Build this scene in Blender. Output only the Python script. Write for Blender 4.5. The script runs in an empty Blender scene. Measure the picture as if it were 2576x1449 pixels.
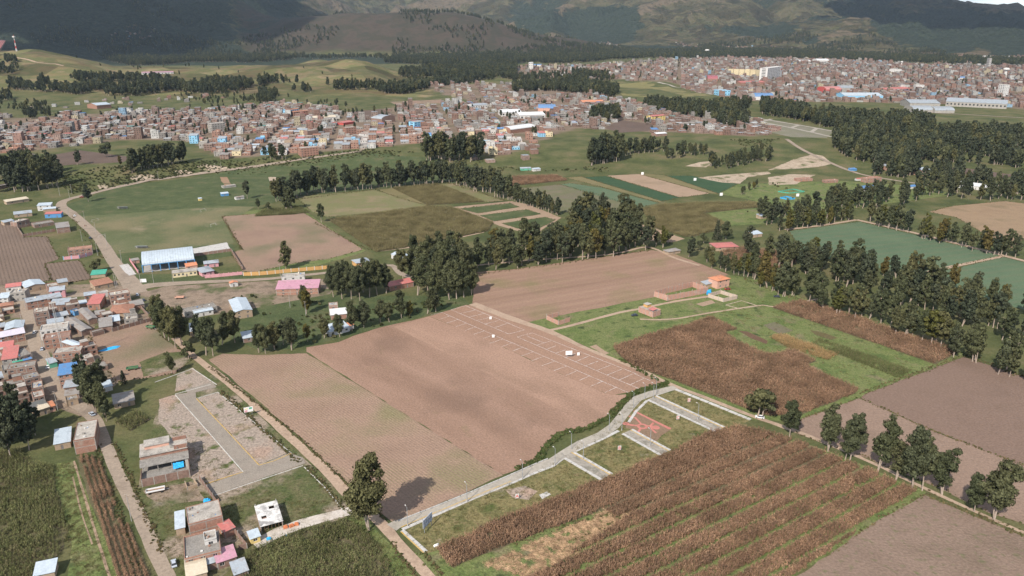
import bpy, bmesh, math, random
import numpy as np
from mathutils import Vector, Matrix, noise
from mathutils.geometry import tessellate_polygon

random.seed(7); rng = np.random.default_rng(7)
scene = bpy.context.scene
COL = scene.collection
R = math.radians

# ------------------------------------------------------------------ camera, sky, sun, exposure
FPX, CAMZ = 1880.0, 180.0                       # focal length in units of a 2576 px wide picture, camera height in metres
PITCH = math.atan((724.5 - 62.0) / FPX)
cam_data = bpy.data.cameras.new('camera'); cam = bpy.data.objects.new('camera', cam_data); COL.objects.link(cam)
cam.location = (0, 0, CAMZ); cam.rotation_euler = (math.pi / 2 - PITCH, 0, 0)
cam_data.sensor_width = 36; cam_data.lens = 36 * FPX / 2576
cam_data.clip_start = 1; cam_data.clip_end = 60000
scene.camera = cam

SUN_EL, SHADOW_AZ = R(42), R(29)                # shadows fall away from the camera and to its right
world = bpy.data.worlds.new('World'); scene.world = world; world.use_nodes = True
wt = world.node_tree; wt.nodes.clear()
wo = wt.nodes.new('ShaderNodeOutputWorld'); wb = wt.nodes.new('ShaderNodeBackground')
sky = wt.nodes.new('ShaderNodeTexSky'); sky.sky_type = 'NISHITA'; sky.sun_disc = False
sky.sun_elevation = SUN_EL; sky.sun_rotation = math.pi + SHADOW_AZ; sky.altitude = 3200; sky.dust_density = 1.5
wtc = wt.nodes.new('ShaderNodeTexCoord'); wmp = wt.nodes.new('ShaderNodeMapping'); wmp.inputs['Scale'].default_value = (1, 1, 3.2)
wn = wt.nodes.new('ShaderNodeTexNoise'); wn.inputs['Scale'].default_value = 3.1; wn.inputs['Detail'].default_value = 8
wr = wt.nodes.new('ShaderNodeValToRGB'); wr.color_ramp.elements[0].position = .40; wr.color_ramp.elements[1].position = .60
wn2 = wt.nodes.new('ShaderNodeTexNoise'); wn2.inputs['Scale'].default_value = 9; wn2.inputs['Detail'].default_value = 6
wr2 = wt.nodes.new('ShaderNodeValToRGB'); wr2.color_ramp.elements[0].position = .35; wr2.color_ramp.elements[1].position = .65
wr2.color_ramp.elements[0].color = (2.6, 2.8, 3.2, 1); wr2.color_ramp.elements[1].color = (8.0, 8.1, 8.3, 1)
wm = wt.nodes.new('ShaderNodeMixRGB')
L = wt.links.new
L(wtc.outputs['Generated'], wmp.inputs['Vector']); L(wmp.outputs[0], wn.inputs['Vector']); L(wmp.outputs[0], wn2.inputs['Vector'])
L(wn.outputs[0], wr.inputs[0]); L(wn2.outputs[0], wr2.inputs[0])
L(wr.outputs[0], wm.inputs[0]); L(sky.outputs[0], wm.inputs[1]); L(wr2.outputs[0], wm.inputs[2])
L(wm.outputs[0], wb.inputs[0]); wb.inputs[1].default_value = 0.115; L(wb.outputs[0], wo.inputs[0])

sun_d = bpy.data.lights.new('sun', 'SUN'); sun = bpy.data.objects.new('sun', sun_d); COL.objects.link(sun)
sun_d.energy = 4.0; sun_d.angle = R(0.6); sun_d.color = (1.0, .93, .84)
SUNDIR = Vector((math.sin(SHADOW_AZ) * math.cos(SUN_EL), math.cos(SHADOW_AZ) * math.cos(SUN_EL), -math.sin(SUN_EL)))
sun.rotation_euler = SUNDIR.to_track_quat('-Z', 'Y').to_euler()
vs = scene.view_settings
vs.view_transform = 'Standard'; vs.look = 'None'; vs.gamma = 1; vs.use_curve_mapping = False; vs.exposure = 0.62
cy = scene.cycles
cy.max_bounces = 4; cy.diffuse_bounces = 2; cy.glossy_bounces = 2; cy.transmission_bounces = 2; cy.volume_bounces = 0; cy.transparent_max_bounces = 6
cy.sample_clamp_indirect = 4

# ------------------------------------------------------------------ terrain heights
def rowY(py, z=0.0):                            # ground distance seen on picture row py (2576 x 1449 grid)
    b = (724.5 - py) / FPX
    dy = math.cos(PITCH) + b * math.sin(PITCH); dz = -math.sin(PITCH) + b * math.cos(PITCH)
    return dy * (z - CAMZ) / dz
CP, SP = math.cos(PITCH), math.sin(PITCH)
def project(x, y, z):
    d = y * CP - (z - CAMZ) * SP
    return 1288 + FPX * x / d, 724.5 - FPX * (y * SP + (z - CAMZ) * CP) / d
def sstep(t):
    t = np.clip(t, 0, 1); return t * t * (3 - 2 * t)
ZT = 12.0                                       # height of the town terrace over the fields
_eb = [(-900, 540), (0, 520), (150, 497), (400, 449), (700, 430), (950, 424), (1200, 432), (1450, 436), (1750, 445), (2100, 452), (2300, 430), (2576, 400), (3400, 390)]
_et = [(-900, 410), (0, 395), (300, 425), (500, 405), (700, 386), (930, 374), (1200, 368), (1450, 358), (1700, 352), (1980, 340), (2200, 340), (2576, 320), (3400, 310)]
_ebx = np.array([p[0] for p in _eb]); _eby = np.array([rowY(p[1]) for p in _eb])
_etx = np.array([p[0] for p in _et]); _ety = np.array([rowY(p[1], ZT) for p in _et])
_h1 = [(-1500, 140), (-400, 128), (0, 124), (100, 126), (180, 134), (250, 148), (300, 160), (360, 166), (560, 166), (644, 164), (740, 159), (830, 152), (880, 150), (930, 156), (1000, 183), (1070, 207), (1150, 232), (1300, 250)]
_h1x = np.array([p[0] for p in _h1]); _h1z = np.array([CAMZ - (p[1] - 62) / FPX * 2450 * 1.0 for p in _h1])
_h1z = np.clip(_h1z - ZT, 0, None); _h1z[-1] = 0; _h1z[-2] = 4
_h2 = [(480, 132), (600, 110), (680, 68), (719, 54), (819, 43), (894, 36), (1019, 35), (1144, 33), (1194, 40), (1244, 57), (1288, 74), (1338, 82), (1438, 96), (1493, 106), (1600, 126)]
_h2x = np.array([p[0] for p in _h2]); _h2z = np.clip(np.array([CAMZ + (62 - p[1]) / FPX * 5200 for p in _h2]) - ZT, 0, None); _h2z[0] = 0; _h2z[-1] = 0
def _vn(x, y, seed=0):                           # smooth lattice noise, -1..1
    xi = np.floor(x).astype(np.int64); yi = np.floor(y).astype(np.int64); xf = x - xi; yf = y - yi
    def hsh(i, j):
        n = (i * 374761393 + j * 668265263 + seed * 974711) & 0x7fffffff
        n = ((n ^ (n >> 13)) * 1274126177) & 0x7fffffff
        return ((n ^ (n >> 16)) & 0xffff) / 32767.5 - 1
    u = xf * xf * xf * (xf * (xf * 6 - 15) + 10); v = yf * yf * yf * (yf * (yf * 6 - 15) + 10)
    return (hsh(xi, yi) * (1 - u) + hsh(xi + 1, yi) * u) * (1 - v) + (hsh(xi, yi + 1) * (1 - u) + hsh(xi + 1, yi + 1) * u) * v
def fbm(x, y, o=5, seed=0, ridged=False):
    s = np.zeros_like(x); a, t = 1.0, 0.0
    for k in range(o):
        n = _vn(x * 2 ** k + 17.3 * k, y * 2 ** k - 9.1 * k, seed + k)
        s += a * ((1 - 2 * np.abs(n)) if ridged else n); t += a; a *= .5
    return s / t
def ridges(x, y):
    rg = fbm(x / 820 + .5 * fbm(x / 900, y / 900, 2, 9), y / 1700 + .3 * fbm(x / 600, y / 600, 2, 19), 6, 3, True)
    rg2 = fbm(x / 260 + .4 * fbm(x / 300, y / 300, 2, 29), y / 420, 4, 43, True)
    return rg, rg2
def terr(x, y):
    x = np.asarray(x, float); y = np.asarray(y, float)
    dep = np.maximum(CP * y + 50, 80)
    pxx = 1288 + FPX * x / dep
    yb = np.interp(pxx, _ebx, _eby); yt = np.interp(pxx, _etx, _ety)
    z = ZT * sstep((y - yb) / np.maximum(yt - yb, 20))
    r = sstep((y - 1750) / 700) * (1 - sstep((y - 2500) / 600))
    z = z + np.interp(pxx, _h1x, _h1z) * r
    z = z + 40 * np.exp(-(((pxx - 800) / 70) ** 2 + ((y - 3050) / 260) ** 2))
    r2 = sstep((y - 4350) / 850) ** 1.15 * (1 - sstep((y - 5300) / 900))
    z = z + np.interp(pxx, _h2x, _h2z) * r2
    z = z + sstep((y - 1700) / 500) * 2.5 * np.sin(x / 97 + 1.3 * np.sin(y / 143)) * np.sin(y / 118 + .8 * np.sin(x / 171))
    # mountains
    my0 = np.interp(pxx, [-1500, 0, 600, 900, 1100, 1500, 2000, 2576, 3500], [3300, 3500, 4100, 6600, 7000, 6100, 5200, 4200, 3800])
    mcz = np.interp(pxx, [-1500, 0, 500, 760, 850, 935, 985, 1040, 1200, 1600, 2100, 2432, 2507, 2576, 2800, 3500], [1100, 1050, 860, 720, 690, 660, 680, 720, 800, 860, 740, 345, 270, 205, 170, 220])
    t = np.clip((y - my0) / 3800, 0, 1.6)
    z = z + (mcz - 12) * (0.42 * sstep(t * .9) + .58 * np.clip(t, 0, 1) ** 1.5) * (1 - .55 * sstep((t - 1.05) / .5))
    rg, rg2 = ridges(x, y)
    z = z + (rg * 190 + rg2 * 42) * sstep(t * 2.6) * (1 - .55 * sstep((t - .75) / .4))
    return z + fbm(x / 240, y / 240, 5, 31) * 26 * np.clip(r + 1.3 * r2, 0, 1)
GX = np.arange(-4200, 4201, 24.0); GY = np.concatenate([np.arange(-400, 700, 20.0), np.arange(700, 1400, 12.0), np.arange(1400, 4000, 22.0), np.arange(4000, 6000, 34.0)])
XX, YY = np.meshgrid(GX, GY); ZZ = terr(XX, YY)
def gz(x, y):                                    # height of the built ground mesh
    i = int(np.clip(np.searchsorted(GX, x) - 1, 0, len(GX) - 2)); j = int(np.clip(np.searchsorted(GY, y) - 1, 0, len(GY) - 2))
    u = (x - GX[i]) / (GX[i + 1] - GX[i]); v = (y - GY[j]) / (GY[j + 1] - GY[j])
    return float((ZZ[j, i] * (1 - u) + ZZ[j, i + 1] * u) * (1 - v) + (ZZ[j + 1, i] * (1 - u) + ZZ[j + 1, i + 1] * u) * v)
def gzv(x, y):
    i = np.clip(np.searchsorted(GX, x) - 1, 0, len(GX) - 2); j = np.clip(np.searchsorted(GY, y) - 1, 0, len(GY) - 2)
    u = (x - GX[i]) / (GX[i + 1] - GX[i]); v = (y - GY[j]) / (GY[j + 1] - GY[j])
    return (ZZ[j, i] * (1 - u) + ZZ[j, i + 1] * u) * (1 - v) + (ZZ[j + 1, i] * (1 - u) + ZZ[j + 1, i + 1] * u) * v
_TS = np.concatenate([np.arange(150, 900, 6.0), np.arange(900, 2600, 9.0), np.arange(2600, 9000, 25.0)])
def G(px, py, off=0.0):                          # surveyed position: where the sight line of a picture point meets the ground (+off metres)
    a = (px - 1288) / FPX; b = (724.5 - py) / FPX
    d = np.array([a, CP + b * SP, -SP + b * CP]); d /= np.linalg.norm(d)
    X, Y, Z = d[0] * _TS, d[1] * _TS, CAMZ + d[2] * _TS
    below = Z < gzv(X, Y) + off
    if not below.any(): k = len(_TS) - 1
    else: k = int(np.argmax(below))
    lo, hi = _TS[max(k - 1, 0)], _TS[k]
    for _ in range(18):
        m = (lo + hi) / 2
        if CAMZ + d[2] * m < gz(d[0] * m, d[1] * m) + off: hi = m
        else: lo = m
    x, y = d[0] * hi, d[1] * hi
    return Vector((x, y, gz(x, y)))

# ------------------------------------------------------------------ materials
MATS = {}
def _new(name):
    m = bpy.data.materials.new(name); m.use_nodes = True; nt = m.node_tree; nt.nodes.clear()
    out = nt.nodes.new('ShaderNodeOutputMaterial'); return m, nt, out
def _ramp(nt, cols, lo=.3, hi=.7):
    r = nt.nodes.new('ShaderNodeValToRGB'); e = r.color_ramp.elements
    n = len(cols)
    while len(e) < n: e.new(.5)
    for i, c in enumerate(cols):
        e[i].position = lo + (hi - lo) * (i / max(n - 1, 1)); e[i].color = (*c, 1)
    return r
def nmat(name, cols, scale=.05, fine=1.5, amt=.3, rough=.92, bump=0., bscale=1.5, spec=.15, rows=None, patch=None, stretch=None, rnd=0., metal=0., obj=False, lo=.3, hi=.7, det=6, rg=.62):
    """noise-mottled surface; rows = (dx, dy, period m, colour, amount); patch = (colour, scale, low, high)"""
    if name in MATS: return MATS[name]
    m, nt, out = _new(name); N, K = nt.nodes.new, nt.links.new
    geo = N('ShaderNodeNewGeometry') if not obj else N('ShaderNodeTexCoord')
    pos = geo.outputs['Position'] if not obj else geo.outputs['Object']
    vec = pos
    if stretch:
        mp = N('ShaderNodeMapping'); mp.vector_type = 'TEXTURE'; mp.inputs['Rotation'].default_value = (0, 0, -stretch[0]); mp.inputs['Scale'].default_value = (1 / stretch[1], 1 / stretch[2], 1); K(pos, mp.inputs['Vector']); vec = mp.outputs[0]
    n1 = N('ShaderNodeTexNoise'); n1.inputs['Scale'].default_value = scale; n1.inputs['Detail'].default_value = det; n1.inputs['Roughness'].default_value = rg; K(vec, n1.inputs['Vector'])
    r = _ramp(nt, cols, lo, hi); K(n1.outputs[0], r.inputs[0]); col = r.outputs[0]
    if patch:
        for pc, ps, plo, phi in (patch if isinstance(patch, list) else [patch]):
            n3 = N('ShaderNodeTexNoise'); n3.inputs['Scale'].default_value = ps; n3.inputs['Detail'].default_value = 5; K(pos, n3.inputs['Vector'])
            r3 = _ramp(nt, [(0, 0, 0), (1, 1, 1)], plo, phi); K(n3.outputs[0], r3.inputs[0])
            mx = N('ShaderNodeMixRGB'); K(r3.outputs[0], mx.inputs[0]); K(col, mx.inputs[1]); mx.inputs[2].default_value = (*pc, 1); col = mx.outputs[0]
    if rows:
        dx, dy, per, rc, ra = rows
        dt = N('ShaderNodeVectorMath'); dt.operation = 'DOT_PRODUCT'; K(pos, dt.inputs[0]); dt.inputs[1].default_value = (dx * 6.28318 / per, dy * 6.28318 / per, 0)
        nw = N('ShaderNodeTexNoise'); nw.inputs['Scale'].default_value = .12; nw.inputs['Detail'].default_value = 3; K(pos, nw.inputs['Vector'])
        ad = N('ShaderNodeMath'); ad.operation = 'MULTIPLY_ADD'; K(nw.outputs[0], ad.inputs[0]); ad.inputs[1].default_value = 2.0; K(dt.outputs['Value'], ad.inputs[2])
        sn = N('ShaderNodeMath'); sn.operation = 'SINE'; K(ad.outputs[0], sn.inputs[0])
        mr = N('ShaderNodeMapRange'); mr.inputs[1].default_value = -.2; mr.inputs[2].default_value = .9; K(sn.outputs[0], mr.inputs[0])
        nb = N('ShaderNodeTexNoise'); nb.inputs['Scale'].default_value = .35; nb.inputs['Detail'].default_value = 4; K(pos, nb.inputs['Vector'])
        rb = _ramp(nt, [(.25, .25, .25), (1, 1, 1)], .35, .6); K(nb.outputs[0], rb.inputs[0])
        mu = N('ShaderNodeMath'); mu.operation = 'MULTIPLY'; K(mr.outputs[0], mu.inputs[0]); K(rb.outputs[0], mu.inputs[1])
        mu2 = N('ShaderNodeMath'); mu2.operation = 'MULTIPLY'; K(mu.outputs[0], mu2.inputs[0]); mu2.inputs[1].default_value = ra
        mx = N('ShaderNodeMixRGB'); K(mu2.outputs[0], mx.inputs[0]); K(col, mx.inputs[1]); mx.inputs[2].default_value = (*rc, 1); col = mx.outputs[0]
    if rnd:
        oi = N('ShaderNodeObjectInfo'); hs = N('ShaderNodeHueSaturation')
        mv = N('ShaderNodeMapRange'); mv.inputs[3].default_value = 1 - rnd; mv.inputs[4].default_value = 1 + rnd; K(oi.outputs['Random'], mv.inputs[0]); K(mv.outputs[0], hs.inputs['Value']); K(col, hs.inputs['Color']); col = hs.outputs[0]
    n2 = N('ShaderNodeTexNoise'); n2.inputs['Scale'].default_value = fine; n2.inputs['Detail'].default_value = 4; n2.inputs['Roughness'].default_value = .7; K(pos, n2.inputs['Vector'])
    mr2 = N('ShaderNodeMapRange'); mr2.inputs[1].default_value = .3; mr2.inputs[2].default_value = .7; mr2.inputs[3].default_value = 1 - amt; mr2.inputs[4].default_value = 1 + amt; K(n2.outputs[0], mr2.inputs[0])
    vm = N('ShaderNodeVectorMath'); vm.operation = 'SCALE'; K(col, vm.inputs[0]); K(mr2.outputs[0], vm.inputs['Scale']); col = vm.outputs[0]
    b = N('ShaderNodeBsdfPrincipled'); b.inputs['Roughness'].default_value = rough; b.inputs['Specular IOR Level'].default_value = spec; b.inputs['Metallic'].default_value = metal; K(col, b.inputs['Base Color'])
    if bump:
        n4 = N('ShaderNodeTexNoise'); n4.inputs['Scale'].default_value = bscale; n4.inputs['Detail'].default_value = 5; K(vec, n4.inputs['Vector'])
        bp = N('ShaderNodeBump'); bp.inputs['Strength'].default_value = 1; bp.inputs['Distance'].default_value = bump; K(n4.outputs[0], bp.inputs['Height']); K(bp.outputs[0], b.inputs['Normal'])
    K(b.outputs[0], out.inputs[0]); MATS[name] = m; return m
def leafmat(name, cols, trans=.32, rnd=.22, fine=.35, amt=.35, hue=.02):
    if name in MATS: return MATS[name]
    m, nt, out = _new(name); N, K = nt.nodes.new, nt.links.new
    oi = N('ShaderNodeObjectInfo'); r = _ramp(nt, cols, 0, 1); K(oi.outputs['Random'], r.inputs[0])
    tc = N('ShaderNodeNewGeometry'); n = N('ShaderNodeTexNoise'); n.inputs['Scale'].default_value = fine; n.inputs['Detail'].default_value = 3; K(tc.outputs['Position'], n.inputs['Vector'])
    mr = N('ShaderNodeMapRange'); mr.inputs[1].default_value = .3; mr.inputs[2].default_value = .7; mr.inputs[3].default_value = 1 - amt; mr.inputs[4].default_value = 1 + amt; K(n.outputs[0], mr.inputs[0])
    ri = N('ShaderNodeMapRange'); ri.inputs[3].default_value = .62; ri.inputs[4].default_value = 1.4; K(tc.outputs['Random Per Island'], ri.inputs[0])
    mm = N('ShaderNodeMath'); mm.operation = 'MULTIPLY'; K(mr.outputs[0], mm.inputs[0]); K(ri.outputs[0], mm.inputs[1])
    vm = N('ShaderNodeVectorMath'); vm.operation = 'SCALE'; K(r.outputs[0], vm.inputs[0]); K(mm.outputs[0], vm.inputs['Scale'])
    d = N('ShaderNodeBsdfDiffuse'); t = N('ShaderNodeBsdfTranslucent'); mx = N('ShaderNodeMixShader'); mx.inputs[0].default_value = trans
    K(vm.outputs[0], d.inputs[0]); K(vm.outputs[0], t.inputs[0]); K(d.outputs[0], mx.inputs[1]); K(t.outputs[0], mx.inputs[2]); K(mx.outputs[0], out.inputs[0])
    MATS[name] = m; return m
def vcol(name, rough=.9, amt=.25, fine=.4):
    if name in MATS: return MATS[name]
    m, nt, out = _new(name); N, K = nt.nodes.new, nt.links.new
    a = N('ShaderNodeAttribute'); a.attribute_name = 'Col'
    g = N('ShaderNodeNewGeometry'); n = N('ShaderNodeTexNoise'); n.inputs['Scale'].default_value = fine; n.inputs['Detail'].default_value = 3; K(g.outputs['Position'], n.inputs['Vector'])
    mr = N('ShaderNodeMapRange'); mr.inputs[1].default_value = .3; mr.inputs[2].default_value = .7; mr.inputs[3].default_value = 1 - amt; mr.inputs[4].default_value = 1 + amt; K(n.outputs[0], mr.inputs[0])
    vm = N('ShaderNodeVectorMath'); vm.operation = 'SCALE'; K(a.outputs['Color'], vm.inputs[0]); K(mr.outputs[0], vm.inputs['Scale'])
    b = N('ShaderNodeBsdfPrincipled'); b.inputs['Roughness'].default_value = rough; b.inputs['Specular IOR Level'].default_value = .15; K(vm.outputs[0], b.inputs['Base Color']); K(b.outputs[0], out.inputs[0])
    MATS[name] = m; return m

# ------------------------------------------------------------------ mesh builder and tags
class MB:
    def __init__(s): s.v, s.f, s.m = [], [], []
    def poly(s, pts, mi=0):
        n = len(s.v); s.v += [tuple(p) for p in pts]; s.f.append(tuple(range(n, n + len(pts)))); s.m.append(mi)
    def box(s, x0, y0, z0, x1, y1, z1, mi=0, M=None):
        P = [(x0, y0, z0), (x1, y0, z0), (x1, y1, z0), (x0, y1, z0), (x0, y0, z1), (x1, y0, z1), (x1, y1, z1), (x0, y1, z1)]
        if M is not None: P = [tuple(M @ Vector(p)) for p in P]
        n = len(s.v); s.v += P
        for q in ((3, 2, 1, 0), (4, 5, 6, 7), (0, 1, 5, 4), (1, 2, 6, 5), (2, 3, 7, 6), (3, 0, 4, 7)):
            s.f.append(tuple(n + k for k in q)); s.m.append(mi)
    def tube(s, path, rad, sides=6, mi=0, cap=True):
        path = [Vector(p) for p in path]; rings = []
        for i, p in enumerate(path):
            d = (path[min(i + 1, len(path) - 1)] - path[max(i - 1, 0)]).normalized()
            u = d.orthogonal().normalized(); w = d.cross(u)
            r = rad[i] if hasattr(rad, '__len__') else rad
            n = len(s.v); s.v += [tuple(p + (u * math.cos(6.28318 * k / sides) + w * math.sin(6.28318 * k / sides)) * r) for k in range(sides)]; rings.append(n)
        for a, b in zip(rings, rings[1:]):
            for k in range(sides):
                s.f.append((a + k, a + (k + 1) % sides, b + (k + 1) % sides, b + k)); s.m.append(mi)
        if cap: s.f.append(tuple(rings[-1] + k for k in range(sides))); s.m.append(mi)
    def lathe(s, c, prof, sides=10, mi=0):
        n0 = len(s.v); c = Vector(c)
        for r, z in prof: s.v += [tuple(c + Vector((r * math.cos(6.28318 * k / sides), r * math.sin(6.28318 * k / sides), z))) for k in range(sides)]
        for i in range(len(prof) - 1):
            for k in range(sides):
                a, b = n0 + i * sides, n0 + (i + 1) * sides
                s.f.append((a + k, a + (k + 1) % sides, b + (k + 1) % sides, b + k)); s.m.append(mi)
        s.f.append(tuple(n0 + (len(prof) - 1) * sides + k for k in range(sides))); s.m.append(mi)
    def mesh(s, name, mats):
        me = bpy.data.meshes.new(name); me.from_pydata(s.v, [], s.f)
        for m in (mats if isinstance(mats, (list, tuple)) else [mats]): me.materials.append(m)
        me.polygons.foreach_set('material_index', s.m); me.update(); return me
    def obj(s, name, mats, parent=None, loc=(0, 0, 0), rz=0.0):
        return place(name, s.mesh(name, mats), parent, loc, rz)
def place(name, me, parent=None, loc=(0, 0, 0), rz=0.0):
    o = bpy.data.objects.new(name, me); COL.objects.link(o); o.parent = parent; o.location = loc; o.rotation_euler = (0, 0, rz); return o
def tag(o, label=None, cat=None, group=None, kind=None):
    if label: o['label'] = label
    if cat: o['category'] = cat
    if group: o['group'] = group
    if kind: o['kind'] = kind
    return o
def empty(name, loc, rz=0, label=None, cat=None, group=None):
    o = bpy.data.objects.new(name, None); COL.objects.link(o); o.location = loc; o.rotation_euler = (0, 0, rz); o.empty_display_size = .5
    return tag(o, label, cat, group)
_ones = 'first second third fourth fifth sixth seventh eighth ninth tenth eleventh twelfth thirteenth fourteenth fifteenth sixteenth seventeenth eighteenth nineteenth'.split()
_tens = {2: 'twent', 3: 'thirt', 4: 'fort', 5: 'fift', 6: 'sixt', 7: 'sevent', 8: 'eight', 9: 'ninet'}
def nth(n):
    if n >= 100: return 'hundred-and-' + nth(n - 100) if n > 100 else 'hundredth'
    if n < 20: return _ones[n - 1]
    t, o = divmod(n, 10)
    return _tens[t] + 'ieth' if o == 0 else _tens[t] + 'y-' + _ones[o - 1]

_CNT = [0]
def W(pts): return [G(*p) for p in pts]
def ragged(pts, step=4., amp=.35, closed=True):
    out = []; n = len(pts)
    for i in range(n if closed else n - 1):
        a, b = pts[i], pts[(i + 1) % n]; L_ = (b - a).length; k = max(1, int(L_ / step))
        nrm = Vector((-(b - a).y, (b - a).x, 0)); nrm = nrm.normalized() if nrm.length > 0 else nrm
        for j in range(k):
            p = a.lerp(b, j / k); q = p + nrm * (amp * noise.noise(Vector((p.x * .13, p.y * .13, 3.3))) * 2.0 if 0 < j else 0)
            q.z = gz(q.x, q.y); out.append(q)
    if not closed: out.append(pts[-1])
    return out
def sheet(name, pts, mat, layer=1, label=None, cat='field', parent=None, amp=.45, step=4., world=False, kind='structure'):
    w = pts if world else W(pts)
    w = ragged(w, step, amp) if amp else w
    c = sum(w, Vector()) / len(w)
    _CNT[0] += 1; off = .03 * layer + .004 * (_CNT[0] % 6)
    V = [(p.x - c.x, p.y - c.y, p.z + off - c.z) for p in w]
    tri = tessellate_polygon([[Vector((p[0], p[1], 0)) for p in V]])
    F = []
    for t in tri:
        a, b, d = (Vector(V[k]) for k in t)
        F.append(t if (b - a).cross(d - a).z > 0 else (t[0], t[2], t[1]))
    me = bpy.data.meshes.new(name); me.from_pydata(V, [], F); me.materials.append(mat); me.update()
    o = place(name, me, parent, c)
    if not parent: tag(o, label, cat, kind=kind)
    return o
def road(name, pts, width, mat, layer=3, label=None, cat='road', amp=.3, lift=None, step=6., parent=None, world=False):
    w = pts if world else W(pts)
    # resample a smooth line
    P = []
    for i in range(len(w) - 1):
        p0, p1, p2, p3 = w[max(i - 1, 0)], w[i], w[i + 1], w[min(i + 2, len(w) - 1)]
        k = max(1, int((p2 - p1).length / step))
        for j in range(k):
            t = j / k
            P.append(.5 * ((2 * p1) + (p2 - p0) * t + (2 * p0 - 5 * p1 + 4 * p2 - p3) * t * t + (3 * p1 - p0 - 3 * p2 + p3) * t ** 3))
    P.append(w[-1])
    _CNT[0] += 1; off = .03 * layer + .004 * (_CNT[0] % 6)
    V, F = [], []
    for i, p in enumerate(P):
        d = P[min(i + 1, len(P) - 1)] - P[max(i - 1, 0)]; nrm = Vector((-d.y, d.x, 0)).normalized()
        wd = width if not hasattr(width, '__len__') else np.interp(i / (len(P) - 1), [k / (len(width) - 1) for k in range(len(width))], width)
        for sgn in (1, -1):
            e = amp * 2 * noise.noise(Vector((p.x * .15, p.y * .15, sgn * 5)))
            q = p + nrm * sgn * (wd / 2 + e); z = gz(q.x, q.y)
            V.append((q.x, q.y, z + off + (.25 if z > .3 else 0)))
    for i in range(len(P) - 1): F.append((2 * i, 2 * i + 1, 2 * i + 3, 2 * i + 2))
    me = bpy.data.meshes.new(name); me.from_pydata(V, [], F); me.materials.append(mat); me.update()
    o = place(name, me, parent)
    if not parent: tag(o, label, cat, kind='structure')
    return o
def inpoly(x, y, poly):
    x = np.asarray(x); y = np.asarray(y); ins = np.zeros(x.shape, bool); n = len(poly)
    for i in range(n):
        x0, y0 = poly[i][0], poly[i][1]; x1, y1 = poly[(i + 1) % n][0], poly[(i + 1) % n][1]
        if y0 == y1: continue
        c = ((y0 > y) != (y1 > y)) & (x < (x1 - x0) * (y - y0) / (y1 - y0) + x0); ins ^= c
    return ins
# ------------------------------------------------------------------ ground, hills and mountains
def sg(*c): return tuple(((v / 255) / 12.92 if v / 255 <= .04045 else ((v / 255 + .055) / 1.055) ** 2.4) for v in c)
def grid_mesh(name, X, Y, Z, mat, attrs):
    ny, nx = X.shape
    co = np.stack([X, Y, Z], -1).reshape(-1, 3)
    idx = np.arange(nx * ny).reshape(ny, nx)
    F = np.stack([idx[:-1, :-1], idx[:-1, 1:], idx[1:, 1:], idx[1:, :-1]], -1).reshape(-1, 4)
    me = bpy.data.meshes.new(name); me.vertices.add(len(co)); me.vertices.foreach_set('co', co.ravel())
    me.loops.add(F.size); me.loops.foreach_set('vertex_index', F.ravel().astype(np.int32))
    me.polygons.add(len(F)); me.polygons.foreach_set('loop_start', np.arange(0, F.size, 4, dtype=np.int32))
    me.polygons.foreach_set('use_smooth', np.ones(len(F), bool))
    for k, a in attrs.items():
        at = me.attributes.new(k, 'FLOAT', 'POINT'); at.data.foreach_set('value', np.ascontiguousarray(a, dtype=np.float32).ravel())
    me.materials.append(mat); me.update(calc_edges=True); me.validate()
    o = place(name, me); o['kind'] = 'structure'; return o
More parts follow.
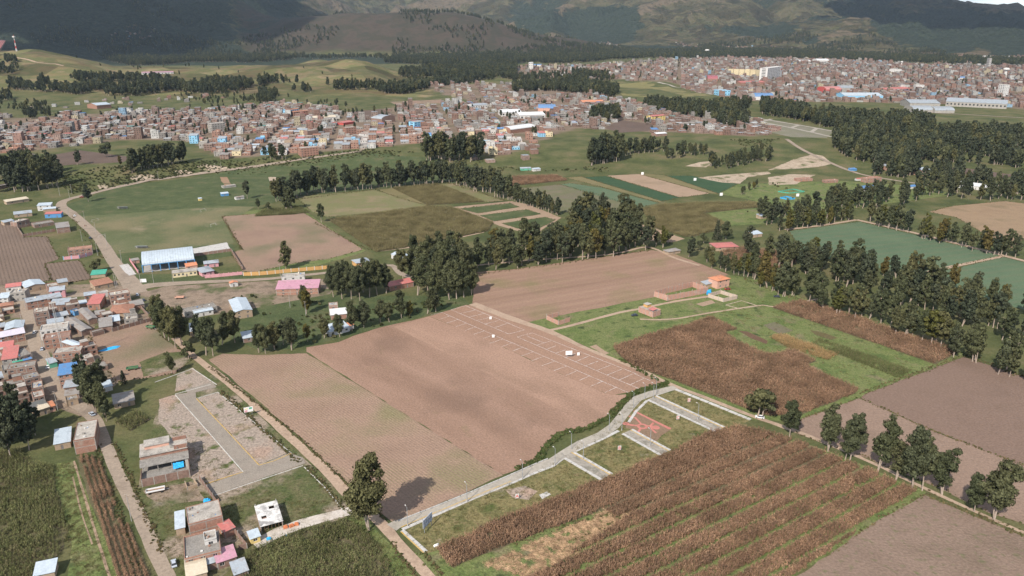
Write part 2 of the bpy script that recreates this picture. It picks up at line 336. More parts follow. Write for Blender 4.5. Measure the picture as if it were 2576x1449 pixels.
def landmat(name):
    m, nt, out = _new(name); N, K = nt.nodes.new, nt.links.new
    g = N('ShaderNodeNewGeometry'); pos = g.outputs['Position']
    def nz(scale, det=6, rough=.6):
        n = N('ShaderNodeTexNoise'); n.inputs['Scale'].default_value = scale; n.inputs['Detail'].default_value = det; n.inputs['Roughness'].default_value = rough; K(pos, n.inputs['Vector']); return n.outputs[0]
    def rampf(src, cols, lo, hi):
        r = _ramp(nt, cols, lo, hi); K(src, r.inputs[0]); return r.outputs[0]
    def mix(f, a, b):
        x = N('ShaderNodeMixRGB'); K(f, x.inputs[0]); K(a, x.inputs[1]); K(b, x.inputs[2]); return x.outputs[0]
    def attr(n):
        a = N('ShaderNodeAttribute'); a.attribute_name = n; return a.outputs['Fac']
    def edge(at, sc, amp=.9, soft=.18):                   # attribute with a broken edge
        a = N('ShaderNodeMath'); a.operation = 'MULTIPLY_ADD'; K(nz(sc, 5), a.inputs[0]); a.inputs[1].default_value = amp; K(attr(at), a.inputs[2])
        r = N('ShaderNodeMapRange'); r.inputs[1].default_value = .5 + amp * .5 - soft; r.inputs[2].default_value = .5 + amp * .5 + soft; K(a.outputs[0], r.inputs[0]); return r.outputs[0]
    grass = rampf(nz(.03), [(.056, .068, .028), (.082, .092, .037), (.118, .112, .052), (.155, .125, .07)], .32, .72)
    hill = rampf(nz(.012, 7), [(.105, .078, .042), (.14, .112, .055), (.088, .094, .038), (.17, .128, .072), (.10, .085, .045)], .3, .7)
    town = rampf(nz(.02), [(.15, .11, .08), (.2, .15, .11), (.085, .08, .042)], .3, .7)
    brown = rampf(nz(.01, 9, .7), [(.048, .038, .028), (.07, .053, .039), (.044, .041, .027), (.06, .05, .033)], .34, .66)
    mount = rampf(nz(.005, 12, .75), [(.034, .038, .019), (.062, .06, .03), (.092, .076, .042), (.048, .055, .024), (.125, .092, .056)], .36, .64)
    forest = rampf(nz(.06, 5, .7), [(.014, .022, .016), (.03, .042, .028), (.055, .065, .04)], .36, .64)
    c = mix(edge('hill', .01), grass, hill); c = mix(edge('town', .02), c, town); c = mix(edge('brown', .004), c, brown)
    vf = N('ShaderNodeTexVoronoi'); vf.inputs['Scale'].default_value = .0095; vf.inputs['Randomness'].default_value = .85; K(pos, vf.inputs['Vector'])
    fv = N('ShaderNodeMapRange'); fv.inputs[3].default_value = .58; fv.inputs[4].default_value = 1.5; sx = N('ShaderNodeSeparateColor'); K(vf.outputs['Color'], sx.inputs[0]); K(sx.outputs[0], fv.inputs[0])
    ms = N('ShaderNodeVectorMath'); ms.operation = 'SCALE'; K(mount, ms.inputs[0]); K(fv.outputs[0], ms.inputs['Scale'])
    hs = N('ShaderNodeVectorMath'); hs.operation = 'SCALE'; K(hill, hs.inputs[0]); K(fv.outputs[0], hs.inputs['Scale'])
    mount = ms.outputs[0]; c = mix(edge('hill', .01), grass, hs.outputs[0]); c = mix(edge('town', .02), c, town); c = mix(edge('brown', .004), c, brown)
    tan = rampf(nz(.02, 6), [(.12, .095, .06), (.17, .13, .085)], .35, .65)
    mount = mix(edge('ridge', .02, 1.2, .08), mount, tan)
    c = mix(attr('mount'), c, mount); c = mix(edge('forest', .012, 1.9, .05), c, forest)
    # small dark groves scattered over the slopes
    vo = N('ShaderNodeTexVoronoi'); vo.inputs['Scale'].default_value = .016; K(pos, vo.inputs['Vector'])
    rv = _ramp(nt, [(1, 1, 1), (0, 0, 0)], .13, .22); K(vo.outputs['Distance'], rv.inputs[0])
    mg = N('ShaderNodeMath'); mg.operation = 'MULTIPLY'; K(rv.outputs[0], mg.inputs[0]); K(attr('groves'), mg.inputs[1])
    c = mix(mg.outputs[0], c, forest)
    f = N('ShaderNodeMapRange'); f.inputs[1].default_value = .3; f.inputs[2].default_value = .7; f.inputs[3].default_value = .72; f.inputs[4].default_value = 1.28; K(nz(.5, 6, .75), f.inputs[0])
    vm = N('ShaderNodeVectorMath'); vm.operation = 'SCALE'; K(c, vm.inputs[0]); K(f.outputs[0], vm.inputs['Scale'])
    b = N('ShaderNodeBsdfPrincipled'); b.inputs['Roughness'].default_value = .95; b.inputs['Specular IOR Level'].default_value = .1; K(vm.outputs[0], b.inputs['Base Color'])
    gn = N('ShaderNodeMath'); gn.operation = 'SUBTRACT'; K(nz(.0045, 7, .6), gn.inputs[0]); gn.inputs[1].default_value = .5
    ga = N('ShaderNodeMath'); ga.operation = 'ABSOLUTE'; K(gn.outputs[0], ga.inputs[0]); gm = N('ShaderNodeMath'); gm.operation = 'MULTIPLY'; K(ga.outputs[0], gm.inputs[0]); K(attr('mount'), gm.inputs[1])
    bq = N('ShaderNodeBump'); bq.invert = True; bq.inputs['Strength'].default_value = 1; bq.inputs['Distance'].default_value = 190; K(gm.outputs[0], bq.inputs['Height'])
    bp = N('ShaderNodeBump'); K(bq.outputs[0], bp.inputs['Normal']); bp.inputs['Strength'].default_value = .6; bp.inputs['Distance'].default_value = .5; K(nz(.8, 5), bp.inputs['Height']); K(bp.outputs[0], b.inputs['Normal'])
    K(b.outputs[0], out.inputs[0]); return m
LAND = landmat('land')
TOWN1 = [(-60, 292), (100, 298), (170, 286), (330, 284), (480, 280), (620, 268), (720, 262), (800, 266), (900, 285), (1000, 268), (1080, 262), (1200, 258), (1330, 245), (1500, 243), (1640, 262), (1700, 290), (1760, 290), (1900, 300), (1960, 330), (1900, 345), (1700, 332), (1640, 335), (1600, 330), (1450, 322), (1380, 345), (1330, 370), (1260, 395), (1210, 385), (1195, 340), (1100, 355), (930, 372), (760, 385), (560, 400), (480, 355), (330, 350), (120, 375), (-60, 395)]
TOWN1B = [(1040, 207), (1290, 212), (1500, 236), (1560, 243), (1480, 243), (1330, 243), (1200, 256), (1120, 240)]
CITY = [(1290, 168), (1480, 165), (1700, 148), (1790, 146), (1900, 148), (2100, 152), (2300, 162), (2640, 172), (2640, 285), (2480, 262), (2330, 262), (2150, 256), (1960, 258), (1850, 250), (1800, 240), (1680, 205), (1560, 200), (1420, 200), (1290, 196)]
def pxmask(X, Y, Z, polys):
    px, py = project(X, Y, Z); m = np.zeros(X.shape)
    ok = (Y * CP - (Z - CAMZ) * SP) > 50
    for p in polys: m = np.maximum(m, (inpoly(px, py, p) & ok).astype(float))
    return m
def blur(a, n=1):
    for _ in range(n):
        p = np.pad(a, 1, mode='edge'); a = (p[1:-1, 1:-1] * 2 + p[:-2, 1:-1] + p[2:, 1:-1] + p[1:-1, :-2] + p[1:-1, 2:]) / 6
    return a
FORESTPX = [[(-900, -200), (820, -200), (760, 20), (600, 100), (620, 128), (1000, 145), (1300, 128), (1500, 112), (1290, 165), (1000, 160), (800, 165), (-900, 165)],
            [(1440, 20), (1600, 10), (1620, 60), (1590, 110), (1470, 112), (1380, 70)], [(1300, 10), (1420, 25), (1380, 90), (1300, 72)],
            [(2180, 38), (2330, 30), (2480, 80), (2450, 130), (2380, 140), (2280, 110), (2200, 80)], [(1740, 68), (2010, 62), (1990, 100), (1870, 92)], [(2008, 88), (2060, 90), (2058, 112), (2020, 112)],
            [(1500, 112), (2000, 122), (2576, 152), (2576, 164), (2000, 140), (1500, 128)], [(2330, 20), (2700, 40), (2700, 150), (2500, 140)]]
def land_attrs(X, Y, Z):
    dep = np.maximum(CP * Y + 50, 80); pxx = 1288 + FPX * X / dep
    my0 = np.interp(pxx, [-1500, 0, 600, 900, 1100, 1500, 2000, 2576, 3500], [3300, 3500, 4100, 6600, 7000, 6100, 5200, 4200, 3800])
    mount = sstep((Y - my0 + 500) / 500)
    hillm = sstep((Y - 1800) / 180) * (1 - sstep((Y - 2750) / 250)) * (1 - sstep((pxx - 1060) / 60))
    hillm = np.maximum(hillm, np.exp(-(((pxx - 800) / 60) ** 2 + ((Y - 2950) / 230) ** 2) * 1.2))
    brown = sstep((Y - 4350) / 350) * (1 - sstep((Y - 6100) / 300)) * sstep((pxx - 560) / 80) * (1 - sstep((pxx - 1480) / 90))
    town = blur(pxmask(X, Y, Z, [TOWN1, TOWN1B, CITY]), 1) * (Y < 5200)
    forest = blur(pxmask(X, Y, Z, FORESTPX), 2) * (1 - brown) * sstep((Y - 2950) / 200)
    rg, rg2 = ridges(X, Y); tot = rg + .35 * rg2
    forest = np.maximum(forest * .92, mount * np.clip(.62 - 1.1 * (tot - .02), 0, .72) * (fbm(X / 900, Y / 900, 3, 77) > -.25))
    ridge = mount * np.clip((tot - .42) * 2.2, 0, .75)
    groves = np.clip(mount * .9 + brown * .55 * (fbm(X / 240, Y / 240, 3, 5) > -.05), 0, 1) * (fbm(X / 420, Y / 420, 3, 15) > -.1)
    return dict(hill=hillm, town=town, brown=brown, mount=mount * (1 - brown), forest=forest, groves=groves, ridge=ridge)
tag(grid_mesh('ground', XX, YY, ZZ, LAND, land_attrs(XX, YY, ZZ)), 'valley floor of grass with low hills behind the town', 'ground')
MX, MY = np.meshgrid(np.arange(-10500, 10501, 50.0), np.arange(5960, 13000, 46.0)); MZ = terr(MX, MY) - .3
tag(grid_mesh('mountains', MX, MY, MZ, LAND, land_attrs(MX, MY, MZ)), 'hazy mountain range with forest patches behind the valley', 'mountains')

# ------------------------------------------------------------------ field materials (world row directions measured from the survey)
def dirv(p, q):
    a, b = G(*p), G(*q); d = (b - a); d.z = 0; d.normalize(); return d
ROWD = dirv((771, 889), (1089, 1086)); ROWN = (-ROWD.y, ROWD.x)
def soil(name, cols, **k): return nmat(name, cols, **{**dict(scale=.025, fine=.9, amt=.22, bump=.35, bscale=.9), **k})
S_SEED = soil('seedling soil', [(.24, .162, .118), (.275, .186, .136), (.215, .15, .108)], patch=((.19, .175, .085), .03, .5, .8))
S_PLOW = soil('ploughed soil', [(.235, .148, .105), (.27, .172, .123), (.305, .195, .142)], stretch=(-math.atan2(ROWD.y, ROWD.x), .35, 1.6), bump=.3, bscale=1.6, patch=[((.19, .122, .088), .02, .52, .74), ((.21, .16, .09), .06, .64, .8)], lo=.36, hi=.64)
S_PLOW2 = soil('smooth ploughed soil', [(.295, .188, .135), (.33, .212, .153), (.265, .17, .12)], stretch=(-math.atan2(ROWD.y, ROWD.x), .4, 1.4), bump=.22, bscale=1.6, patch=((.24, .155, .11), .018, .5, .74), lo=.36, hi=.64)
S_LOT = soil('staked plot soil', [(.255, .158, .11), (.295, .185, .13), (.235, .148, .104)], bump=.2, stretch=(-math.atan2(ROWD.y, ROWD.x), .3, 1.8))
_d4 = dirv((1196, 700), (1640, 635))
S_F4 = soil('old furrow soil', [(.22, .14, .10), (.265, .17, .122), (.29, .19, .135)], stretch=(-math.atan2(_d4.y, _d4.x), .22, 2.2), rows=(-_d4.y, _d4.x, 9.0, (.33, .23, .15), .28), patch=((.17, .15, .07), .03, .52, .8))
S_F5 = soil('cool bare soil', [(.155, .106, .08), (.19, .13, .10), (.17, .117, .088)], bump=.3)
S_F5B = soil('cool pale soil', [(.21, .146, .11), (.245, .172, .13), (.19, .134, .1)], bump=.4)
S_F6 = soil('sprouting bare soil', [(.185, .132, .1), (.22, .157, .12), (.165, .12, .088)], patch=((.12, .125, .06), .35, .56, .78), bump=.4)
_d10 = dirv((60, 690), (20, 570))
S_FUR = soil('dark furrowed soil', [(.15, .11, .085), (.20, .145, .11)], rows=(-_d10.y, _d10.x, 2.6, (.09, .065, .05), .7))
S_F12 = soil('dusty brown soil', [(.22, .145, .11), (.265, .18, .13), (.19, .15, .10)], patch=((.13, .13, .07), .02, .5, .8))
S_PALE = soil('stubble soil', [(.20, .155, .095), (.155, .155, .07), (.24, .18, .115)], scale=.03)
S_GREY = soil('grey weedy soil', [(.165, .13, .10), (.13, .13, .07), (.19, .15, .11)], scale=.02)
S_TAN = soil('tan bare soil', [(.27, .19, .135), (.32, .23, .16), (.23, .17, .11)])
S_OLIVE = soil('olive stubble', [(.14, .125, .055), (.18, .15, .075), (.11, .11, .045)])
S_RIGHT = soil('reddish stubble', [(.22, .15, .095), (.27, .19, .12), (.18, .135, .08)])
S_DKBROWN = soil('dark brown soil', [(.105, .075, .06), (.14, .10, .08)])  # evenly dark brown earth, the soil's own colour
_dE = dirv((2020, 640), (2400, 600))
def turf(name, cols, **k): return nmat(name, cols, **{**dict(scale=.06, fine=.9, amt=.42, bump=.35, bscale=1.2, lo=.36, hi=.64, det=9, rg=.74), **k})
T_BRIGHT = turf('bright turf', [(.08, .11, .036), (.112, .142, .046), (.15, .165, .064), (.092, .118, .04)], patch=[((.19, .15, .095), .07, .58, .75), ((.05, .068, .025), .15, .58, .7)])
T_DARK = turf('dark turf', [(.052, .072, .03), (.072, .09, .037), (.104, .112, .052)], patch=((.125, .105, .06), .06, .6, .78))
T_PITCH = turf('worn pitch turf', [(.08, .096, .04), (.105, .118, .054), (.135, .136, .07)], scale=.02, patch=[((.18, .155, .085), .018, .46, .66), ((.23, .19, .12), .03, .6, .75)])
T_DRY = turf('dry lot grass', [(.16, .135, .06), (.2, .165, .078), (.115, .112, .045), (.23, .18, .095)], scale=.12, patch=[((.06, .08, .022), .09, .55, .7), ((.27, .24, .2), .06, .66, .76)])
T_ROUGH = turf('rough plot grass', [(.068, .085, .03), (.095, .1, .042), (.14, .12, .065)], scale=.1, patch=[((.27, .215, .165), .055, .52, .64), ((.035, .06, .015), .12, .6, .72)])
T_STONY = turf('stony plot ground', [(.27, .225, .18), (.31, .25, .205), (.24, .205, .16)], scale=.12, patch=[((.075, .095, .028), .12, .57, .66), ((.33, .235, .18), .06, .56, .7)])
T_EMER = turf('emerald crop', [(.08, .122, .07), (.094, .137, .079), (.107, .147, .084)], scale=.03, amt=.2, rows=(_dE.x * 0 - _dE.y, _dE.x, 11.0, (.13, .14, .085), .45), patch=((.13, .13, .075), .05, .62, .8))
T_EMER2 = turf('deep green crop', [(.036, .07, .034), (.046, .082, .04)], scale=.05, amt=.25, patch=((.1, .105, .045), .04, .64, .8))
D_ROAD = nmat('packed dirt', [(.25, .2, .155), (.3, .24, .185), (.22, .175, .135)], scale=.06, fine=.7, amt=.2, bump=.08)
D_LANE = nmat('reddish lane dirt', [(.33, .235, .17), (.38, .28, .205), (.28, .2, .145)], scale=.08, fine=.8, amt=.2, bump=.1)
D_GRAVEL = nmat('gravel', [(.22, .19, .16), (.27, .235, .195), (.245, .205, .17)], scale=.1, fine=2.5, amt=.3, bump=.12, bscale=3)
D_CONC = nmat('road concrete', [(.31, .28, .235), (.36, .325, .275), (.27, .245, .205)], scale=.08, fine=.8, amt=.16)
D_SIDE = nmat('dusty side street', [(.26, .232, .195), (.31, .28, .24), (.2, .185, .15)], scale=.15, fine=.8, amt=.25, lo=.36, hi=.64)
D_WALK = nmat('walk concrete', [(.4, .385, .36), (.48, .46, .435), (.3, .29, .265)], scale=.3, fine=1.5, amt=.2)
D_KERB = nmat('yellow kerb paint', [(.46, .29, .07), (.48, .33, .13), (.36, .3, .2)], scale=.5, amt=.15)
D_WHITE = nmat('white kerb', [(.4, .385, .35), (.5, .48, .44), (.32, .3, .27)], scale=.4, amt=.2)
D_BANK = nmat('eroded bank', [(.32, .25, .18), (.4, .32, .24), (.24, .185, .125)], scale=.08, fine=.6, amt=.3, bump=.6, bscale=.5, patch=((.10, .11, .04), .06, .54, .66))
D_PINK = nmat('pink path', [(.42, .16, .13), (.48, .2, .165)], scale=.3, amt=.15)
D_YARD = nmat('yard dirt', [(.2, .15, .11), (.25, .19, .14), (.155, .12, .085)], scale=.1, fine=.9, amt=.28, lo=.36, hi=.64, patch=[((.075, .09, .035), .05, .52, .66), ((.14, .11, .08), .12, .55, .7)])

# ------------------------------------------------------------------ fields (name, outline, material, layer, label)
FIELDS = [
 ('grass_field', [(150, 520), (300, 470), (560, 432), (760, 405), (940, 385), (1120, 400), (1150, 460), (940, 476), (760, 492), (560, 540), (545, 560), (600, 640), (330, 690), (270, 640), (215, 560)], T_DARK, 1, 'dark green meadow between the curved road and the tree row'),
 ('football_pitch', [(205, 545), (560, 518), (640, 520), (600, 545), (560, 548), (590, 612), (278, 640)], T_PITCH, 2, 'worn football pitch beside the dirt road'),
 ('grass_field', [(270, 640), (345, 638), (350, 690), (620, 690), (640, 705), (385, 718), (350, 720)], T_DARK, 2, 'short grass yard in front of the vaulted sports hall'),
 ('grass_field', [(560, 545), (610, 627), (582, 634), (650, 690), (700, 685), (720, 690), (900, 640), (920, 630), (760, 528), (830, 545), (760, 520), (640, 528)], T_BRIGHT, 1, 'green verge around the brown field beside the school'),
 ('grass_field', [(1395, 836), (1325, 810), (1440, 786), (1645, 746), (1830, 690), (1960, 715), (2010, 745), (2440, 890), (2170, 998), (2010, 1062), (1885, 1056), (1690, 975), (1538, 900)], T_BRIGHT, 1, 'bright green pasture around the maize plots and brick houses'),
 ('dry_grass_plot', [(1010, 1338), (1190, 1258), (1390, 1170), (1510, 1100), (1600, 1010), (1700, 978), (1890, 1056), (1855, 1074), (1780, 1090), (1687, 1140), (1534, 1203), (1338, 1280), (1105, 1385), (1078, 1394)], T_DRY, 1, 'dry grass plots with concrete side streets'),
 ('grass_field', [(1075, 1392), (1105, 1383), (1340, 1278), (1855, 1072), (1930, 1085), (2100, 1140), (2330, 1238), (2320, 1250), (2000, 1449), (1900, 1560), (1060, 1560), (1085, 1449), (1040, 1390)], T_BRIGHT, 1, 'grass under and between the maize rows'),
 ('grass_strip', [(870, 1303), (905, 1298), (945, 1330), (1010, 1395), (1045, 1449), (1080, 1540), (960, 1540), (985, 1449), (960, 1380), (925, 1340)], T_BRIGHT, 2, 'bright grass strip between the green maize and the lane'),
 ('rough_plot', [(345, 1235), (400, 1010), (540, 940), (880, 1260), (870, 1300), (640, 1385), (560, 1449), (500, 1560), (440, 1449), (390, 1340)], T_ROUGH, 1, 'rough grass and weeds around the empty building plots'),
 ('stony_plot', [(400, 1005), (445, 992), (610, 1188), (520, 1218), (470, 1200), (455, 1130), (400, 1060)], T_STONY, 2, 'stony empty plot beside the gravel street'),
 ('stony_plot', [(440, 985), (445, 945), (485, 925), (535, 966)], T_STONY, 2, 'small stony plot at the corner of the lane'),
 ('stony_plot', [(497, 1003), (548, 988), (728, 1138), (654, 1170)], T_STONY, 3, 'bare stony block enclosed by gravel streets'),
 ('seedling_field', [(525, 905), (560, 890), (655, 893), (771, 889), (930, 987), (1089, 1086), (1266, 1196), (1002, 1314), (985, 1312), (870, 1210), (749, 1094), (640, 1000)], S_SEED, 2, 'tan field ruled with rows of seedlings'),
 ('ploughed_field', [(771, 885), (771, 874), (851, 861), (889, 845), (956, 824), (1079, 796), (1149, 824), (1261, 871), (1395, 934), (1495, 979), (1538, 994), (1583, 992), (1548, 1021), (1528, 1046), (1485, 1073), (1402, 1086), (1360, 1131), (1345, 1159), (1290, 1186), (1266, 1194), (1089, 1086)], S_PLOW, 2, 'large freshly ploughed brown field with clods'),
 ('ploughed_field', [(989, 822), (1079, 796), (1149, 824), (1261, 871), (1395, 934), (1495, 979), (1538, 994), (1583, 992), (1548, 1021), (1528, 1046), (1485, 1071), (1288, 972)], S_PLOW2, 3, 'paler smooth strip of the ploughed field'),
 ('staked_field', [(1079, 796), (1174, 767), (1288, 800), (1395, 836), (1538, 903), (1665, 962), (1610, 982), (1540, 995), (1495, 979), (1395, 934), (1261, 871), (1149, 824)], S_LOT, 2, 'bare field staked into plots with white chalk lines'),
 ('ploughed_field', [(1196, 685), (1288, 678), (1420, 660), (1640, 629), (1700, 640), (1832, 690), (1780, 712), (1643, 748), (1438, 788), (1330, 810), (1288, 802), (1188, 762)], S_F4, 2, 'brown ploughed field beside the unfinished brick houses'),
 ('bare_field', [(2172, 994), (2424, 898), (2576, 948), (2720, 1000), (2720, 1240), (2576, 1172), (2357, 1088), (2164, 1001)], S_F5, 2, 'dark bare field at the edge of the eucalyptus wood'),
 ('bare_field', [(2160, 1002), (2357, 1088), (2576, 1172), (2720, 1240), (2720, 1390), (2576, 1319), (2484, 1289), (2383, 1238), (2180, 1152), (2005, 1092), (2012, 1055)], S_F5B, 2, 'pale bare field behind the row of eucalyptus trees'),
 ('bare_field', [(2328, 1246), (2430, 1290), (2576, 1351), (2800, 1450), (2800, 1640), (1800, 1640), (2000, 1451), (2082, 1399), (2208, 1309)], S_F6, 2, 'bare field with green sprouts in the near corner'),
 ('furrowed_field', [(-120, 555), (0, 560), (42, 560), (60, 597), (118, 595), (148, 652), (112, 664), (130, 705), (60, 718), (-120, 715)], S_FUR, 2, 'dark furrowed field behind the village houses'),
 ('furrowed_field', [(112, 664), (200, 655), (232, 702), (165, 713), (130, 705)], S_FUR, 3, 'small dark furrowed field by the road bend'),
 ('brown_field', [(557, 545), (644, 538), (759, 532), (914, 628), (824, 652), (744, 662), (644, 684), (612, 683), (582, 636), (610, 628)], S_F12, 2, 'dusty brown field next to the football pitch'),
 ('stubble_field', [(744, 495), (944, 478), (1086, 521), (824, 546), (784, 532)], S_PALE, 2, 'pale stubble field north of the maize'),
 ('stubble_field', [(951, 478), (988, 473), (1074, 514), (1086, 520), (1000, 498)], S_OLIVE, 3, 'narrow olive stubble strip between two fields'),
 ('stubble_field', [(1106, 463), (1146, 461), (1268, 505), (1219, 509)], S_PALE, 2, 'pale stubble field beside the tree line'),
 ('plot_path', [(1138, 521), (1288, 506), (1330, 515), (1412, 548), (1340, 592), (1255, 568), (1200, 542)], S_TAN, 2, 'tan dirt paths between small green plots'),
 ('green_plot', [(1156, 525), (1284, 511), (1308, 521), (1202, 537)], T_DARK, 3, 'small green plot nearest the stubble field'),
 ('green_plot', [(1206, 542), (1326, 527), (1362, 539), (1244, 557)], T_DARK, 3, 'middle of three small green plots'),
 ('green_plot', [(1262, 562), (1372, 546), (1398, 553), (1336, 586)], T_DARK, 3, 'small green plot nearest the eucalyptus grove'),
 ('weedy_field', [(1303, 475), (1408, 464), (1500, 488), (1608, 522), (1480, 545), (1405, 530)], S_GREY, 2, 'grey weedy field beside the green strips'),
 ('crop_strip', [(1408, 464), (1433, 461), (1513, 472), (1658, 511), (1608, 523)], T_EMER, 3, 'blue-green crop strip beside the weedy field'),
 ('stubble_strip', [(1423, 447), (1463, 444), (1668, 506), (1658, 510), (1513, 470)], S_OLIVE, 2, 'olive stubble strip between two green strips'),
 ('crop_strip', [(1466, 446), (1523, 443), (1708, 497), (1668, 507)], T_EMER2, 3, 'dark green crop strip in the middle of the terrace fields'),
 ('stubble_strip', [(1526, 442), (1608, 438), (1785, 487), (1736, 494), (1708, 496)], S_TAN, 2, 'tan stubble strip below the quarry'),
 ('stubble_strip', [(1610, 438), (1670, 440), (1808, 488), (1786, 487)], S_OLIVE, 3, 'narrow olive strip under the quarry slope'),
 ('crop_strip', [(1673, 442), (1738, 442), (1856, 463), (1808, 487)], T_EMER2, 2, 'dark green crop wedge at the foot of the quarry'),
 ('pasture', [(1856, 463), (2120, 455), (2330, 470), (2400, 490), (2100, 530), (1980, 560), (1800, 570), (1760, 540), (1900, 520), (1900, 505), (1808, 488)], T_BRIGHT, 1, 'patchy green pasture with small sheds below the quarry'),
 ('tan_field', [(1598, 560), (1643, 573), (1723, 601), (1690, 610), (1640, 606), (1600, 590)], S_TAN, 3, 'small tan field at the end of the grove'),
 ('emerald_field', [(1985, 581), (2162, 558), (2520, 643), (2302, 692), (2105, 655), (2020, 640)], T_EMER, 2, 'emerald green field enclosed by eucalyptus belts'),
 ('emerald_field', [(2308, 696), (2525, 647), (2576, 660), (2720, 700), (2720, 830), (2576, 780), (2420, 735)], T_EMER, 2, 'second emerald field past the earth bank'),
 ('reddish_field', [(2337, 533), (2400, 518), (2527, 506), (2580, 512), (2720, 530), (2720, 640), (2576, 600), (2542, 628), (2407, 547)], S_RIGHT, 2, 'reddish stubble field beside the emerald field'),
 ('brown_field', [(2352, 424), (2412, 421), (2552, 440), (2532, 449), (2420, 438)], S_DKBROWN, 2, 'dark brown field next to the long white shed'),
 ('brown_field', [(120, 392), (200, 378), (330, 395), (310, 408), (150, 417)], S_DKBROWN, 2, 'dark brown field on the edge of the town'),
 ('eroded_bank', [(1723, 418), (1760, 408), (1783, 406), (1790, 412), (1776, 421)], D_BANK, 2, 'small pale eroded scar among the bushes'),
 ('eroded_bank', [(1755, 447), (1818, 440), (1932, 432), (1940, 437), (1880, 446), (1862, 462), (1815, 459)], D_BANK, 2, 'pale sandy track and scar at the quarry foot'),
 ('eroded_bank', [(1932, 428), (1994, 402), (2044, 388), (2070, 392), (2094, 412), (2060, 420), (2010, 424)], D_BANK, 2, 'steep pale quarry face'),
 ('eroded_bank', [(1932, 446), (1990, 438), (2052, 440), (2020, 452), (2005, 463), (1935, 466)], D_BANK, 2, 'lower sandy quarry ledge'),
 ('eroded_bank', [(440, 431), (462, 427), (486, 434), (470, 439), (446, 438)], D_BANK, 9, 'pale eroded scar nearest the road among the upper bank'),
 ('eroded_bank', [(495, 418), (520, 414), (572, 420), (570, 428), (530, 430), (500, 427)], D_BANK, 9, 'largest pale cliff above the curved road'),
 ('eroded_bank', [(318, 447), (350, 440), (392, 441), (388, 451), (340, 455)], D_BANK, 9, 'pale eroded scar above the middle of the curve'),
 ('eroded_bank', [(245, 467), (262, 461), (277, 466), (270, 475), (250, 476)], D_BANK, 9, 'small grey scar near the road bend'),
 ('dirt_patch', [(550, 436), (566, 434), (580, 462), (590, 470), (570, 472), (556, 455)], soil('rusty dirt', [(.24, .15, .09), (.3, .2, .13)]), 3, 'rusty dirt slide above the dark foundation'),
 ('dirt_patch', [(670, 428), (682, 426), (698, 452), (694, 468), (678, 455)], D_BANK, 3, 'pale dirt slide above the tree row'),
 ('dirt_patch', [(1855, 832), (1880, 834), (1932, 858), (1928, 866), (1890, 852)], soil('dark red soil', [(.1, .06, .04), (.14, .085, .055)]), 3, 'dark reddish soil patch in the pasture'),
 ('dirt_patch', [(2037, 830), (2075, 838), (2107, 850), (2090, 855), (2050, 842)], soil('brown weeds', [(.13, .095, .05), (.1, .09, .04)]), 3, 'brownish weeds in the pasture'),
 ('dirt_patch', [(1483, 872), (1500, 867), (1533, 889), (1520, 893)], S_TAN, 3, 'tan bare scar at the maize corner'),
 ('dirt_patch', [(1920, 818), (1950, 810), (1996, 832), (1962, 841)], S_GREY, 3, 'grey rubble patch in the pasture'),
 ('dirt_patch', [(1750, 765), (1790, 755), (1800, 762), (1768, 771)], S_TAN, 3, 'small brown bed beside the farm track'),
 ('stony_plot', [(1270, 1232), (1320, 1222), (1352, 1236), (1330, 1258), (1290, 1252)], T_STONY, 2, 'stony bare patch on the dry grass plots'),
 ('village_ground', [(-200, 722), (240, 715), (330, 700), (375, 760), (385, 805), (240, 820), (225, 845), (300, 960), (250, 1010), (215, 1050), (120, 1020), (-200, 1010)], D_YARD, 1, 'bare dirt of the village yards and alleys'),
 ('village_ground', [(350, 738), (420, 720), (700, 706), (860, 700), (830, 740), (560, 790), (470, 800), (400, 790)], D_YARD, 2, 'bare dirt square at the road junction'),
 ('harvested_field', [(225, 845), (300, 812), (378, 806), (410, 850), (455, 880), (480, 905), (440, 940), (290, 962)], S_F12, 2, 'harvested brown field with a blue tarp beside the village'),
 ('weed_patch', [(350, 912), (410, 888), (460, 885), (485, 905), (445, 930), (360, 948)], T_ROUGH, 3, 'yellowing weedy corner of the harvested field'),
 ('garden', [(560, 740), (690, 735), (860, 742), (1000, 745), (1150, 740), (1186, 765), (1080, 792), (890, 842), (771, 872), (660, 886), (560, 840)], T_DARK, 1, 'green gardens and weeds behind the central tree line'),
 ('dry_meadow', [(1533, 209), (1660, 206), (1788, 240), (1660, 247), (1566, 240)], soil('straw meadow', [(.20, .165, .08), (.16, .15, .06), (.24, .19, .10)]), 2, 'straw-coloured open meadow before the city'),
 ('levelled_ground', [(1885, 300), (1935, 300), (2098, 330), (2080, 347), (1990, 345), (1900, 325)], soil('levelled ground', [(.2, .18, .145), (.17, .165, .11), (.24, .21, .175)]), 2, 'pale levelled ground for a new settlement'),
 ('stubble_patch', [(1215, 1428), (1288, 1372), (1400, 1330), (1528, 1292), (1566, 1306), (1440, 1362), (1330, 1400), (1240, 1445)], T_BRIGHT, 2, 'clearing in the brown maize'),
 ('brown_field', [(1285, 225), (1420, 229), (1500, 236), (1420, 243), (1288, 240)], S_DKBROWN, 2, 'brown field in front of the orange roofed works'),
 ('brown_field', [(1520, 322), (1560, 302), (1640, 312), (1650, 328), (1560, 334)], S_DKBROWN, 2, 'brown field between town houses'),
 ('brown_field', [(874, 282), (960, 274), (1000, 292), (900, 302)], S_DKBROWN, 2, 'brown and green vacant field inside the town'),
 ('brown_field', [(980, 256), (1110, 250), (1120, 262), (1000, 266)], S_F12, 2, 'brown field on the town edge below the hill'),
]
for n, p, m, l, lab in FIELDS: sheet(n, p, m, l, lab, n.split('_')[-1])

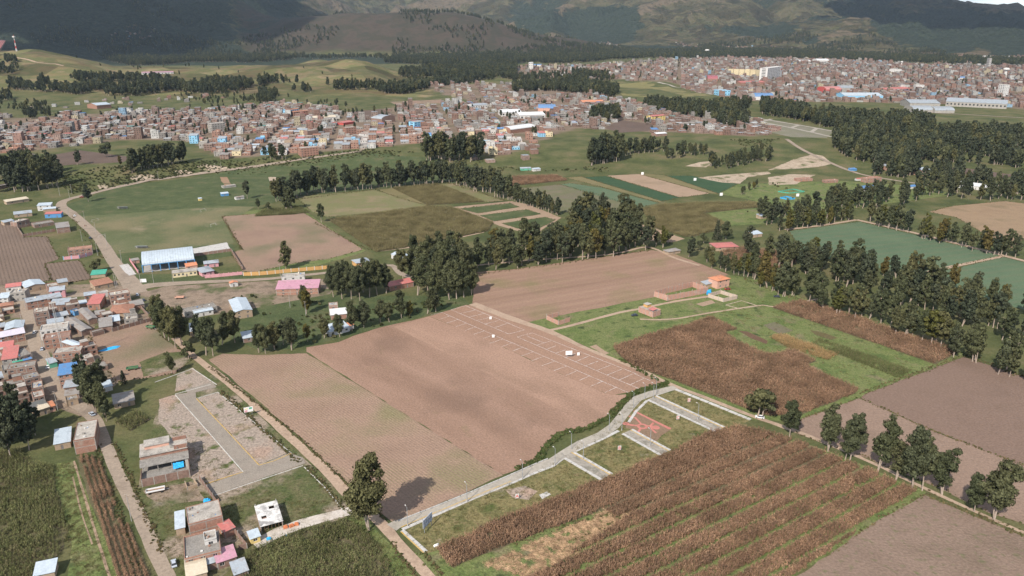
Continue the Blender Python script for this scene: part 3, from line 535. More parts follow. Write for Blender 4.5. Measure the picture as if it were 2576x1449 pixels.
# ridges of the seedling field: one furrow after another, real relief
mb = MB(); A0, A1, B0, B1 = G(560, 893), G(771, 890), G(985, 1310), G(1264, 1195)
poly = [G(*p) for p in [(530, 906), (560, 892), (655, 895), (769, 890), (930, 988), (1089, 1087), (1262, 1196), (1002, 1312), (987, 1310), (870, 1212), (749, 1096), (640, 1002)]]
dn = Vector((-ROWD.y, ROWD.x, 0)); o0 = poly[3]
def clipline(o, d, poly):
    ts = []
    for i in range(len(poly)):
        a, b = poly[i], poly[(i + 1) % len(poly)]; e = b - a; den = d.x * e.y - d.y * e.x
        if abs(den) < 1e-9: continue
        t = ((a.x - o.x) * e.y - (a.y - o.y) * e.x) / den; s = ((a.x - o.x) * d.y - (a.y - o.y) * d.x) / den
        if 0 <= s < 1: ts.append(t)
    return sorted(ts)
for sgn in (1, -1):
    k = 0
    while k < 260:
        o = o0 + dn * sgn * (k + .5) * 1.35; ts = clipline(o, ROWD, poly); k += 1
        if len(ts) < 2: 
            if k > 3: break
            continue
        for t0, t1 in zip(ts[::2], ts[1::2]):
            n = max(2, int((t1 - t0) / 14)); prev = None
            for j in range(n + 1):
                c = o + ROWD * (t0 + (t1 - t0) * j / n) + dn * (.14 * noise.noise(Vector((k, j * .3, 0))) + .9 * noise.noise(Vector((0, (t0 + (t1 - t0) * j / n) * .02, k * .02))))
                h = .055 + .035 * noise.noise(Vector((c.x * .1, c.y * .1, 7)))
                cur = [c - dn * .42 + Vector((0, 0, .062)), c + Vector((0, 0, .07 + h)), c + dn * .42 + Vector((0, 0, .062))]
                if prev:
                    for q in (0, 1):
                        n0 = len(mb.v); mb.v += [tuple(prev[q]), tuple(prev[q + 1]), tuple(cur[q + 1]), tuple(cur[q])]
                        mb.f.append((n0, n0 + 3, n0 + 2, n0 + 1) if True else ()); mb.m.append(0)
                prev = cur
    # next side
fo = mb.obj('furrow_ridges', soil('ridge soil', [(.25, .168, .122), (.285, .193, .141), (.222, .155, .111)], patch=((.20, .19, .09), .025, .48, .75)))
tag(fo, 'parallel soil ridges of the seedling field', 'furrows', kind='stuff')

# ------------------------------------------------------------------ roads, lanes and kerbs
road('dirt_road', [(470, 1560), (421, 1449), (384, 1374), (351, 1299), (318, 1236), (283, 1161), (263, 1111), (242, 1061), (207, 1026), (150, 985), (130, 949), (110, 911), (97, 884), (87, 854), (75, 811), (67, 779), (50, 749), (40, 730)], [5.2, 5, 5, 5, 6, 7, 9, 8, 7, 7, 7], D_ROAD, 3, 'dirt street through the brick village')
road('dirt_road', [(60, 752), (120, 748), (200, 742), (290, 736), (350, 728)], [7, 8, 12], D_ROAD, 4, 'dirt cross street to the village square')
road('dirt_road', [(345, 738), (325, 707), (287, 659), (250, 602), (215, 567), (180, 537), (155, 520), (158, 508), (178, 500), (210, 492), (290, 472), (400, 451), (542, 432), (644, 419), (719, 407), (861, 387), (909, 378), (918, 362), (940, 345)], [14, 10, 9, 9, 10, 9, 7, 6, 6, 6, 6, 7], D_ROAD, 5, 'pale dirt road curving up to the town')
road('dirt_road', [(335, 728), (375, 719), (470, 712), (644, 704), (704, 699), (790, 690), (860, 682), (930, 672), (985, 668), (1010, 690), (1060, 705)], [12, 7, 6, 5, 5, 6], D_ROAD, 6, 'dirt road past the school wall')
road('dirt_lane', [(440, 850), (470, 880), (487, 896), (575, 964), (644, 1024), (719, 1091), (774, 1141), (832, 1196), (882, 1251), (955, 1312), (977, 1337), (1020, 1387), (1078, 1449), (1150, 1540)], [4.4, 4, 4, 4.2, 4.2, 4.6, 4.2, 4.2], D_LANE, 4, 'dirt lane along the seedling field')
road('dirt_lane', [(1188, 764), (1288, 802), (1385, 835), (1462, 871), (1553, 908), (1613, 932), (1688, 968), (1763, 996), (1882, 1043), (2010, 1088), (2180, 1158), (2300, 1216), (2450, 1286), (2600, 1350)], [7, 6, 5, 3.2, 3, 3, 3, 2.4, 2, 2], D_LANE, 4, 'narrow dirt lane between the maize and the chalked plots')
road('farm_track', [(1378, 832), (1440, 818), (1560, 786), (1606, 778), (1700, 758), (1790, 745)], 2.8, D_LANE, 3, 'farm track to the unfinished brick house')
road('farm_track', [(1610, 803), (1690, 803), (1800, 785), (1920, 768), (1945, 772), (2060, 752)], 2.0, D_LANE, 3, 'faint wheel track across the pasture')
road('farm_track', [(1195, 668), (1330, 655), (1480, 645), (1560, 636), (1630, 622), (1700, 650), (1760, 668)], 3, D_LANE, 3, 'dirt track along the foot of the grove')
road('farm_track', [(2155, 553), (2240, 572), (2350, 598), (2520, 642), (2600, 662)], 5, D_LANE, 3, 'earth track along the emerald field')
road('farm_track', [(1975, 578), (2060, 568), (2155, 553)], 4, D_LANE, 3, 'earth bank along the top of the emerald field')
road('farm_track', [(2300, 692), (2400, 670), (2522, 645)], 4, D_LANE, 4, 'earth bank between two emerald fields')
road('farm_track', [(1978, 350), (2010, 372), (2062, 398), (2150, 434), (2240, 452), (2340, 466)], 6, D_ROAD, 6, 'pale track down the quarry shoulder')
road('dirt_road', [(945, 632), (1030, 622), (1120, 604), (1215, 584)], 4, D_LANE, 3, 'track along the foot of the maize field')
for pts in ([(1890, 303), (1990, 322), (2092, 345)], [(1905, 298), (2010, 315), (2098, 331)], [(1990, 322), (2010, 315)], [(1940, 300), (1900, 312)], [(2040, 333), (2055, 323)]):
    road('settlement_road', pts, 7, D_CONC, 5, 'pale road of the new settlement on levelled ground')
road('channel_road', [(1655, 207), (1690, 216), (1740, 226), (1790, 238)], 10, D_CONC, 5, 'pale concrete channel between the meadow and the city')
road('main_road', [(2310, 282), (2420, 288), (2576, 297)], 8, D_ROAD, 4, 'grey road past the long hangars')
road('hill_track', [(40, 145), (100, 158), (160, 166)], 6, D_LANE, 8, 'track on the grassy hill')
# concrete street with kerbs
CR = [(985, 1328), (1000, 1319), (1095, 1284), (1195, 1244), (1288, 1204), (1338, 1181), (1388, 1162), (1425, 1138), (1463, 1116), (1514, 1094), (1545, 1072), (1572, 1038), (1604, 1003), (1640, 990), (1700, 975)]
road('concrete_street', CR, [5.5, 4.6, 4.2, 4.2, 4.4, 4.6, 5, 5.2, 5.2, 5.2, 5.2, 4.6], D_CONC, 5, 'pale concrete street along the ploughed field', amp=.12)
def kerb(name, pts, width, h, mat, off=0.0, parent=None, label=None, cat='kerb', dash=None, world=False, z0=.0):
    """raised strip along a line; dash = alternate piece lengths"""
    w = pts if world else W(pts); mb = MB()
    for a, b in zip(w, w[1:]):
        d = (b - a); L_ = d.length; d = d.normalized(); n = Vector((-d.y, d.x, 0)); t = 0.0
        step = dash or L_
        while t < L_ - .05:
            t1 = min(t + step * (.94 if dash else 1), L_); p, q = a + d * t + n * off, a + d * t1 + n * off
            hh = h * (1 + .12 * noise.noise(p * .7))
            M_ = Matrix.Translation((p.x, p.y, gz(p.x, p.y) + z0)) @ Matrix.Rotation(math.atan2(d.y, d.x), 4, 'Z')
            mb.box(0, -width / 2, 0, (q - p).length, width / 2, hh, 0, M_); t += step
    o = mb.obj(name, mat, parent)
    if not parent: tag(o, label, cat, kind='structure')
    return o
SIDE = [((1428, 1143), (1526, 1200), 4.8), ((1578, 1086), (1674, 1139), 4.6), ((1640, 1001), (1812, 1081), 4.8)]
for i, (a, b, wd) in enumerate(SIDE):
    road('concrete_street', [a, b], wd, D_SIDE, 6, f'{nth(i + 1)} concrete side street from the billboard', amp=.15)
    A, B = G(*a), G(*b); d = (B - A).normalized(); n = Vector((-d.y, d.x, 0))
    for sgn, nm in ((1, 'beyond'), (-1, 'before')):
        line = [A + n * sgn * (wd / 2 + .8), B + n * sgn * (wd / 2 + .8)]
        kerb('sidewalk', line, 1.5, .17, D_WALK, label=f'concrete sidewalk {nm} the {nth(i + 1)} side street', cat='sidewalk', world=True, dash=3)
        if sgn == 1: kerb('painted_kerb', [A + n * sgn * (wd / 2 - .15), B + n * sgn * (wd / 2 - .15)], .55, .22, D_KERB, label=f'yellow painted kerb of the {nth(i + 1)} side street', world=True, dash=4)
kerb('sidewalk', [(1012, 1332), (1095, 1296), (1200, 1250), (1290, 1214), (1340, 1192), (1392, 1172), (1418, 1152)], 1.5, .16, D_WALK, label='broken concrete sidewalk along the lower street', cat='sidewalk', dash=3.1)
kerb('painted_kerb', [(1008, 1327), (1090, 1292), (1196, 1248), (1286, 1211)], .4, .18, D_KERB, label='yellow painted kerb along the lower street', dash=4)
kerb('sidewalk', [(1447, 1135), (1512, 1106), (1556, 1084)], 1.6, .16, D_WALK, label='concrete sidewalk between two side streets', cat='sidewalk', dash=3.1)
kerb('sidewalk', [(1582, 1062), (1600, 1035), (1628, 1008)], 1.4, .16, D_WALK, label='concrete sidewalk beside the pink garden', cat='sidewalk', dash=3.1)
kerb('sidewalk', [(1648, 994), (1700, 978)], 1.6, .16, D_WALK, label='short sidewalk at the end of the street', cat='sidewalk', dash=3.1)
kerb('sidewalk', [(1700, 980), (1790, 1016), (1888, 1056)], 1.8, .3, D_WALK, label='long concrete footing along the dirt lane', cat='sidewalk', dash=5)
kerb('sidewalk', [(1012, 1335), (1072, 1389)], 1.6, .22, D_WALK, label='short sidewalk along the dirt lane at the billboard', cat='sidewalk', dash=4)
kerb('painted_kerb', [(1009, 1338), (1066, 1391)], .45, .26, D_KERB, label='orange painted kerb along the dirt lane')
kerb('retaining_wall', [(1002, 1313), (1095, 1276), (1196, 1235), (1288, 1195), (1340, 1172), (1378, 1156)], .35, .7, D_WALK, label='low grey concrete wall between street and field', cat='wall', dash=6)
# gravel streets of the building plots
road('gravel_street', [(470, 986), (540, 968)], 7, D_GRAVEL, 5, 'gravel street end at the lane corner', amp=.2)
sheet('gravel_street', [(441, 993), (492, 985), (494, 1003), (652, 1171), (728, 1139), (762, 1152), (768, 1166), (540, 1245), (516, 1222), (612, 1188)], D_GRAVEL, 4, 'gravel street looping round the empty plots', 'street', amp=.15)
for i, (pts, m, lab) in enumerate([
    ([(441, 992), (530, 968)], D_WHITE, 'pale kerb at the far end of the gravel street'), ([(441, 994), (530, 1094), (612, 1188)], D_WHITE, 'white kerb along the stony plot'), ([(612, 1188), (560, 1204), (518, 1218)], D_KERB, 'yellow kerb at the street corner by the big house'),
    ([(494, 1003), (570, 1083), (652, 1171)], D_KERB, 'yellow kerb along the enclosed block'), ([(652, 1171), (690, 1160), (733, 1141)], D_KERB, 'yellow kerb at the near end of the enclosed block'),
    ([(548, 987), (640, 1064), (733, 1141)], D_WHITE, 'white footing along the enclosed block by the lane'), ([(494, 1003), (548, 987)], D_WHITE, 'white kerb at the far end of the enclosed block'),
    ([(540, 1247), (660, 1206), (762, 1172)], D_WHITE, 'white kerb of the plot beside the unfinished house'), ([(764, 1174), (820, 1230), (870, 1292)], D_WHITE, 'low footing of the weedy plot by the lane'),
    ([(485, 928), (545, 968)], D_WHITE, 'low white footing at the small stony plot'), ([(390, 962), (440, 944), (484, 928)], D_WHITE, 'broken white footing by the harvested field')]):
    kerb('kerb', pts, .38, .24, m, label=lab, dash=3.2)
road('farm_track', [(640, 1372), (700, 1340), (760, 1318), (885, 1285)], [6, 6, 5], nmat('whitish dirt', [(.42, .37, .31), (.5, .45, .4), (.33, .28, .22)], scale=.12, fine=1, amt=.2), 5, 'whitish track to the unfinished house')

# chalk lines on the staked plots
staked = [o for o in COL.objects if o.name.startswith('staked_field')][0]
CH = nmat('chalk', [(.5, .46, .43), (.62, .59, .57), (.42, .34, .29)], scale=.8, fine=3, amt=.2)
c32 = lambda x, y: (1288 + x / 4, 724 + y / 4)
c21 = lambda x, y: (644 + x / 4, 724 + y / 4)
lines = [(c21(1960, 220), c21(2540, 465)), (c21(2110, 182), c21(2576, 372)), (c21(1868, 248), c21(2576, 555)), (c32(50, 495), c32(1275, 1015)), (c32(205, 455), c32(1260, 870)), (c32(0, 553), c32(1178, 1058)), (c32(0, 375), c32(125, 425)), (c21(2540, 465), c21(2576, 458)), (c32(0, 458), c32(125, 425)), (c32(50, 495), c32(205, 455)),
         (c21(1868, 248), c21(1750, 278)), (c32(150, 485), c32(320, 555)), (c32(1230, 865), c32(1390, 935)), (c21(1960, 222), c21(2110, 182))]
lines += [(c21(2050, 262), c21(2205, 225)), (c21(2140, 298), c21(2290, 260)), (c21(2220, 330), c21(2360, 297)), (c21(2305, 365), c21(2440, 330)), (c21(2395, 405), c21(2535, 357)),
          (c32(245, 580), c32(390, 535)), (c32(345, 620), c32(440, 585)), (c32(440, 660), c32(540, 625)), (c32(545, 700), c32(640, 660)), (c32(640, 745), c32(770, 690)), (c32(740, 785), c32(870, 738)), (c32(850, 835), c32(990, 780)), (c32(960, 878), c32(1105, 820)), (c32(1075, 930), c32(1215, 868)), (c32(1195, 975), c32(1330, 912))]
lines += [(c21(1945, 287), c21(1845, 318)), (c21(2030, 320), c21(1920, 357)), (c21(2120, 357), c21(2010, 392)), (c21(2205, 395), c21(2105, 430)), (c21(2300, 433), c21(2190, 470)), (c21(2390, 475), c21(2285, 510)), (c21(2485, 515), c21(2350, 562)), (c21(2576, 555), c21(2470, 595)),
          (c32(100, 602), c32(5, 637)), (c32(215, 645), c32(95, 687)), (c32(325, 690), c32(200, 735)), (c32(435, 738), c32(300, 785)), (c32(550, 788), c32(420, 835)), (c32(665, 833), c32(540, 883)), (c32(785, 885), c32(680, 932)), (c32(915, 940), c32(790, 993)), (c32(1055, 1000), c32(935, 1055))]
base = staked.location
for a, b in lines:
    A, B = G(*a), G(*b); d = (B - A).normalized(); n = Vector((-d.y, d.x, 0)); L_ = (B - A).length; mb = MB(); t = 0
    while t < L_:
        k = random.uniform(.5, 2.6); w_ = random.uniform(.07, .15); p, q = A + d * t, A + d * min(t + k, L_); j = n * random.uniform(-.06, .06)
        mb.poly([(v.x - base.x, v.y - base.y, .105) for v in (p - n * w_ + j, q - n * w_ + j, q + n * w_ + j, p + n * w_ + j)]); t += k + random.choice([0, 0, .15, .5])
    mb.obj('chalk_line', CH, staked, loc=(0, 0, 0))
# pink garden paths
pg = sheet('pink_garden', [(1597, 1034), (1686, 1082), (1664, 1096), (1650, 1112), (1590, 1082), (1572, 1075)], soil('garden soil', [(.2, .135, .09), (.25, .17, .115)]), 3, 'brown garden with pink curving paths beside the street', 'garden')
def pink(pts, wd): road('garden_path', pts, wd, D_PINK, 5, parent=pg).location = -pg.location
pink([(1594, 1034), (1640, 1057), (1686, 1080)], 1.2)
pink([(1582, 1048), (1598, 1052), (1608, 1061), (1614, 1069)], 1.1); pink([(1570, 1067), (1590, 1070), (1606, 1072)], 1.3)
pink([(1624, 1072), (1640, 1073), (1656, 1076)], 1.2); pink([(1644, 1064), (1636, 1072), (1640, 1080), (1650, 1090)], 1.1); pink([(1612, 1078), (1606, 1086), (1604, 1090)], 1.1)
def disc(cx, cy, r0, r1):
    c = G(cx, cy); mb = MB(); n = 22
    for k in range(n):
        a0, a1 = 6.28318 * k / n, 6.28318 * (k + 1) / n
        mb.poly([(c.x + r * math.cos(a) - pg.location.x, c.y + r * math.sin(a) - pg.location.y, .12) for r, a in ((r0, a0), (r1, a0), (r1, a1), (r0, a1))])
    mb.obj('garden_circle', D_PINK, pg)
disc(1616, 1073, 1.3, 2.6); disc(1650, 1076, .05, 1.8); disc(1574, 1066, .05, 1.6)
# ------------------------------------------------------------------ trees
EUC = [(.075, .085, .045), (.095, .104, .054), (.115, .12, .06), (.084, .094, .054), (.14, .132, .06), (.102, .108, .057)]
L_EUC = leafmat('eucalyptus leaves', EUC)
L_YEL = leafmat('yellowish leaves', [(.095, .1, .032), (.125, .115, .036), (.14, .11, .042)])
L_DARK = leafmat('dark leaves', [(.058, .069, .043), (.073, .084, .052), (.088, .094, .056)])
L_BUSH = leafmat('bush leaves', [(.075, .09, .038), (.095, .11, .044), (.09, .092, .046), (.13, .12, .06)])
BARK = nmat('pale bark', [(.3, .235, .185), (.4, .32, .26), (.2, .155, .12)], scale=.6, fine=3, amt=.3, obj=True)
def leaf_blob(V, F, c, rad, n, size, r, flat=.75, droop=.35):
    for _ in range(n):
        d = Vector((r.gauss(0, 1), r.gauss(0, 1), r.gauss(0, 1) + .15)); d.normalize()
        q = r.random() ** .45
        p = c + Vector((d.x * rad * q, d.y * rad * q, d.z * rad * flat * q))
        nrm = (d + Vector((r.gauss(0, .4), r.gauss(0, .4), r.gauss(0, .4) + .1))).normalized()
        u = nrm.cross(Vector((r.gauss(0, .5), r.gauss(0, .5), 1))).normalized(); w = nrm.cross(u)
        s = size * r.uniform(.6, 1.3); a, b = u * s * .55, w * s + Vector((0, 0, -droop * s))
        i = len(V); V += [p - a * .6 - b * .5, p + a * .6 - b * .5, p + a + b * .1, p + b * .55, p - a + b * .1]; F.append((i, i + 1, i + 2, i + 3, i + 4))
def tree_meshes(kind, seed, h=24., n_leaf=2200, size=.75, merged=False, fat=1.0):
    r = random.Random(seed); tr = MB(); V, F = [], []
    lean = Vector((r.uniform(-.09, .09), r.uniform(-.09, .09), 1))
    if kind == 'eucalyptus':
        stems = r.choice([1, 2, 2, 3]); blobs = []; cb = r.uniform(.2, .36); wmax = h * r.uniform(.14, .2)
        for s in range(stems):
            ang = r.uniform(0, 6.28); out = (.02 if s == 0 else r.uniform(.05, .1)) * h; top = h * (.97 if s == 0 else r.uniform(.66, .88))
            pts = []
            for k in range(8):
                t = k / 7; bend = out * t ** .7
                pts.append(Vector((math.cos(ang) * bend + lean.x * top * t + .012 * h * math.sin(3 * t + seed), math.sin(ang) * bend + lean.y * top * t + .012 * h * math.cos(4 * t + seed), top * t)))
            r0 = h * .012 * (1 if s == 0 else .75); tr.tube(pts, [r0 * (1.25 if k == 0 else 1 - .88 * k / 7) for k in range(8)], 6)
            nl = 36 if stems == 1 else 26 if stems == 2 else 20
            for q in range(nl):
                t = cb + (1 - cb) * (q + r.uniform(.0, 1)) / nl; k = min(int(t * 7), 6); p = pts[k].lerp(pts[k + 1], t * 7 - k)
                tt = (t - cb) / (1 - cb); prof = min(1, (tt + .18) * 2.2) * (1 - max(0, tt - .45) ** 1.3 * 1.25) + .1
                ln = wmax * prof * r.uniform(.25, 1.0) ** .6 * (1 if stems == 1 else .78); a = r.uniform(0, 6.28) + q * 2.4
                e = p + Vector((math.cos(a) * ln, math.sin(a) * ln, ln * r.uniform(.1, .55)))
                if q % 2 == 0: tr.tube([p + Vector((0, 0, -ln * .5)), p.lerp(e, .55) + Vector((0, 0, -.2 * ln)), e], [r0 * .4 * (1 - t * .6), r0 * .25, r0 * .1], 4, cap=False)
                blobs.append((e, fat * h * r.uniform(.039, .068) * (.62 + .5 * prof)))
                if q % 4 == 0: blobs.append((p, h * .05 * (.5 + .5 * prof)))
            blobs.append((pts[-1] - Vector((0, 0, h * .01)), h * .036)); blobs.append((pts[-2], h * .05))
        tot = sum(b[1] ** 2 for b in blobs)
        for c, rad in blobs: leaf_blob(V, F, c, rad, max(6, int(n_leaf * rad ** 2 / tot)), size, r, 1.05)
    elif kind == 'broad':
        pts = [Vector((lean.x * h * t, lean.y * h * t, h * t)) for t in (0, .2, .4, .62)]; tr.tube(pts, [h * .022, h * .018, h * .014, h * .006], 6)
        blobs = []
        for q in range(16):
            a = r.uniform(0, 6.28); t = r.uniform(.3, .95); rr = h * .3 * math.sin(min(t * 1.1, 1) * 3.0) ** .6 * r.uniform(.35, 1)
            e = Vector((math.cos(a) * rr, math.sin(a) * rr, h * t)); p = pts[1].lerp(pts[3], r.uniform(.1, .9)); tr.tube([p, e], [h * .006, h * .002], 4, cap=False); blobs.append((e, h * r.uniform(.1, .16)))
        tot = sum(b[1] ** 2 for b in blobs)
        for c, rad in blobs: leaf_blob(V, F, c, rad, max(6, int(n_leaf * rad ** 2 / tot)), size, r, .8)
    elif kind == 'conifer':
        tr.tube([(0, 0, 0), (0, 0, h)], [h * .02, h * .003], 6)
        for q in range(11):
            z = h * (.1 + .88 * q / 11); ln = h * .2 * (1 - q / 11.5) + .3
            for a in range(6):
                an = a * 1.047 + q * .5 + r.uniform(-.2, .2); e = Vector((math.cos(an) * ln, math.sin(an) * ln, z - ln * .12)); tr.tube([(0, 0, z), e], [h * .005, h * .002], 3, cap=False)
                for s in (.35, .7, 1): leaf_blob(V, F, Vector((0, 0, z)).lerp(e, s), h * .035, max(3, n_leaf // 260), size, r, .5)
    elif kind == 'bush':
        for q in range(9):
            a = r.uniform(0, 6.28); rr = h * .45 * r.random() ** .5; e = Vector((math.cos(a) * rr, math.sin(a) * rr, h * r.uniform(.25, .65))); tr.tube([(0, 0, 0), e], [h * .03, h * .01], 4, cap=False)
            leaf_blob(V, F, e, h * r.uniform(.24, .36), n_leaf // 9, size, r, .8)
    if merged:
        n = len(tr.v); tr.v += [tuple(p) for p in V]; tr.f += [tuple(n + k for k in f) for f in F]; tr.m += [1] * len(F); return tr
    cm = bpy.data.meshes.new('crown'); cm.from_pydata([tuple(p) for p in V], [], F); cm.update()
    return tr.mesh('trunk', BARK), cm
PROTO = {}
def protos(key, kind, n, h, n_leaf, size, leaf, seed0, fat=1.0):
    PROTO[key] = []
    for k in range(n):
        t, c = tree_meshes(kind, seed0 + k, h, n_leaf, size, fat=fat); c.materials.append(leaf); PROTO[key].append((t, c, h))
protos('near', 'eucalyptus', 10, 24, 8500, .52, L_EUC, 100, 1.18)
protos('mid', 'eucalyptus', 12, 24, 3600, .72, L_EUC, 200)
protos('yellow', 'eucalyptus', 4, 22, 3600, .72, L_YEL, 300)
protos('dark', 'eucalyptus', 6, 24, 3600, .72, L_DARK, 400)
protos('broad', 'broad', 4, 14, 2000, .7, L_EUC, 500)
protos('conifer', 'conifer', 2, 15, 2600, .5, L_DARK, 600)
protos('lone', 'eucalyptus', 1, 30, 14000, .55, L_EUC, 133, 1.3)
TREES = []; MASS = []
def tree(px, py, h, key, label, group, name='eucalyptus_tree', wide=1.0, idx=None, at=None):
    p = at if at is not None else G(px, py)
    t, c, ph = (PROTO[key][idx] if idx is not None else random.choice(PROTO[key]))
    s = h / ph * random.uniform(.86, 1.1); w = s * wide * random.uniform(.9, 1.25)
    o = empty(name, (p.x, p.y, p.z - .05), random.uniform(0, 6.28), label, 'tree', group); o.scale = (w, w, s)
    place('trunk', t, o); place('crown', c, o); TREES.append((p.x, p.y)); return o
tree(930, 1333, 29.5, 'lone', 'very tall twin-stemmed eucalyptus standing alone at the lane junction', 'lone trees', wide=1.12, idx=0)
def row(pts, phrase, key='mid', order='from the near end', adj='eucalyptus', group=None):
    """pts: (px, py, height[, key])"""
    for i, p in enumerate(pts):
        k = p[3] if len(p) > 3 else key
        a = {'yellow': 'yellowish eucalyptus', 'dark': 'dark eucalyptus', 'broad': 'round leafy tree', 'conifer': 'conical conifer'}.get(k, adj)
        nm = {'broad': 'leafy_tree', 'conifer': 'conifer_tree'}.get(k, 'eucalyptus_tree')
        tree(p[0], p[1], p[2], k, f'{a}, {nth(i + 1)} {order} {phrase}', group or phrase, nm)
def line_row(poly, n, h0, h1, jit, phrase, order='from the left', mix=(('mid', .7), ('dark', .18), ('yellow', .12)), group=None, adj='eucalyptus', mass=False):
    w = [G(*p) for p in poly]; seg = [(b - a).length for a, b in zip(w, w[1:])]; T = sum(seg); out = []
    for i in range(n):
        t = (i + random.uniform(.15, .85)) / n * T; k = 0
        while k < len(seg) - 1 and t > seg[k]: t -= seg[k]; k += 1
        p = w[k].lerp(w[k + 1], t / seg[k]); p = p + Vector((random.uniform(-1, 1) * jit * .3, random.uniform(-1, 1) * jit, 0)); p.z = gz(p.x, p.y); out.append(p)
    if mass: MASS.extend((p.x, p.y, p.z, random.uniform(h0, h1) / 24) for p in out); return
    out.sort(key=lambda p: project(p.x, p.y, p.z)[0])
    for i, p in enumerate(out):
        k = random.choices([m[0] for m in mix], [m[1] for m in mix])[0]
        a = {'yellow': 'yellowish eucalyptus', 'dark': 'dark eucalyptus', 'broad': 'round leafy tree'}.get(k, adj)
        tree(0, 0, random.uniform(h0, h1), k, f'{a}, {nth(i + 1)} {order} in the {phrase}', group or phrase, 'leafy_tree' if k == 'broad' else 'eucalyptus_tree', at=p)
row([(1985, 1098, 20), (2081, 1135, 24), (2125, 1156, 21), (2139, 1161, 20), (2208, 1190, 25), (2255, 1210, 21), (2297, 1228, 28), (2318, 1234, 24), (2368, 1245, 23), (2450, 1288, 18), (2500, 1307, 26)], 'of the row along the bare field', 'near', order='from the far end', group='eucalyptus row along the bare field')
row([(1905, 1052, 17, 'broad'), (1918, 1050, 16, 'broad')], 'of the pair beside the white car', order='from the left', group='pair beside the white car')
row([(262, 1052, 20, 'near'), (240, 1040, 24, 'near'), (225, 1012, 24, 'dark'), (252, 1000, 20, 'near'), (208, 985, 22, 'dark'), (268, 1060, 9, 'broad')], 'of the clump beside the village street', group='clump beside the village street')
row([(75, 1132, 20, 'dark'), (30, 1152, 24, 'dark'), (58, 1110, 26, 'dark'), (18, 1092, 26, 'dark'), (90, 1095, 20, 'dark'), (-10, 1130, 25, 'dark'), (40, 1060, 20, 'dark')], 'of the dark grove above the green maize', 'near', group='dark grove above the green maize')
row([(440, 875, 26), (458, 868, 23), (415, 850, 25), (425, 858, 24), (398, 828, 22), (520, 893, 22), (537, 896, 20), (475, 903, 12, 'broad'), (432, 941, 12), (560, 868, 20), (590, 862, 22), (505, 860, 18, 'dark')], 'of the grove at the corner of the harvested field', 'near', order='counted', group='grove at the corner of the harvested field')
tree(312, 966, 10, 'conifer', 'small sparse conifer beside the green cart in the harvested field', 'lone trees', 'conifer_tree')
row([(651, 887, 20), (667, 890, 21), (690, 880, 17), (735, 881, 19), (712, 868, 17, 'dark'), (774, 860, 13, 'yellow'), (816, 851, 15), (856, 848, 15), (885, 833, 21), (915, 824, 17), (956, 811, 16), (979, 810, 13), (1009, 801, 21), (1030, 797, 12, 'yellow'), (1076, 789, 19), (1096, 785, 19)], 'in the line edging the ploughed field', 'near', order='from the village end', group='line edging the ploughed field')
row([(840, 747, 24), (862, 752, 26), (885, 755, 27), (905, 756, 25), (930, 748, 27), (950, 742, 24), (972, 738, 22), (915, 735, 25, 'dark'), (870, 735, 26), (770, 790, 18, 'yellow'), (768, 775, 18)], 'in the clump behind the pink shed', 'near', order='counted', group='clump behind the pink shed')
row([(1015, 702, 22), (1035, 698, 24), (1052, 742, 26), (1078, 747, 30), (1100, 752, 29), (1130, 753, 31), (1150, 752, 30), (1168, 748, 28), (1185, 742, 24), (1062, 705, 27), (1090, 705, 28, 'dark'), (1115, 708, 30), (1140, 706, 29), (1165, 704, 27), (1045, 672, 24), (1080, 668, 27), (1105, 664, 30), (1130, 662, 26), (1160, 668, 28), (1180, 690, 24)], 'in the tall grove beside the chalked plots', 'near', order='counted', group='tall grove beside the chalked plots')
line_row([(1195, 675), (1350, 662), (1500, 645), (1640, 622)], 28, 19, 28, 9, 'grove edge above the brown field')
line_row([(1215, 648), (1400, 628), (1610, 590)], 24, 20, 28, 14, 'back rank above the brown field')
line_row([(1440, 590), (1500, 572), (1600, 575)], 12, 18, 30, 12, 'far end of the central grove', mix=(('mid', .5), ('yellow', .35), ('dark', .15)))
row([(1460, 562, 27), (1472, 566, 33), (1482, 561, 31), (1492, 558, 28), (1452, 560, 22)], 'of the tallest group rising over the weedy field', 'mid', group='tallest group over the weedy field')
line_row([(690, 508), (780, 486), (1000, 470), (1131, 457), (1204, 480), (1277, 501)], 84, 21, 31, 9, 'long row above the stubble fields', mass=True, mix=(('mid', .6), ('dark', .4)))
line_row([(1280, 500), (1340, 520), (1408, 541)], 26, 14, 20, 5, 'hedge-like row beside the small green plots', mass=True, mix=(('dark', .6), ('mid', .4)))
row([(720, 528, 24), (733, 528, 22), (808, 560, 21), (719, 677, 24), (675, 530, 10, 'broad'), (650, 526, 13), (622, 500, 20, 'dark'), (222, 507, 20, 'dark'), (195, 415, 17, 'dark'), (305, 416, 14, 'yellow'), (270, 395, 20, 'broad'), (245, 683, 10, 'broad')], 'of the solitary trees around the football pitch', 'mid', order='counted', group='solitary trees around the pitch')
line_row([(0, 480), (60, 484), (140, 470)], 16, 25, 33, 10, 'dark clump at the road bend', mix=(('dark', .8), ('mid', .2)))
line_row([(-20, 455), (60, 440), (135, 448)], 26, 24, 32, 14, 'back of the dark clump at the road bend', mass=True, mix=(('dark', .8), ('mid', .2)))
line_row([(325, 430), (465, 408)], 26, 20, 30, 9, 'clump above the eroded bank', mass=True, mix=(('dark', .5), ('mid', .5)))
line_row([(662, 402), (712, 400)], 5, 17, 23, 5, 'small clump by the grey road', mass=True, mix=(('dark', .7), ('mid', .3)))
line_row([(1070, 402), (1130, 408), (1205, 405)], 26, 26, 40, 16, 'tall clump on the slope below town', mass=True, mix=(('dark', .5), ('mid', .5)))
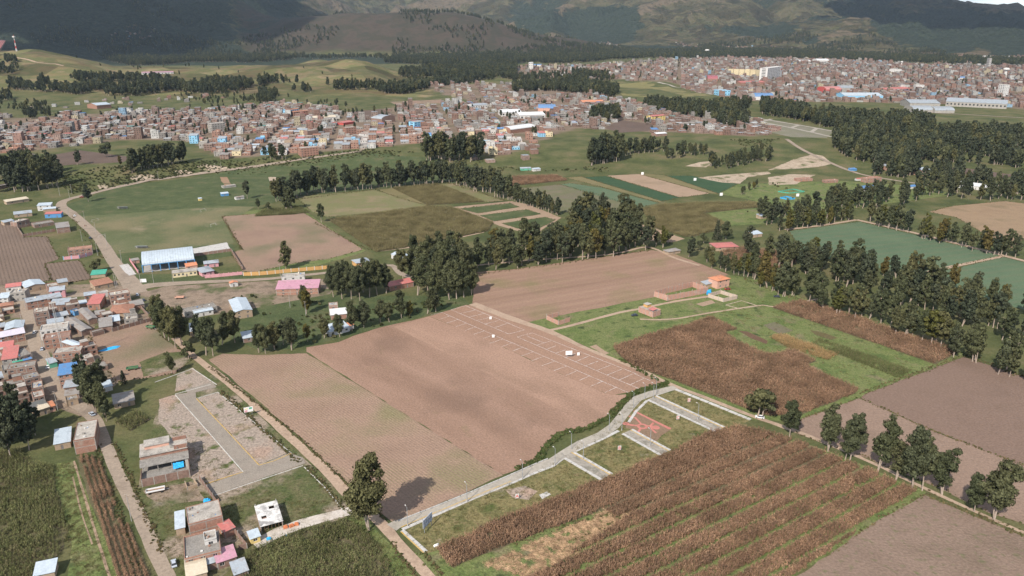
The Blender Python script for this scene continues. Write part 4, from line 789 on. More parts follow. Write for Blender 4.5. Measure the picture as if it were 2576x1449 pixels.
line_row([(1480, 412), (1560, 400)], 22, 26, 40, 12, 'tall clump above the terrace fields', mass=True, mix=(('dark', .6), ('mid', .4)))
line_row([(1560, 388), (1665, 378)], 20, 14, 24, 12, 'clump right of the tall terrace clump', mass=True, mix=(('dark', .5), ('mid', .5)))
line_row([(1675, 396), (1775, 386)], 18, 12, 20, 14, 'loose clump on the bushy slope', mass=True)
line_row([(1790, 424), (1940, 398)], 34, 11, 21, 14, 'clump at the quarry edge', mass=True)
line_row([(1860, 492), (1902, 470)], 5, 7, 11, 3, 'small clump in the pasture')
row([(1733, 647, 16, 'dark'), (1650, 620, 15), (1668, 624, 18, 'yellow'), (1680, 612, 11, 'broad'), (1620, 615, 18), (1803, 605, 19, 'conifer'), (1826, 602, 16, 'broad'), (1778, 660, 16), (1790, 674, 20), (1812, 676, 15, 'dark'), (1826, 684, 16), (1846, 690, 20), (1858, 692, 16, 'yellow'), (1872, 695, 17), (1760, 630, 10, 'broad'), (1770, 612, 9, 'broad')], 'around the red roofed pavilion', 'mid', order='counted among trees', group='trees around the red pavilion')
line_row([(1960, 580), (2060, 566), (2144, 552)], 16, 14, 22, 7, 'belt along the top of the emerald field', mix=(('mid', .7), ('yellow', .3)))
line_row([(2190, 562), (2350, 606), (2540, 650), (2600, 662)], 32, 15, 23, 9, 'belt behind the emerald field', mix=(('mid', .7), ('yellow', .2), ('dark', .1)))
line_row([(1905, 560), (2040, 540), (2200, 512), (2330, 495), (2450, 495), (2590, 498)], 72, 16, 26, 22, 'belt below the long white shed', mass=True, mix=(('mid', .7), ('yellow', .1), ('dark', .2)))
line_row([(1880, 700), (1980, 745), (2100, 780), (2300, 848), (2440, 905), (2590, 960)], 44, 17, 26, 9, 'wood edge beside the brown maize strip', mix=(('mid', .55), ('near', .2), ('yellow', .25)))
line_row([(1900, 660), (2050, 680), (2200, 740), (2400, 800), (2590, 870)], 60, 17, 27, 20, 'back of the wood beside the brown maize', mass=True, mix=(('mid', .7), ('yellow', .1), ('dark', .2)))
line_row([(2000, 660), (2120, 672), (2300, 712), (2420, 745), (2600, 800)], 24, 16, 24, 10, 'wood edge beside the emerald field', mix=(('mid', .6), ('yellow', .2), ('dark', .2)))

# ------------------------------------------------------------------ scattered vegetation: one mass each, plants instanced on surveyed points
def instancer(name, pts, scales, coll, label, cat, kind='stuff'):
    me = bpy.data.meshes.new(name); me.from_pydata([tuple(p) for p in pts], [], [])
    a = me.attributes.new('sc', 'FLOAT', 'POINT'); a.data.foreach_set('value', np.asarray(scales, dtype=np.float32))
    o = place(name, me); tag(o, label, cat, kind=kind)
    ng = bpy.data.node_groups.new(name, 'GeometryNodeTree')
    ng.interface.new_socket('Geometry', in_out='INPUT', socket_type='NodeSocketGeometry'); ng.interface.new_socket('Geometry', in_out='OUTPUT', socket_type='NodeSocketGeometry')
    N, K = ng.nodes.new, ng.links.new
    gi, go = N('NodeGroupInput'), N('NodeGroupOutput'); ip = N('GeometryNodeInstanceOnPoints'); ci = N('GeometryNodeCollectionInfo')
    ci.inputs['Collection'].default_value = coll; ci.inputs['Separate Children'].default_value = True; ci.inputs['Reset Children'].default_value = True
    rv = N('FunctionNodeRandomValue'); rv.data_type = 'FLOAT_VECTOR'; rv.inputs[0].default_value = (-.06, -.06, 0); rv.inputs[1].default_value = (.06, .06, 6.28318)
    na = N('GeometryNodeInputNamedAttribute'); na.data_type = 'FLOAT'; na.inputs['Name'].default_value = 'sc'
    ip.inputs['Pick Instance'].default_value = True
    K(gi.outputs[0], ip.inputs['Points']); K(ci.outputs[0], ip.inputs['Instance']); K(rv.outputs[0], ip.inputs['Rotation']); K(na.outputs[0], ip.inputs['Scale']); K(ip.outputs[0], go.inputs[0])
    md = o.modifiers.new('plants', 'NODES'); md.node_group = ng; return o
def pool(name, meshes):
    c = bpy.data.collections.new(name)
    for i, me in enumerate(meshes): c.objects.link(bpy.data.objects.new(f'{name}_plant', me))
    return c
def fill(polys_px, density, clump=None, wp=False):
    """random points inside outlines, density per square metre"""
    out = []
    for p in polys_px:
        w = p if wp else W(p); xs = [v.x for v in w]; ys = [v.y for v in w]
        n = int((max(xs) - min(xs)) * (max(ys) - min(ys)) * density)
        x = rng.uniform(min(xs), max(xs), n); y = rng.uniform(min(ys), max(ys), n); k = inpoly(x, y, w); out.append(np.stack([x[k], y[k]], -1))
    P = np.concatenate(out) if out else np.zeros((0, 2))
    if clump is not None and len(P): cs = 95 if clump > -.06 else 38; P = P[fbm(P[:, 0] / cs, P[:, 1] / cs, 3, 91) > clump]
    return np.column_stack([P, gzv(P[:, 0], P[:, 1])]) if len(P) else np.zeros((0, 3))
MASS = np.array(MASS)
instancer('eucalyptus_woods', MASS[:, :3], MASS[:, 3], pool('wood_tree', [tree_meshes('eucalyptus', 200 + k, 24, 3000, .78, merged=True).mesh('wood_tree', [BARK, L_DARK if k % 2 else L_EUC]) for k in range(7)]), 'eucalyptus woods massed behind the front rows and on the slopes', 'forest')
# far trees
far = []
for k in range(6):
    t = tree_meshes('eucalyptus' if k < 5 else 'broad', 700 + k, 22 if k < 5 else 14, 420, 1.9, merged=True); far.append(t.mesh('far_tree', [BARK, L_DARK if k % 3 else L_EUC]))
FARC = pool('far_tree', far)
FOREST = [
 ([(2090, 345), (2200, 330), (2310, 338), (2600, 345), (2600, 418), (2560, 425), (2420, 410), (2330, 408), (2250, 420), (2150, 405), (2100, 380)], .016),
 ([(2330, 430), (2240, 425), (2180, 440), (2300, 452), (2420, 470), (2580, 470), (2600, 455), (2520, 470), (2430, 455)], .008),
 ([(1622, 262), (1680, 272), (1790, 275), (1890, 262), (1860, 285), (1790, 300), (1700, 292), (1630, 280)], .018),
 ([(1912, 268), (1990, 280), (2100, 298), (2320, 312), (2360, 330), (2150, 334), (2080, 322), (1990, 300), (1915, 290)], .016),
 ([(1790, 312), (1795, 290), (1850, 300), (1880, 300), (1880, 318), (1820, 325)], .01),
 ([(15, 225), (100, 232), (200, 240), (330, 242), (470, 238), (620, 232), (640, 214), (560, 208), (470, 214), (330, 198), (250, 200), (120, 200), (20, 195)], .0095),
 ([(650, 226), (700, 228), (900, 238), (1010, 238), (1090, 222), (1080, 212), (1000, 222), (900, 222), (700, 208), (650, 205)], .0095),
 ([(1000, 190), (1080, 172), (1180, 160), (1300, 158), (1300, 200), (1200, 205), (1100, 215), (1040, 205)], .009),
 ([(1290, 222), (1420, 212), (1500, 216), (1560, 232), (1540, 245), (1420, 232), (1290, 232)], .014),
 ([(1290, 158), (1420, 160), (1560, 150), (1700, 140), (1480, 138), (1290, 145)], .006), ([(1290, 198), (1400, 190), (1520, 192), (1560, 202), (1420, 210), (1300, 206)], .005),
 ([(960, 158), (1000, 144), (1200, 136), (1500, 116), (1500, 130), (1290, 148), (1100, 164)], .0045),
 ([(1500, 116), (1800, 120), (2100, 132), (2400, 146), (2640, 156), (2640, 170), (2400, 162), (2100, 152), (1800, 146), (1500, 132)], .0045),
 ([(330, 166), (480, 158), (620, 158), (740, 152), (720, 142), (560, 140), (360, 146), (250, 140)], .005),
 ([(-50, 160), (35, 148), (60, 170), (30, 190), (-50, 190)], .006), ([(-60, 245), (30, 235), (30, 255), (-60, 262)], .005),
 ([(655, 238), (700, 240), (690, 262), (655, 258)], .01), ([(1250, 235), (1310, 240), (1300, 256), (1270, 256)], .0),
 ([(1480, 310), (1500, 290), (1560, 290), (1558, 306)], .012), ([(60, 285), (110, 285), (140, 300), (60, 300)], .006),
]
FP = np.concatenate([fill([p], d * (1.3 if d < .01 else 1), (.0 if d == .0095 else -.12) if d < .01 else -.35) for p, d in FOREST])
sub = fill([TOWN1], .0006, -.1); sub = np.concatenate([sub, fill([[(-60, 260), (160, 262), (330, 248), (620, 232), (800, 250), (900, 275), (720, 262), (480, 280), (330, 284), (-60, 294)]], .0022, .05)]); sub2 = fill([CITY], .00025); FP = np.concatenate([FP, sub, sub2])
hillp = fill([[(60, 150), (300, 190), (620, 200), (900, 200), (1000, 200), (860, 175), (600, 180), (300, 165)]], .00006)
FP = np.concatenate([FP, hillp])
instancer('distant_forest', FP, rng.uniform(.65, 1.2, len(FP)) * np.where(np.arange(len(FP)) >= len(FP) - len(sub) - len(sub2) - len(hillp), .55, 1), FARC, 'distant eucalyptus woods and belts around the town and city', 'forest')
# groves on the brown hill and the left mountain feet
gp = []
for x0, x1, y0, y1, n in ((-3300, 2600, 4000, 5900, 5200),):
    x = rng.uniform(x0, x1, n * 3); y = rng.uniform(y0, y1, n * 3); k = fbm(x / 300, y / 300, 4, 55) > .13; x, y = x[k][:n], y[k][:n]; gp.append(np.column_stack([x, y, gzv(x, y)]))
gp = np.concatenate(gp); instancer('hillside_groves', gp, rng.uniform(.7, 1.3, len(gp)), FARC, 'dark groves dotted over the brown hill and mountain feet', 'groves')
# bushes on the escarpment, hedges, verges
bush = []
for k in range(4): bush.append(tree_meshes('bush', 800 + k, 2.4, 260, .55, merged=True).mesh('bush', [BARK, L_BUSH]))
BUSHC = pool('bush', bush)
ESC = [[(180, 495), (420, 440), (700, 395), (930, 375), (1060, 385), (900, 410), (640, 440), (500, 430), (300, 462)], [(1200, 400), (1450, 362), (1700, 355), (1960, 350), (1900, 395), (1740, 430), (1500, 432), (1250, 430)], [(300, 430), (480, 405), (560, 405), (540, 428), (330, 455)]]
bp = np.concatenate([fill([ESC[0]], .05, .08), fill([ESC[1]], .045, .1), fill([ESC[2]], .06, 0), fill([[(110, 425), (330, 418), (560, 402), (650, 412), (500, 432), (300, 464), (180, 490)]], .07, -.05), fill([[(1100, 400), (1210, 400), (1210, 440), (1000, 440)]], .02), fill([[(1860, 460), (2300, 460), (2100, 530), (1800, 560)]], .012, .15), fill([[(660, 884), (771, 868), (900, 836), (1080, 790), (1180, 762), (1150, 745), (900, 780), (700, 800), (560, 830)]], .02), fill([[(560, 740), (830, 735), (830, 790), (600, 800)]], .006)])
instancer('bushes', bp, rng.uniform(.25, 1.0, len(bp)), BUSHC, 'low bushes and scrub on the slopes, banks and gardens', 'bushes')
def along(pts, spacing, wid):
    w = W(pts); P = []
    for a, b in zip(w, w[1:]):
        n = int((b - a).length / spacing); d = (b - a).normalized(); nr = Vector((-d.y, d.x, 0))
        for j in range(n): P.append(a.lerp(b, (j + random.random()) / n) + nr * random.gauss(0, wid))
    P = [Vector((p.x, p.y, gz(p.x, p.y))) for p in P]; return P
hp = along([(1300, 1183), (1352, 1160), (1372, 1128), (1410, 1092), (1480, 1078), (1535, 1050), (1562, 1016), (1596, 988), (1640, 975), (1682, 962)], .2, .85) + along([(1655, 958), (1600, 928), (1560, 905)], .7, .8)
instancer('hedge', hp, [random.uniform(.35, .62) for _ in hp], pool('hedge_bush', [tree_meshes('bush', 850 + k, 2.2, 240, .42, merged=True).mesh('hedge_bush', [BARK, leafmat('hedge leaves', [(.085, .12, .04), (.11, .14, .05), (.15, .14, .065)])]) for k in range(3)]), 'dense green hedge winding between the street and the ploughed field', 'hedge')
wp_ = along([(526, 922), (648, 1018), (757, 1106), (878, 1222), (966, 1306)], .5, .45) + along([(556, 985), (646, 1066), (752, 1165)], .3, .8) + along([(770, 1172), (872, 1284)], .22, .8) + along([(985, 1365), (1025, 1425), (1085, 1510)], .35, .6) + along([(1062, 1388), (1112, 1449)], .35, .9) + along([(2160, 990), (2420, 895)], .8, .5) + along([(2330, 1240), (2430, 1285), (2600, 1355)], .6, 1.4) + along([(1870, 700), (2010, 755), (2420, 890), (2580, 950)], .45, 1.6) + along([(1195, 690), (1400, 665), (1640, 628)], .8, 1.5) + along([(287, 1112), (322, 1190), (364, 1292), (410, 1392)], .4, .7) + along([(236, 1100), (256, 1180), (294, 1272), (328, 1370), (352, 1440)], .4, .8) + along([(700, 508), (960, 474), (1130, 460), (1270, 505)], .8, 1.6) + along([(180, 545), (215, 590), (260, 650)], 1.2, 1) + along([(560, 545), (610, 630)], .9, .8) + along([(790, 560), (930, 630)], .9, 1)
for n_, p_, m_, l_, lab_ in FIELDS:
    if any(k in n_ for k in ('brown', 'emerald', 'bare', 'stubble', 'crop', 'weedy', 'reddish', 'furrowed', 'harvested', 'green_plot')):
        for a_, b_ in zip(p_, p_[1:] + p_[:1]):
            if min(a_[1], b_[1]) > 420 and max(a_[1], b_[1]) < 1400 and -20 < min(a_[0], b_[0]) and max(a_[0], b_[0]) < 2600 and not (lab_.startswith('paler') or 'staked' in n_): wp_ += along([a_, b_], 1.1 if a_[1] > 700 else 1.8, .5)
instancer('verge_weeds', wp_, [random.uniform(.12, .42) for _ in wp_], pool('weed_plant', [tree_meshes('bush', 870 + k, 2.2, 170, .5, merged=True).mesh('weed_plant', [BARK, leafmat('weed leaves', [(.11, .125, .05), (.15, .145, .062), (.22, .165, .09), (.18, .155, .085)])]) for k in range(4)]), 'rough weeds along lanes, banks and field edges', 'weeds')
# grass tufts in the near meadows
def tuft(seed, n, hgt, wid):
    r = random.Random(seed); mb = MB()
    for _ in range(n):
        a = r.uniform(0, 6.28); x, y = r.gauss(0, wid), r.gauss(0, wid); l = hgt * r.uniform(.6, 1.2); dx, dy = math.cos(a), math.sin(a)
        mb.poly([(x - dy * .07, y + dx * .07, 0), (x + dy * .07, y - dx * .07, 0), (x + dx * l * .45, y + dy * l * .45, l)])
    return mb
tf = [tuft(900 + k, 26, .5, .45).mesh('grass_tuft', leafmat('grass blades', [(.115, .125, .046), (.15, .145, .06), (.2, .17, .085), (.16, .14, .065)], trans=.3)) for k in range(3)]
TUFTC = pool('grass_tuft', tf)
gpts = np.concatenate([fill([[(1010, 1338), (1390, 1170), (1600, 1010), (1700, 985), (1885, 1056), (1534, 1203), (1078, 1394)]], .22), fill([[(345, 1235), (440, 1060), (640, 1230), (880, 1270), (640, 1385), (440, 1449)]], .2), fill([[(1560, 870), (1700, 810), (1900, 740), (2400, 890), (2170, 990), (1900, 900)]], .06), fill([[(870, 1303), (905, 1298), (1045, 1449), (985, 1449)]], .8), fill([[(132, 1172), (185, 1160), (285, 1449), (190, 1449)]], .6)])
# keep tufts off streets and houses
bad = np.zeros(len(gpts), bool)
for a, b, wd in SIDE:
    A, B = G(*a), G(*b); d = (B - A).normalized(); n = Vector((-d.y, d.x, 0)); rel = gpts[:, :2] - np.array([A.x, A.y]); bad |= (np.abs(rel @ np.array([n.x, n.y])) < wd / 2 + 2) & (rel @ np.array([d.x, d.y]) > -3) & (rel @ np.array([d.x, d.y]) < (B - A).length + 1)
for poly_ in ([(497, 990), (445, 990), (612, 1188), (516, 1222), (545, 1248), (768, 1168), (730, 1138), (548, 985)], [(300, 1140), (360, 1230), (480, 1200), (440, 1095)], [(615, 1290), (655, 1340), (712, 1320), (665, 1275)], [(450, 1330), (470, 1425), (600, 1410), (560, 1300)], [(1597, 1030), (1690, 1082), (1650, 1115), (1565, 1075)]):
    w = W(poly_); bad |= inpoly(gpts[:, 0], gpts[:, 1], w)
gpts = gpts[~bad]; instancer('meadow_grass', gpts, rng.uniform(.5, 1.3, len(gpts)), TUFTC, 'tufts of grass on the plots and meadows', 'grass')

# ------------------------------------------------------------------ maize
def maize_plant(seed, h=2.2, leaves=9):
    r = random.Random(seed); mb = MB()
    for s in range(3):
        bx, by = r.uniform(-.3, .3), r.uniform(-.3, .3); hh = h * r.uniform(.8, 1.12); lx, ly = r.uniform(-.2, .2), r.uniform(-.2, .2)
        for q in (0, 1):
            a = q * 1.57 + r.random(); mb.poly([(bx - math.cos(a) * .035, by - math.sin(a) * .035, 0), (bx + math.cos(a) * .035, by + math.sin(a) * .035, 0), (bx + lx, by + ly, hh)])
        for k in range(leaves // 3 + 1):
            t = r.uniform(.25, .9); a = r.uniform(0, 6.28); l = r.uniform(.5, .9); dx, dy = math.cos(a), math.sin(a); x, y, z = bx + lx * t, by + ly * t, hh * t
            m = (x + dx * l * .55, y + dy * l * .55, z + l * .35); e = (x + dx * l, y + dy * l, z - l * r.uniform(.1, .5))
            mb.poly([(x, y, z), (m[0] - dy * .1, m[1] + dx * .1, m[2]), e, (m[0] + dy * .1, m[1] - dx * .1, m[2])])
    return mb
def maize_pool(name, cols): 
    lm = leafmat(name, cols, trans=.2, fine=.08, amt=.3); return pool(name.replace(' ', '_'), [maize_plant(950 + k).mesh('maize_plant', lm) for k in range(5)])
MZ_BROWN = maize_pool('dry maize', [(.225, .135, .085), (.29, .178, .11), (.25, .155, .10), (.175, .112, .075), (.34, .22, .135)])
MZ_GREEN = maize_pool('green maize', [(.125, .13, .055), (.155, .155, .068), (.105, .118, .047), (.185, .16, .085)])
MZ_OLIVE = maize_pool('olive maize', [(.18, .152, .075), (.21, .175, .09), (.15, .138, .062)])
MZ_YEL = maize_pool('yellow maize', [(.33, .22, .1), (.28, .19, .1), (.38, .255, .12)])
def rows_fill(poly_px, d, spacing, step, jit=.25, gap=None, holes=(), thin=-.45):
    w = W(poly_px); n = Vector((-d.y, d.x, 0)); o = w[0]; P = []
    ts = [(p - o).dot(n) for p in w]; k = math.floor(min(ts) / spacing)
    while k * spacing < max(ts):
        if gap and (k % gap[0]) >= gap[1]: k += 1; continue
        oo = o + n * k * spacing; c = clipline(oo, d, w)
        for t0, t1 in zip(c[::2], c[1::2]):
            t = np.arange(t0, t1, step); t = t + rng.uniform(-step * .4, step * .4, len(t)); j = rng.normal(0, jit, len(t)); P.append(np.column_stack([oo.x + d.x * t + n.x * j, oo.y + d.y * t + n.y * j]))
        k += 1
    P = np.concatenate(P)
    for h in holes: P = P[~inpoly(P[:, 0], P[:, 1], W(h))]
    keep = fbm(P[:, 0] / 4, P[:, 1] / 4, 3, 8) > thin
    P = P[keep]; return np.column_stack([P, gzv(P[:, 0], P[:, 1])])
def maize(name, pts, coll, label, s0=.75, s1=1.3):
    sc = rng.uniform(s0, s1, len(pts)) * (1 + .3 * fbm(pts[:, 0] / 7, pts[:, 1] / 7, 3, 4)); return instancer(name, pts, sc, coll, label, 'maize')
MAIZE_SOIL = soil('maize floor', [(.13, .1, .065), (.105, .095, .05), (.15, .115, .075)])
d5 = dirv((1699, 1256), (1827, 1199))
M5 = [(1100, 1381), (1288, 1297), (1338, 1277), (1534, 1203), (1687, 1140), (1782, 1090), (1858, 1074), (1935, 1092), (2015, 1116), (2253, 1215), (2314, 1238), (2208, 1302), (2000, 1445), (1900, 1520), (1300, 1520), (1335, 1449), (1420, 1404), (1566, 1310), (1526, 1286), (1400, 1326), (1288, 1368), (1140, 1430), (1118, 1408)]
HOLE = [(1216, 1430), (1288, 1374), (1400, 1332), (1528, 1294), (1568, 1308), (1440, 1380), (1330, 1450), (1280, 1540), (1100, 1540), (1130, 1450)]
nn = Vector((-d5.y, d5.x, 0)); o5 = G(1700, 1175)
pts5 = rows_fill(M5, d5, .95, .55, .16, holes=[HOLE], thin=-.6)
tt = (pts5[:, :2] - np.array([o5.x, o5.y])) @ np.array([nn.x, nn.y])
wob = .25 * fbm(pts5[:, 0] / 30, pts5[:, 1] / 30, 3, 21)
per = 7.6; ph = np.mod(tt + wob, per)
gapped = (tt < -6) & (ph < 1.9 + .45 * fbm(pts5[:, 0] / 12, pts5[:, 1] / 12, 2, 6)) ; pts5 = pts5[~gapped]
maize('brown_maize', pts5, MZ_BROWN, 'large field of dry brown maize in strips in the near right')
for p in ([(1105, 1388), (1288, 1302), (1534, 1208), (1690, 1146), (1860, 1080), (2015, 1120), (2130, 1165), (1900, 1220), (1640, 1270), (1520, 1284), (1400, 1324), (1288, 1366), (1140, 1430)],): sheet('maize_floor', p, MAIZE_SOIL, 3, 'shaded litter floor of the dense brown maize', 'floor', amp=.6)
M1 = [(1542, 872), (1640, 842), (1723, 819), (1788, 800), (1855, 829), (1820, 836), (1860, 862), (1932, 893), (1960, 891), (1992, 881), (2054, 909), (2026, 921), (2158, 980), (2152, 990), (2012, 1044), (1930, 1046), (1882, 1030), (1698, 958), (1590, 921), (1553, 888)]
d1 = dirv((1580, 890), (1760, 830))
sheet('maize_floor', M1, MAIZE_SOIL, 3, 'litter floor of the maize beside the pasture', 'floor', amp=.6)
maize('brown_maize', rows_fill(M1, d1, 1.1, .62, .2, thin=-.6), MZ_BROWN, 'L-shaped field of dry brown maize beside the green pasture')
M2 = [(1937, 849), (1970, 842), (2108, 894), (2082, 907), (1982, 875)]; maize('yellow_maize', rows_fill(M2, d1, .9, .7), MZ_YEL, 'small yellow maize strip in the pasture', .7, 1)
M3 = [(2042, 864), (2064, 852), (2296, 933), (2257, 951)]; maize('green_maize', rows_fill(M3, d1, .9, .7), MZ_GREEN, 'narrow dark green maize strip in the pasture', .6, .9)
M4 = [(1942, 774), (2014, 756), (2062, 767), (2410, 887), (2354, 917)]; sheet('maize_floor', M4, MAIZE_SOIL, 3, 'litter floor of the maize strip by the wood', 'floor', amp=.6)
maize('brown_maize', rows_fill(M4, d1, 1.2, .7), MZ_BROWN, 'long strip of dry brown maize along the eucalyptus wood')
M6 = [(600, 1420), (644, 1384), (720, 1350), (868, 1306), (892, 1316), (926, 1345), (950, 1372), (972, 1408), (995, 1460), (1020, 1520), (560, 1520), (590, 1449)]
d6 = dirv((650, 1400), (860, 1320)); sheet('maize_floor', M6, MAIZE_SOIL, 2, 'shaded floor of the green maize by the lane', 'floor', amp=.6)
maize('green_maize', rows_fill(M6, d6, 1.15, .7, .22), MZ_GREEN, 'green-brown maize field beside the lane in the near centre')
M7 = [(-60, 1130), (0, 1136), (50, 1133), (83, 1169), (132, 1171), (140, 1226), (173, 1339), (160, 1380), (110, 1449), (60, 1520), (-80, 1520)]
d7 = dirv((60, 1400), (60, 1180)); sheet('maize_floor', M7, MAIZE_SOIL, 2, 'shaded floor of the green maize in the near left corner', 'floor', amp=.6)
maize('green_maize', rows_fill(M7, d7, 1.2, .7, .22), MZ_GREEN, 'dark green maize field in the near left corner')
sheet('grass_strip', [(132, 1168), (188, 1158), (232, 1276), (266, 1357), (300, 1460), (330, 1560), (150, 1560), (180, 1380), (173, 1339), (140, 1226)], T_BRIGHT, 2, 'bright green strip between two maize fields', 'grass')
road('farm_track', [(186, 1160), (210, 1240), (240, 1340), (275, 1449), (300, 1530)], .9, S_TAN, 4, 'thin tan footpath through the green strip', amp=.15)
road('farm_track', [(183, 1200), (205, 1290), (232, 1370)], .6, S_TAN, 4, 'second thin footpath in the green strip', amp=.1)
M8 = [(190, 1148), (240, 1153), (266, 1183), (288, 1248), (288, 1299), (333, 1334), (375, 1434), (400, 1500), (310, 1500), (296, 1449), (266, 1359), (233, 1278)]
d8 = dirv((270, 1340), (215, 1170)); sheet('maize_floor', M8, MAIZE_SOIL, 3, 'earth between the brown maize rows by the street', 'floor', amp=.5)
maize('brown_maize', rows_fill(M8, d8, 1.9, .45, .16), MZ_BROWN, 'narrow field of brown maize rows beside the village street', .75, 1.05)
far_m = [([(989, 474), (1101, 463), (1219, 508), (1074, 516)], MZ_OLIVE, 'maize_crop', 'olive maize field below the long tree row'), ([(826, 553), (1074, 519), (1136, 523), (1241, 560), (1228, 582), (1119, 604), (1019, 624), (946, 634)], MZ_OLIVE, 'maize_crop', 'large olive maize field in the middle distance'),
         ([(1616, 526), (1668, 516), (1763, 511), (1905, 510), (1910, 522), (1768, 536), (1835, 566), (1808, 578), (1746, 596), (1723, 596), (1638, 570)], MZ_OLIVE, 'maize_crop', 'olive maize field below the quarry pasture'), ([(1288, 445), (1396, 441), (1428, 454), (1288, 468)], MZ_BROWN, 'maize_crop', 'brown maize field at the foot of the slope'),
         ([(1808, 634), (1858, 624), (1940, 630), (2005, 655), (1965, 694), (1905, 694), (1850, 665)], MZ_BROWN, 'maize_crop', 'brown maize behind the red pavilion'), ([(744, 520), (660, 530), (640, 545), (740, 540), (780, 534)], MZ_GREEN, 'maize_crop', 'thin green maize strip behind the brown field'),
         ([(290, 1062), (345, 1035), (378, 1055), (330, 1085)], MZ_GREEN, 'maize_crop', 'small green maize patch behind the wooden hut')]
for p, c, n, lab in far_m:
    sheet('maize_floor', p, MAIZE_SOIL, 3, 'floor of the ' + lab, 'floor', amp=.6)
    maize(n, rows_fill(p, dirv(p[0], p[1]), 1.15, 1.0, .25), c, lab, .9, 1.3)
# cut stalks lying in rows in the clearing
sp = []
for i in range(9):
    a, b = (1225 + i * 26, 1428 - i * 15.5), (1300 + i * 27, 1440 - i * 15)
for r_ in range(6):
    A, B = G(1222 + r_ * 22, 1424 + r_ * 6), G(1500 + r_ * 13, 1300 + r_ * 3); d = (B - A).normalized(); n = Vector((-d.y, d.x, 0)); t = 0
    while t < (B - A).length:
        L_ = random.uniform(6, 16); c = A + d * t
        for _ in range(int(L_ * 16)):
            q = c + d * random.uniform(0, L_) + n * random.gauss(0, .75); sp.append((q.x, q.y, .06))
        t += L_ + random.uniform(1.2, 4)
def litter(seed):
    r = random.Random(seed); mb = MB()
    for _ in range(10):
        a = r.uniform(0, 3.14); x, y = r.gauss(0, .3), r.gauss(0, .3); l = r.uniform(.25, .6); dx, dy = math.cos(a) * l, math.sin(a) * l; z = r.uniform(.03, .18)
        mb.poly([(x - dx, y - dy, z), (x - dy * .12, y + dx * .12, z + .05), (x + dx, y + dy, z + .02)])
    return mb.mesh('stalk_litter', leafmat('cut stalks', [(.34, .225, .13), (.42, .29, .18), (.29, .18, .11)], trans=.05))
instancer('cut_stalks', sp, [random.uniform(.8, 1.3) for _ in sp], pool('stalk_litter', [litter(k) for k in range(3)]), 'cut maize stalks lying in strips in the clearing', 'stubble')
# ------------------------------------------------------------------ building materials
def bm(name, cols, **k): return nmat(name, cols, **{**dict(scale=.35, fine=1.6, amt=.2, rough=.9), **k})
BRICK = bm('brick', [(.27, .15, .11), (.33, .185, .135), (.24, .135, .10)], patch=((.33, .25, .2), .25, .56, .75), rnd=.12)
BRICKP = bm('pale new brick', [(.4, .225, .175), (.46, .265, .205), (.36, .21, .165)], patch=((.45, .34, .28), .3, .58, .75))
BRICK2 = bm('brown brick', [(.2, .13, .1), (.255, .165, .13), (.17, .11, .088)], patch=((.28, .22, .18), .3, .55, .75), rnd=.15)
CONC = bm('concrete', [(.29, .265, .235), (.36, .335, .3), (.22, .2, .18)], scale=.2, amt=.2, patch=((.2, .185, .165), .25, .6, .76))
ROOFC = bm('weathered roof slab', [(.33, .3, .26), (.42, .385, .34), (.22, .2, .18)], scale=.22, amt=.22, patch=((.22, .2, .18), .18, .52, .72))
ROOFG = bm('grey roof slab', [(.19, .175, .155), (.26, .24, .215), (.14, .13, .118)], scale=.3, amt=.25)
PAINT = {k: bm(k + ' paint', [c, tuple(v * 1.08 for v in c), tuple(v * .82 for v in c)], amt=.12) for k, c in dict(white=(.55, .53, .5), cream=(.62, .52, .33), pink=(.58, .3, .32), orange=(.52, .3, .12), blue=(.10, .26, .48), skyblue=(.25, .5, .68), yellow=(.65, .5, .2), adobe=(.36, .27, .19), salmon=(.56, .33, .25), green=(.12, .38, .26), grey=(.36, .34, .32), red=(.45, .09, .08)).items()}
def tin(name, cols, rust=.5): return nmat(name, cols, scale=.25, fine=1.3, amt=.12, rough=.5, spec=.4, patch=[((.25, .17, .12), .2, .58, .8), ((.3, .27, .24), .5, .6, .8)] if rust else None, rnd=.08)
TIN = dict(grey=tin('grey tin', [(.27, .305, .335), (.34, .375, .405), (.22, .245, .27)]), rusty=tin('rusty tin', [(.22, .19, .17), (.28, .26, .24), (.18, .135, .105)]), light=tin('light tin', [(.38, .435, .48), (.44, .5, .545), (.33, .38, .425)], 0), red=tin('red tin', [(.42, .13, .115), (.48, .165, .145), (.34, .12, .105)]), pink=tin('pink tin', [(.42, .21, .27), (.47, .25, .31), (.37, .18, .235)]), blue=tin('blue tin', [(.08, .19, .4), (.1, .24, .46), (.075, .16, .34)]), orange=tin('orange tin', [(.52, .2, .1), (.57, .235, .12)]), white=tin('white tin', [(.6, .6, .59), (.66, .66, .65)], 0), terra=nmat('clay tile', [(.28, .14, .095), (.34, .175, .12), (.23, .12, .085)], scale=.3, fine=2, amt=.25), cream=tin('cream sheet', [(.52, .44, .32), (.6, .52, .4)], 0), maroon=tin('maroon tin', [(.3, .06, .07), (.36, .08, .09)], 0), green=tin('green sheet', [(.06, .32, .22), (.08, .38, .27)], 0), lilac=tin('pale lilac tin', [(.55, .5, .56), (.64, .6, .66)], 0))
GLASS = nmat('window glass', [(.02, .022, .026), (.04, .045, .05)], scale=.5, rough=.12, spec=.6, amt=.1)
DARK = nmat('dark opening', [(.035, .03, .026), (.05, .044, .038)], scale=.5)
WOOD = nmat('wood', [(.2, .13, .08), (.26, .17, .11)], scale=.6)
STEEL = nmat('painted steel', [(.24, .25, .26), (.3, .31, .32)], scale=1, rough=.5)
TARP = nmat('blue tarp', [(.03, .33, .66), (.05, .4, .74)], scale=.7, rough=.6)
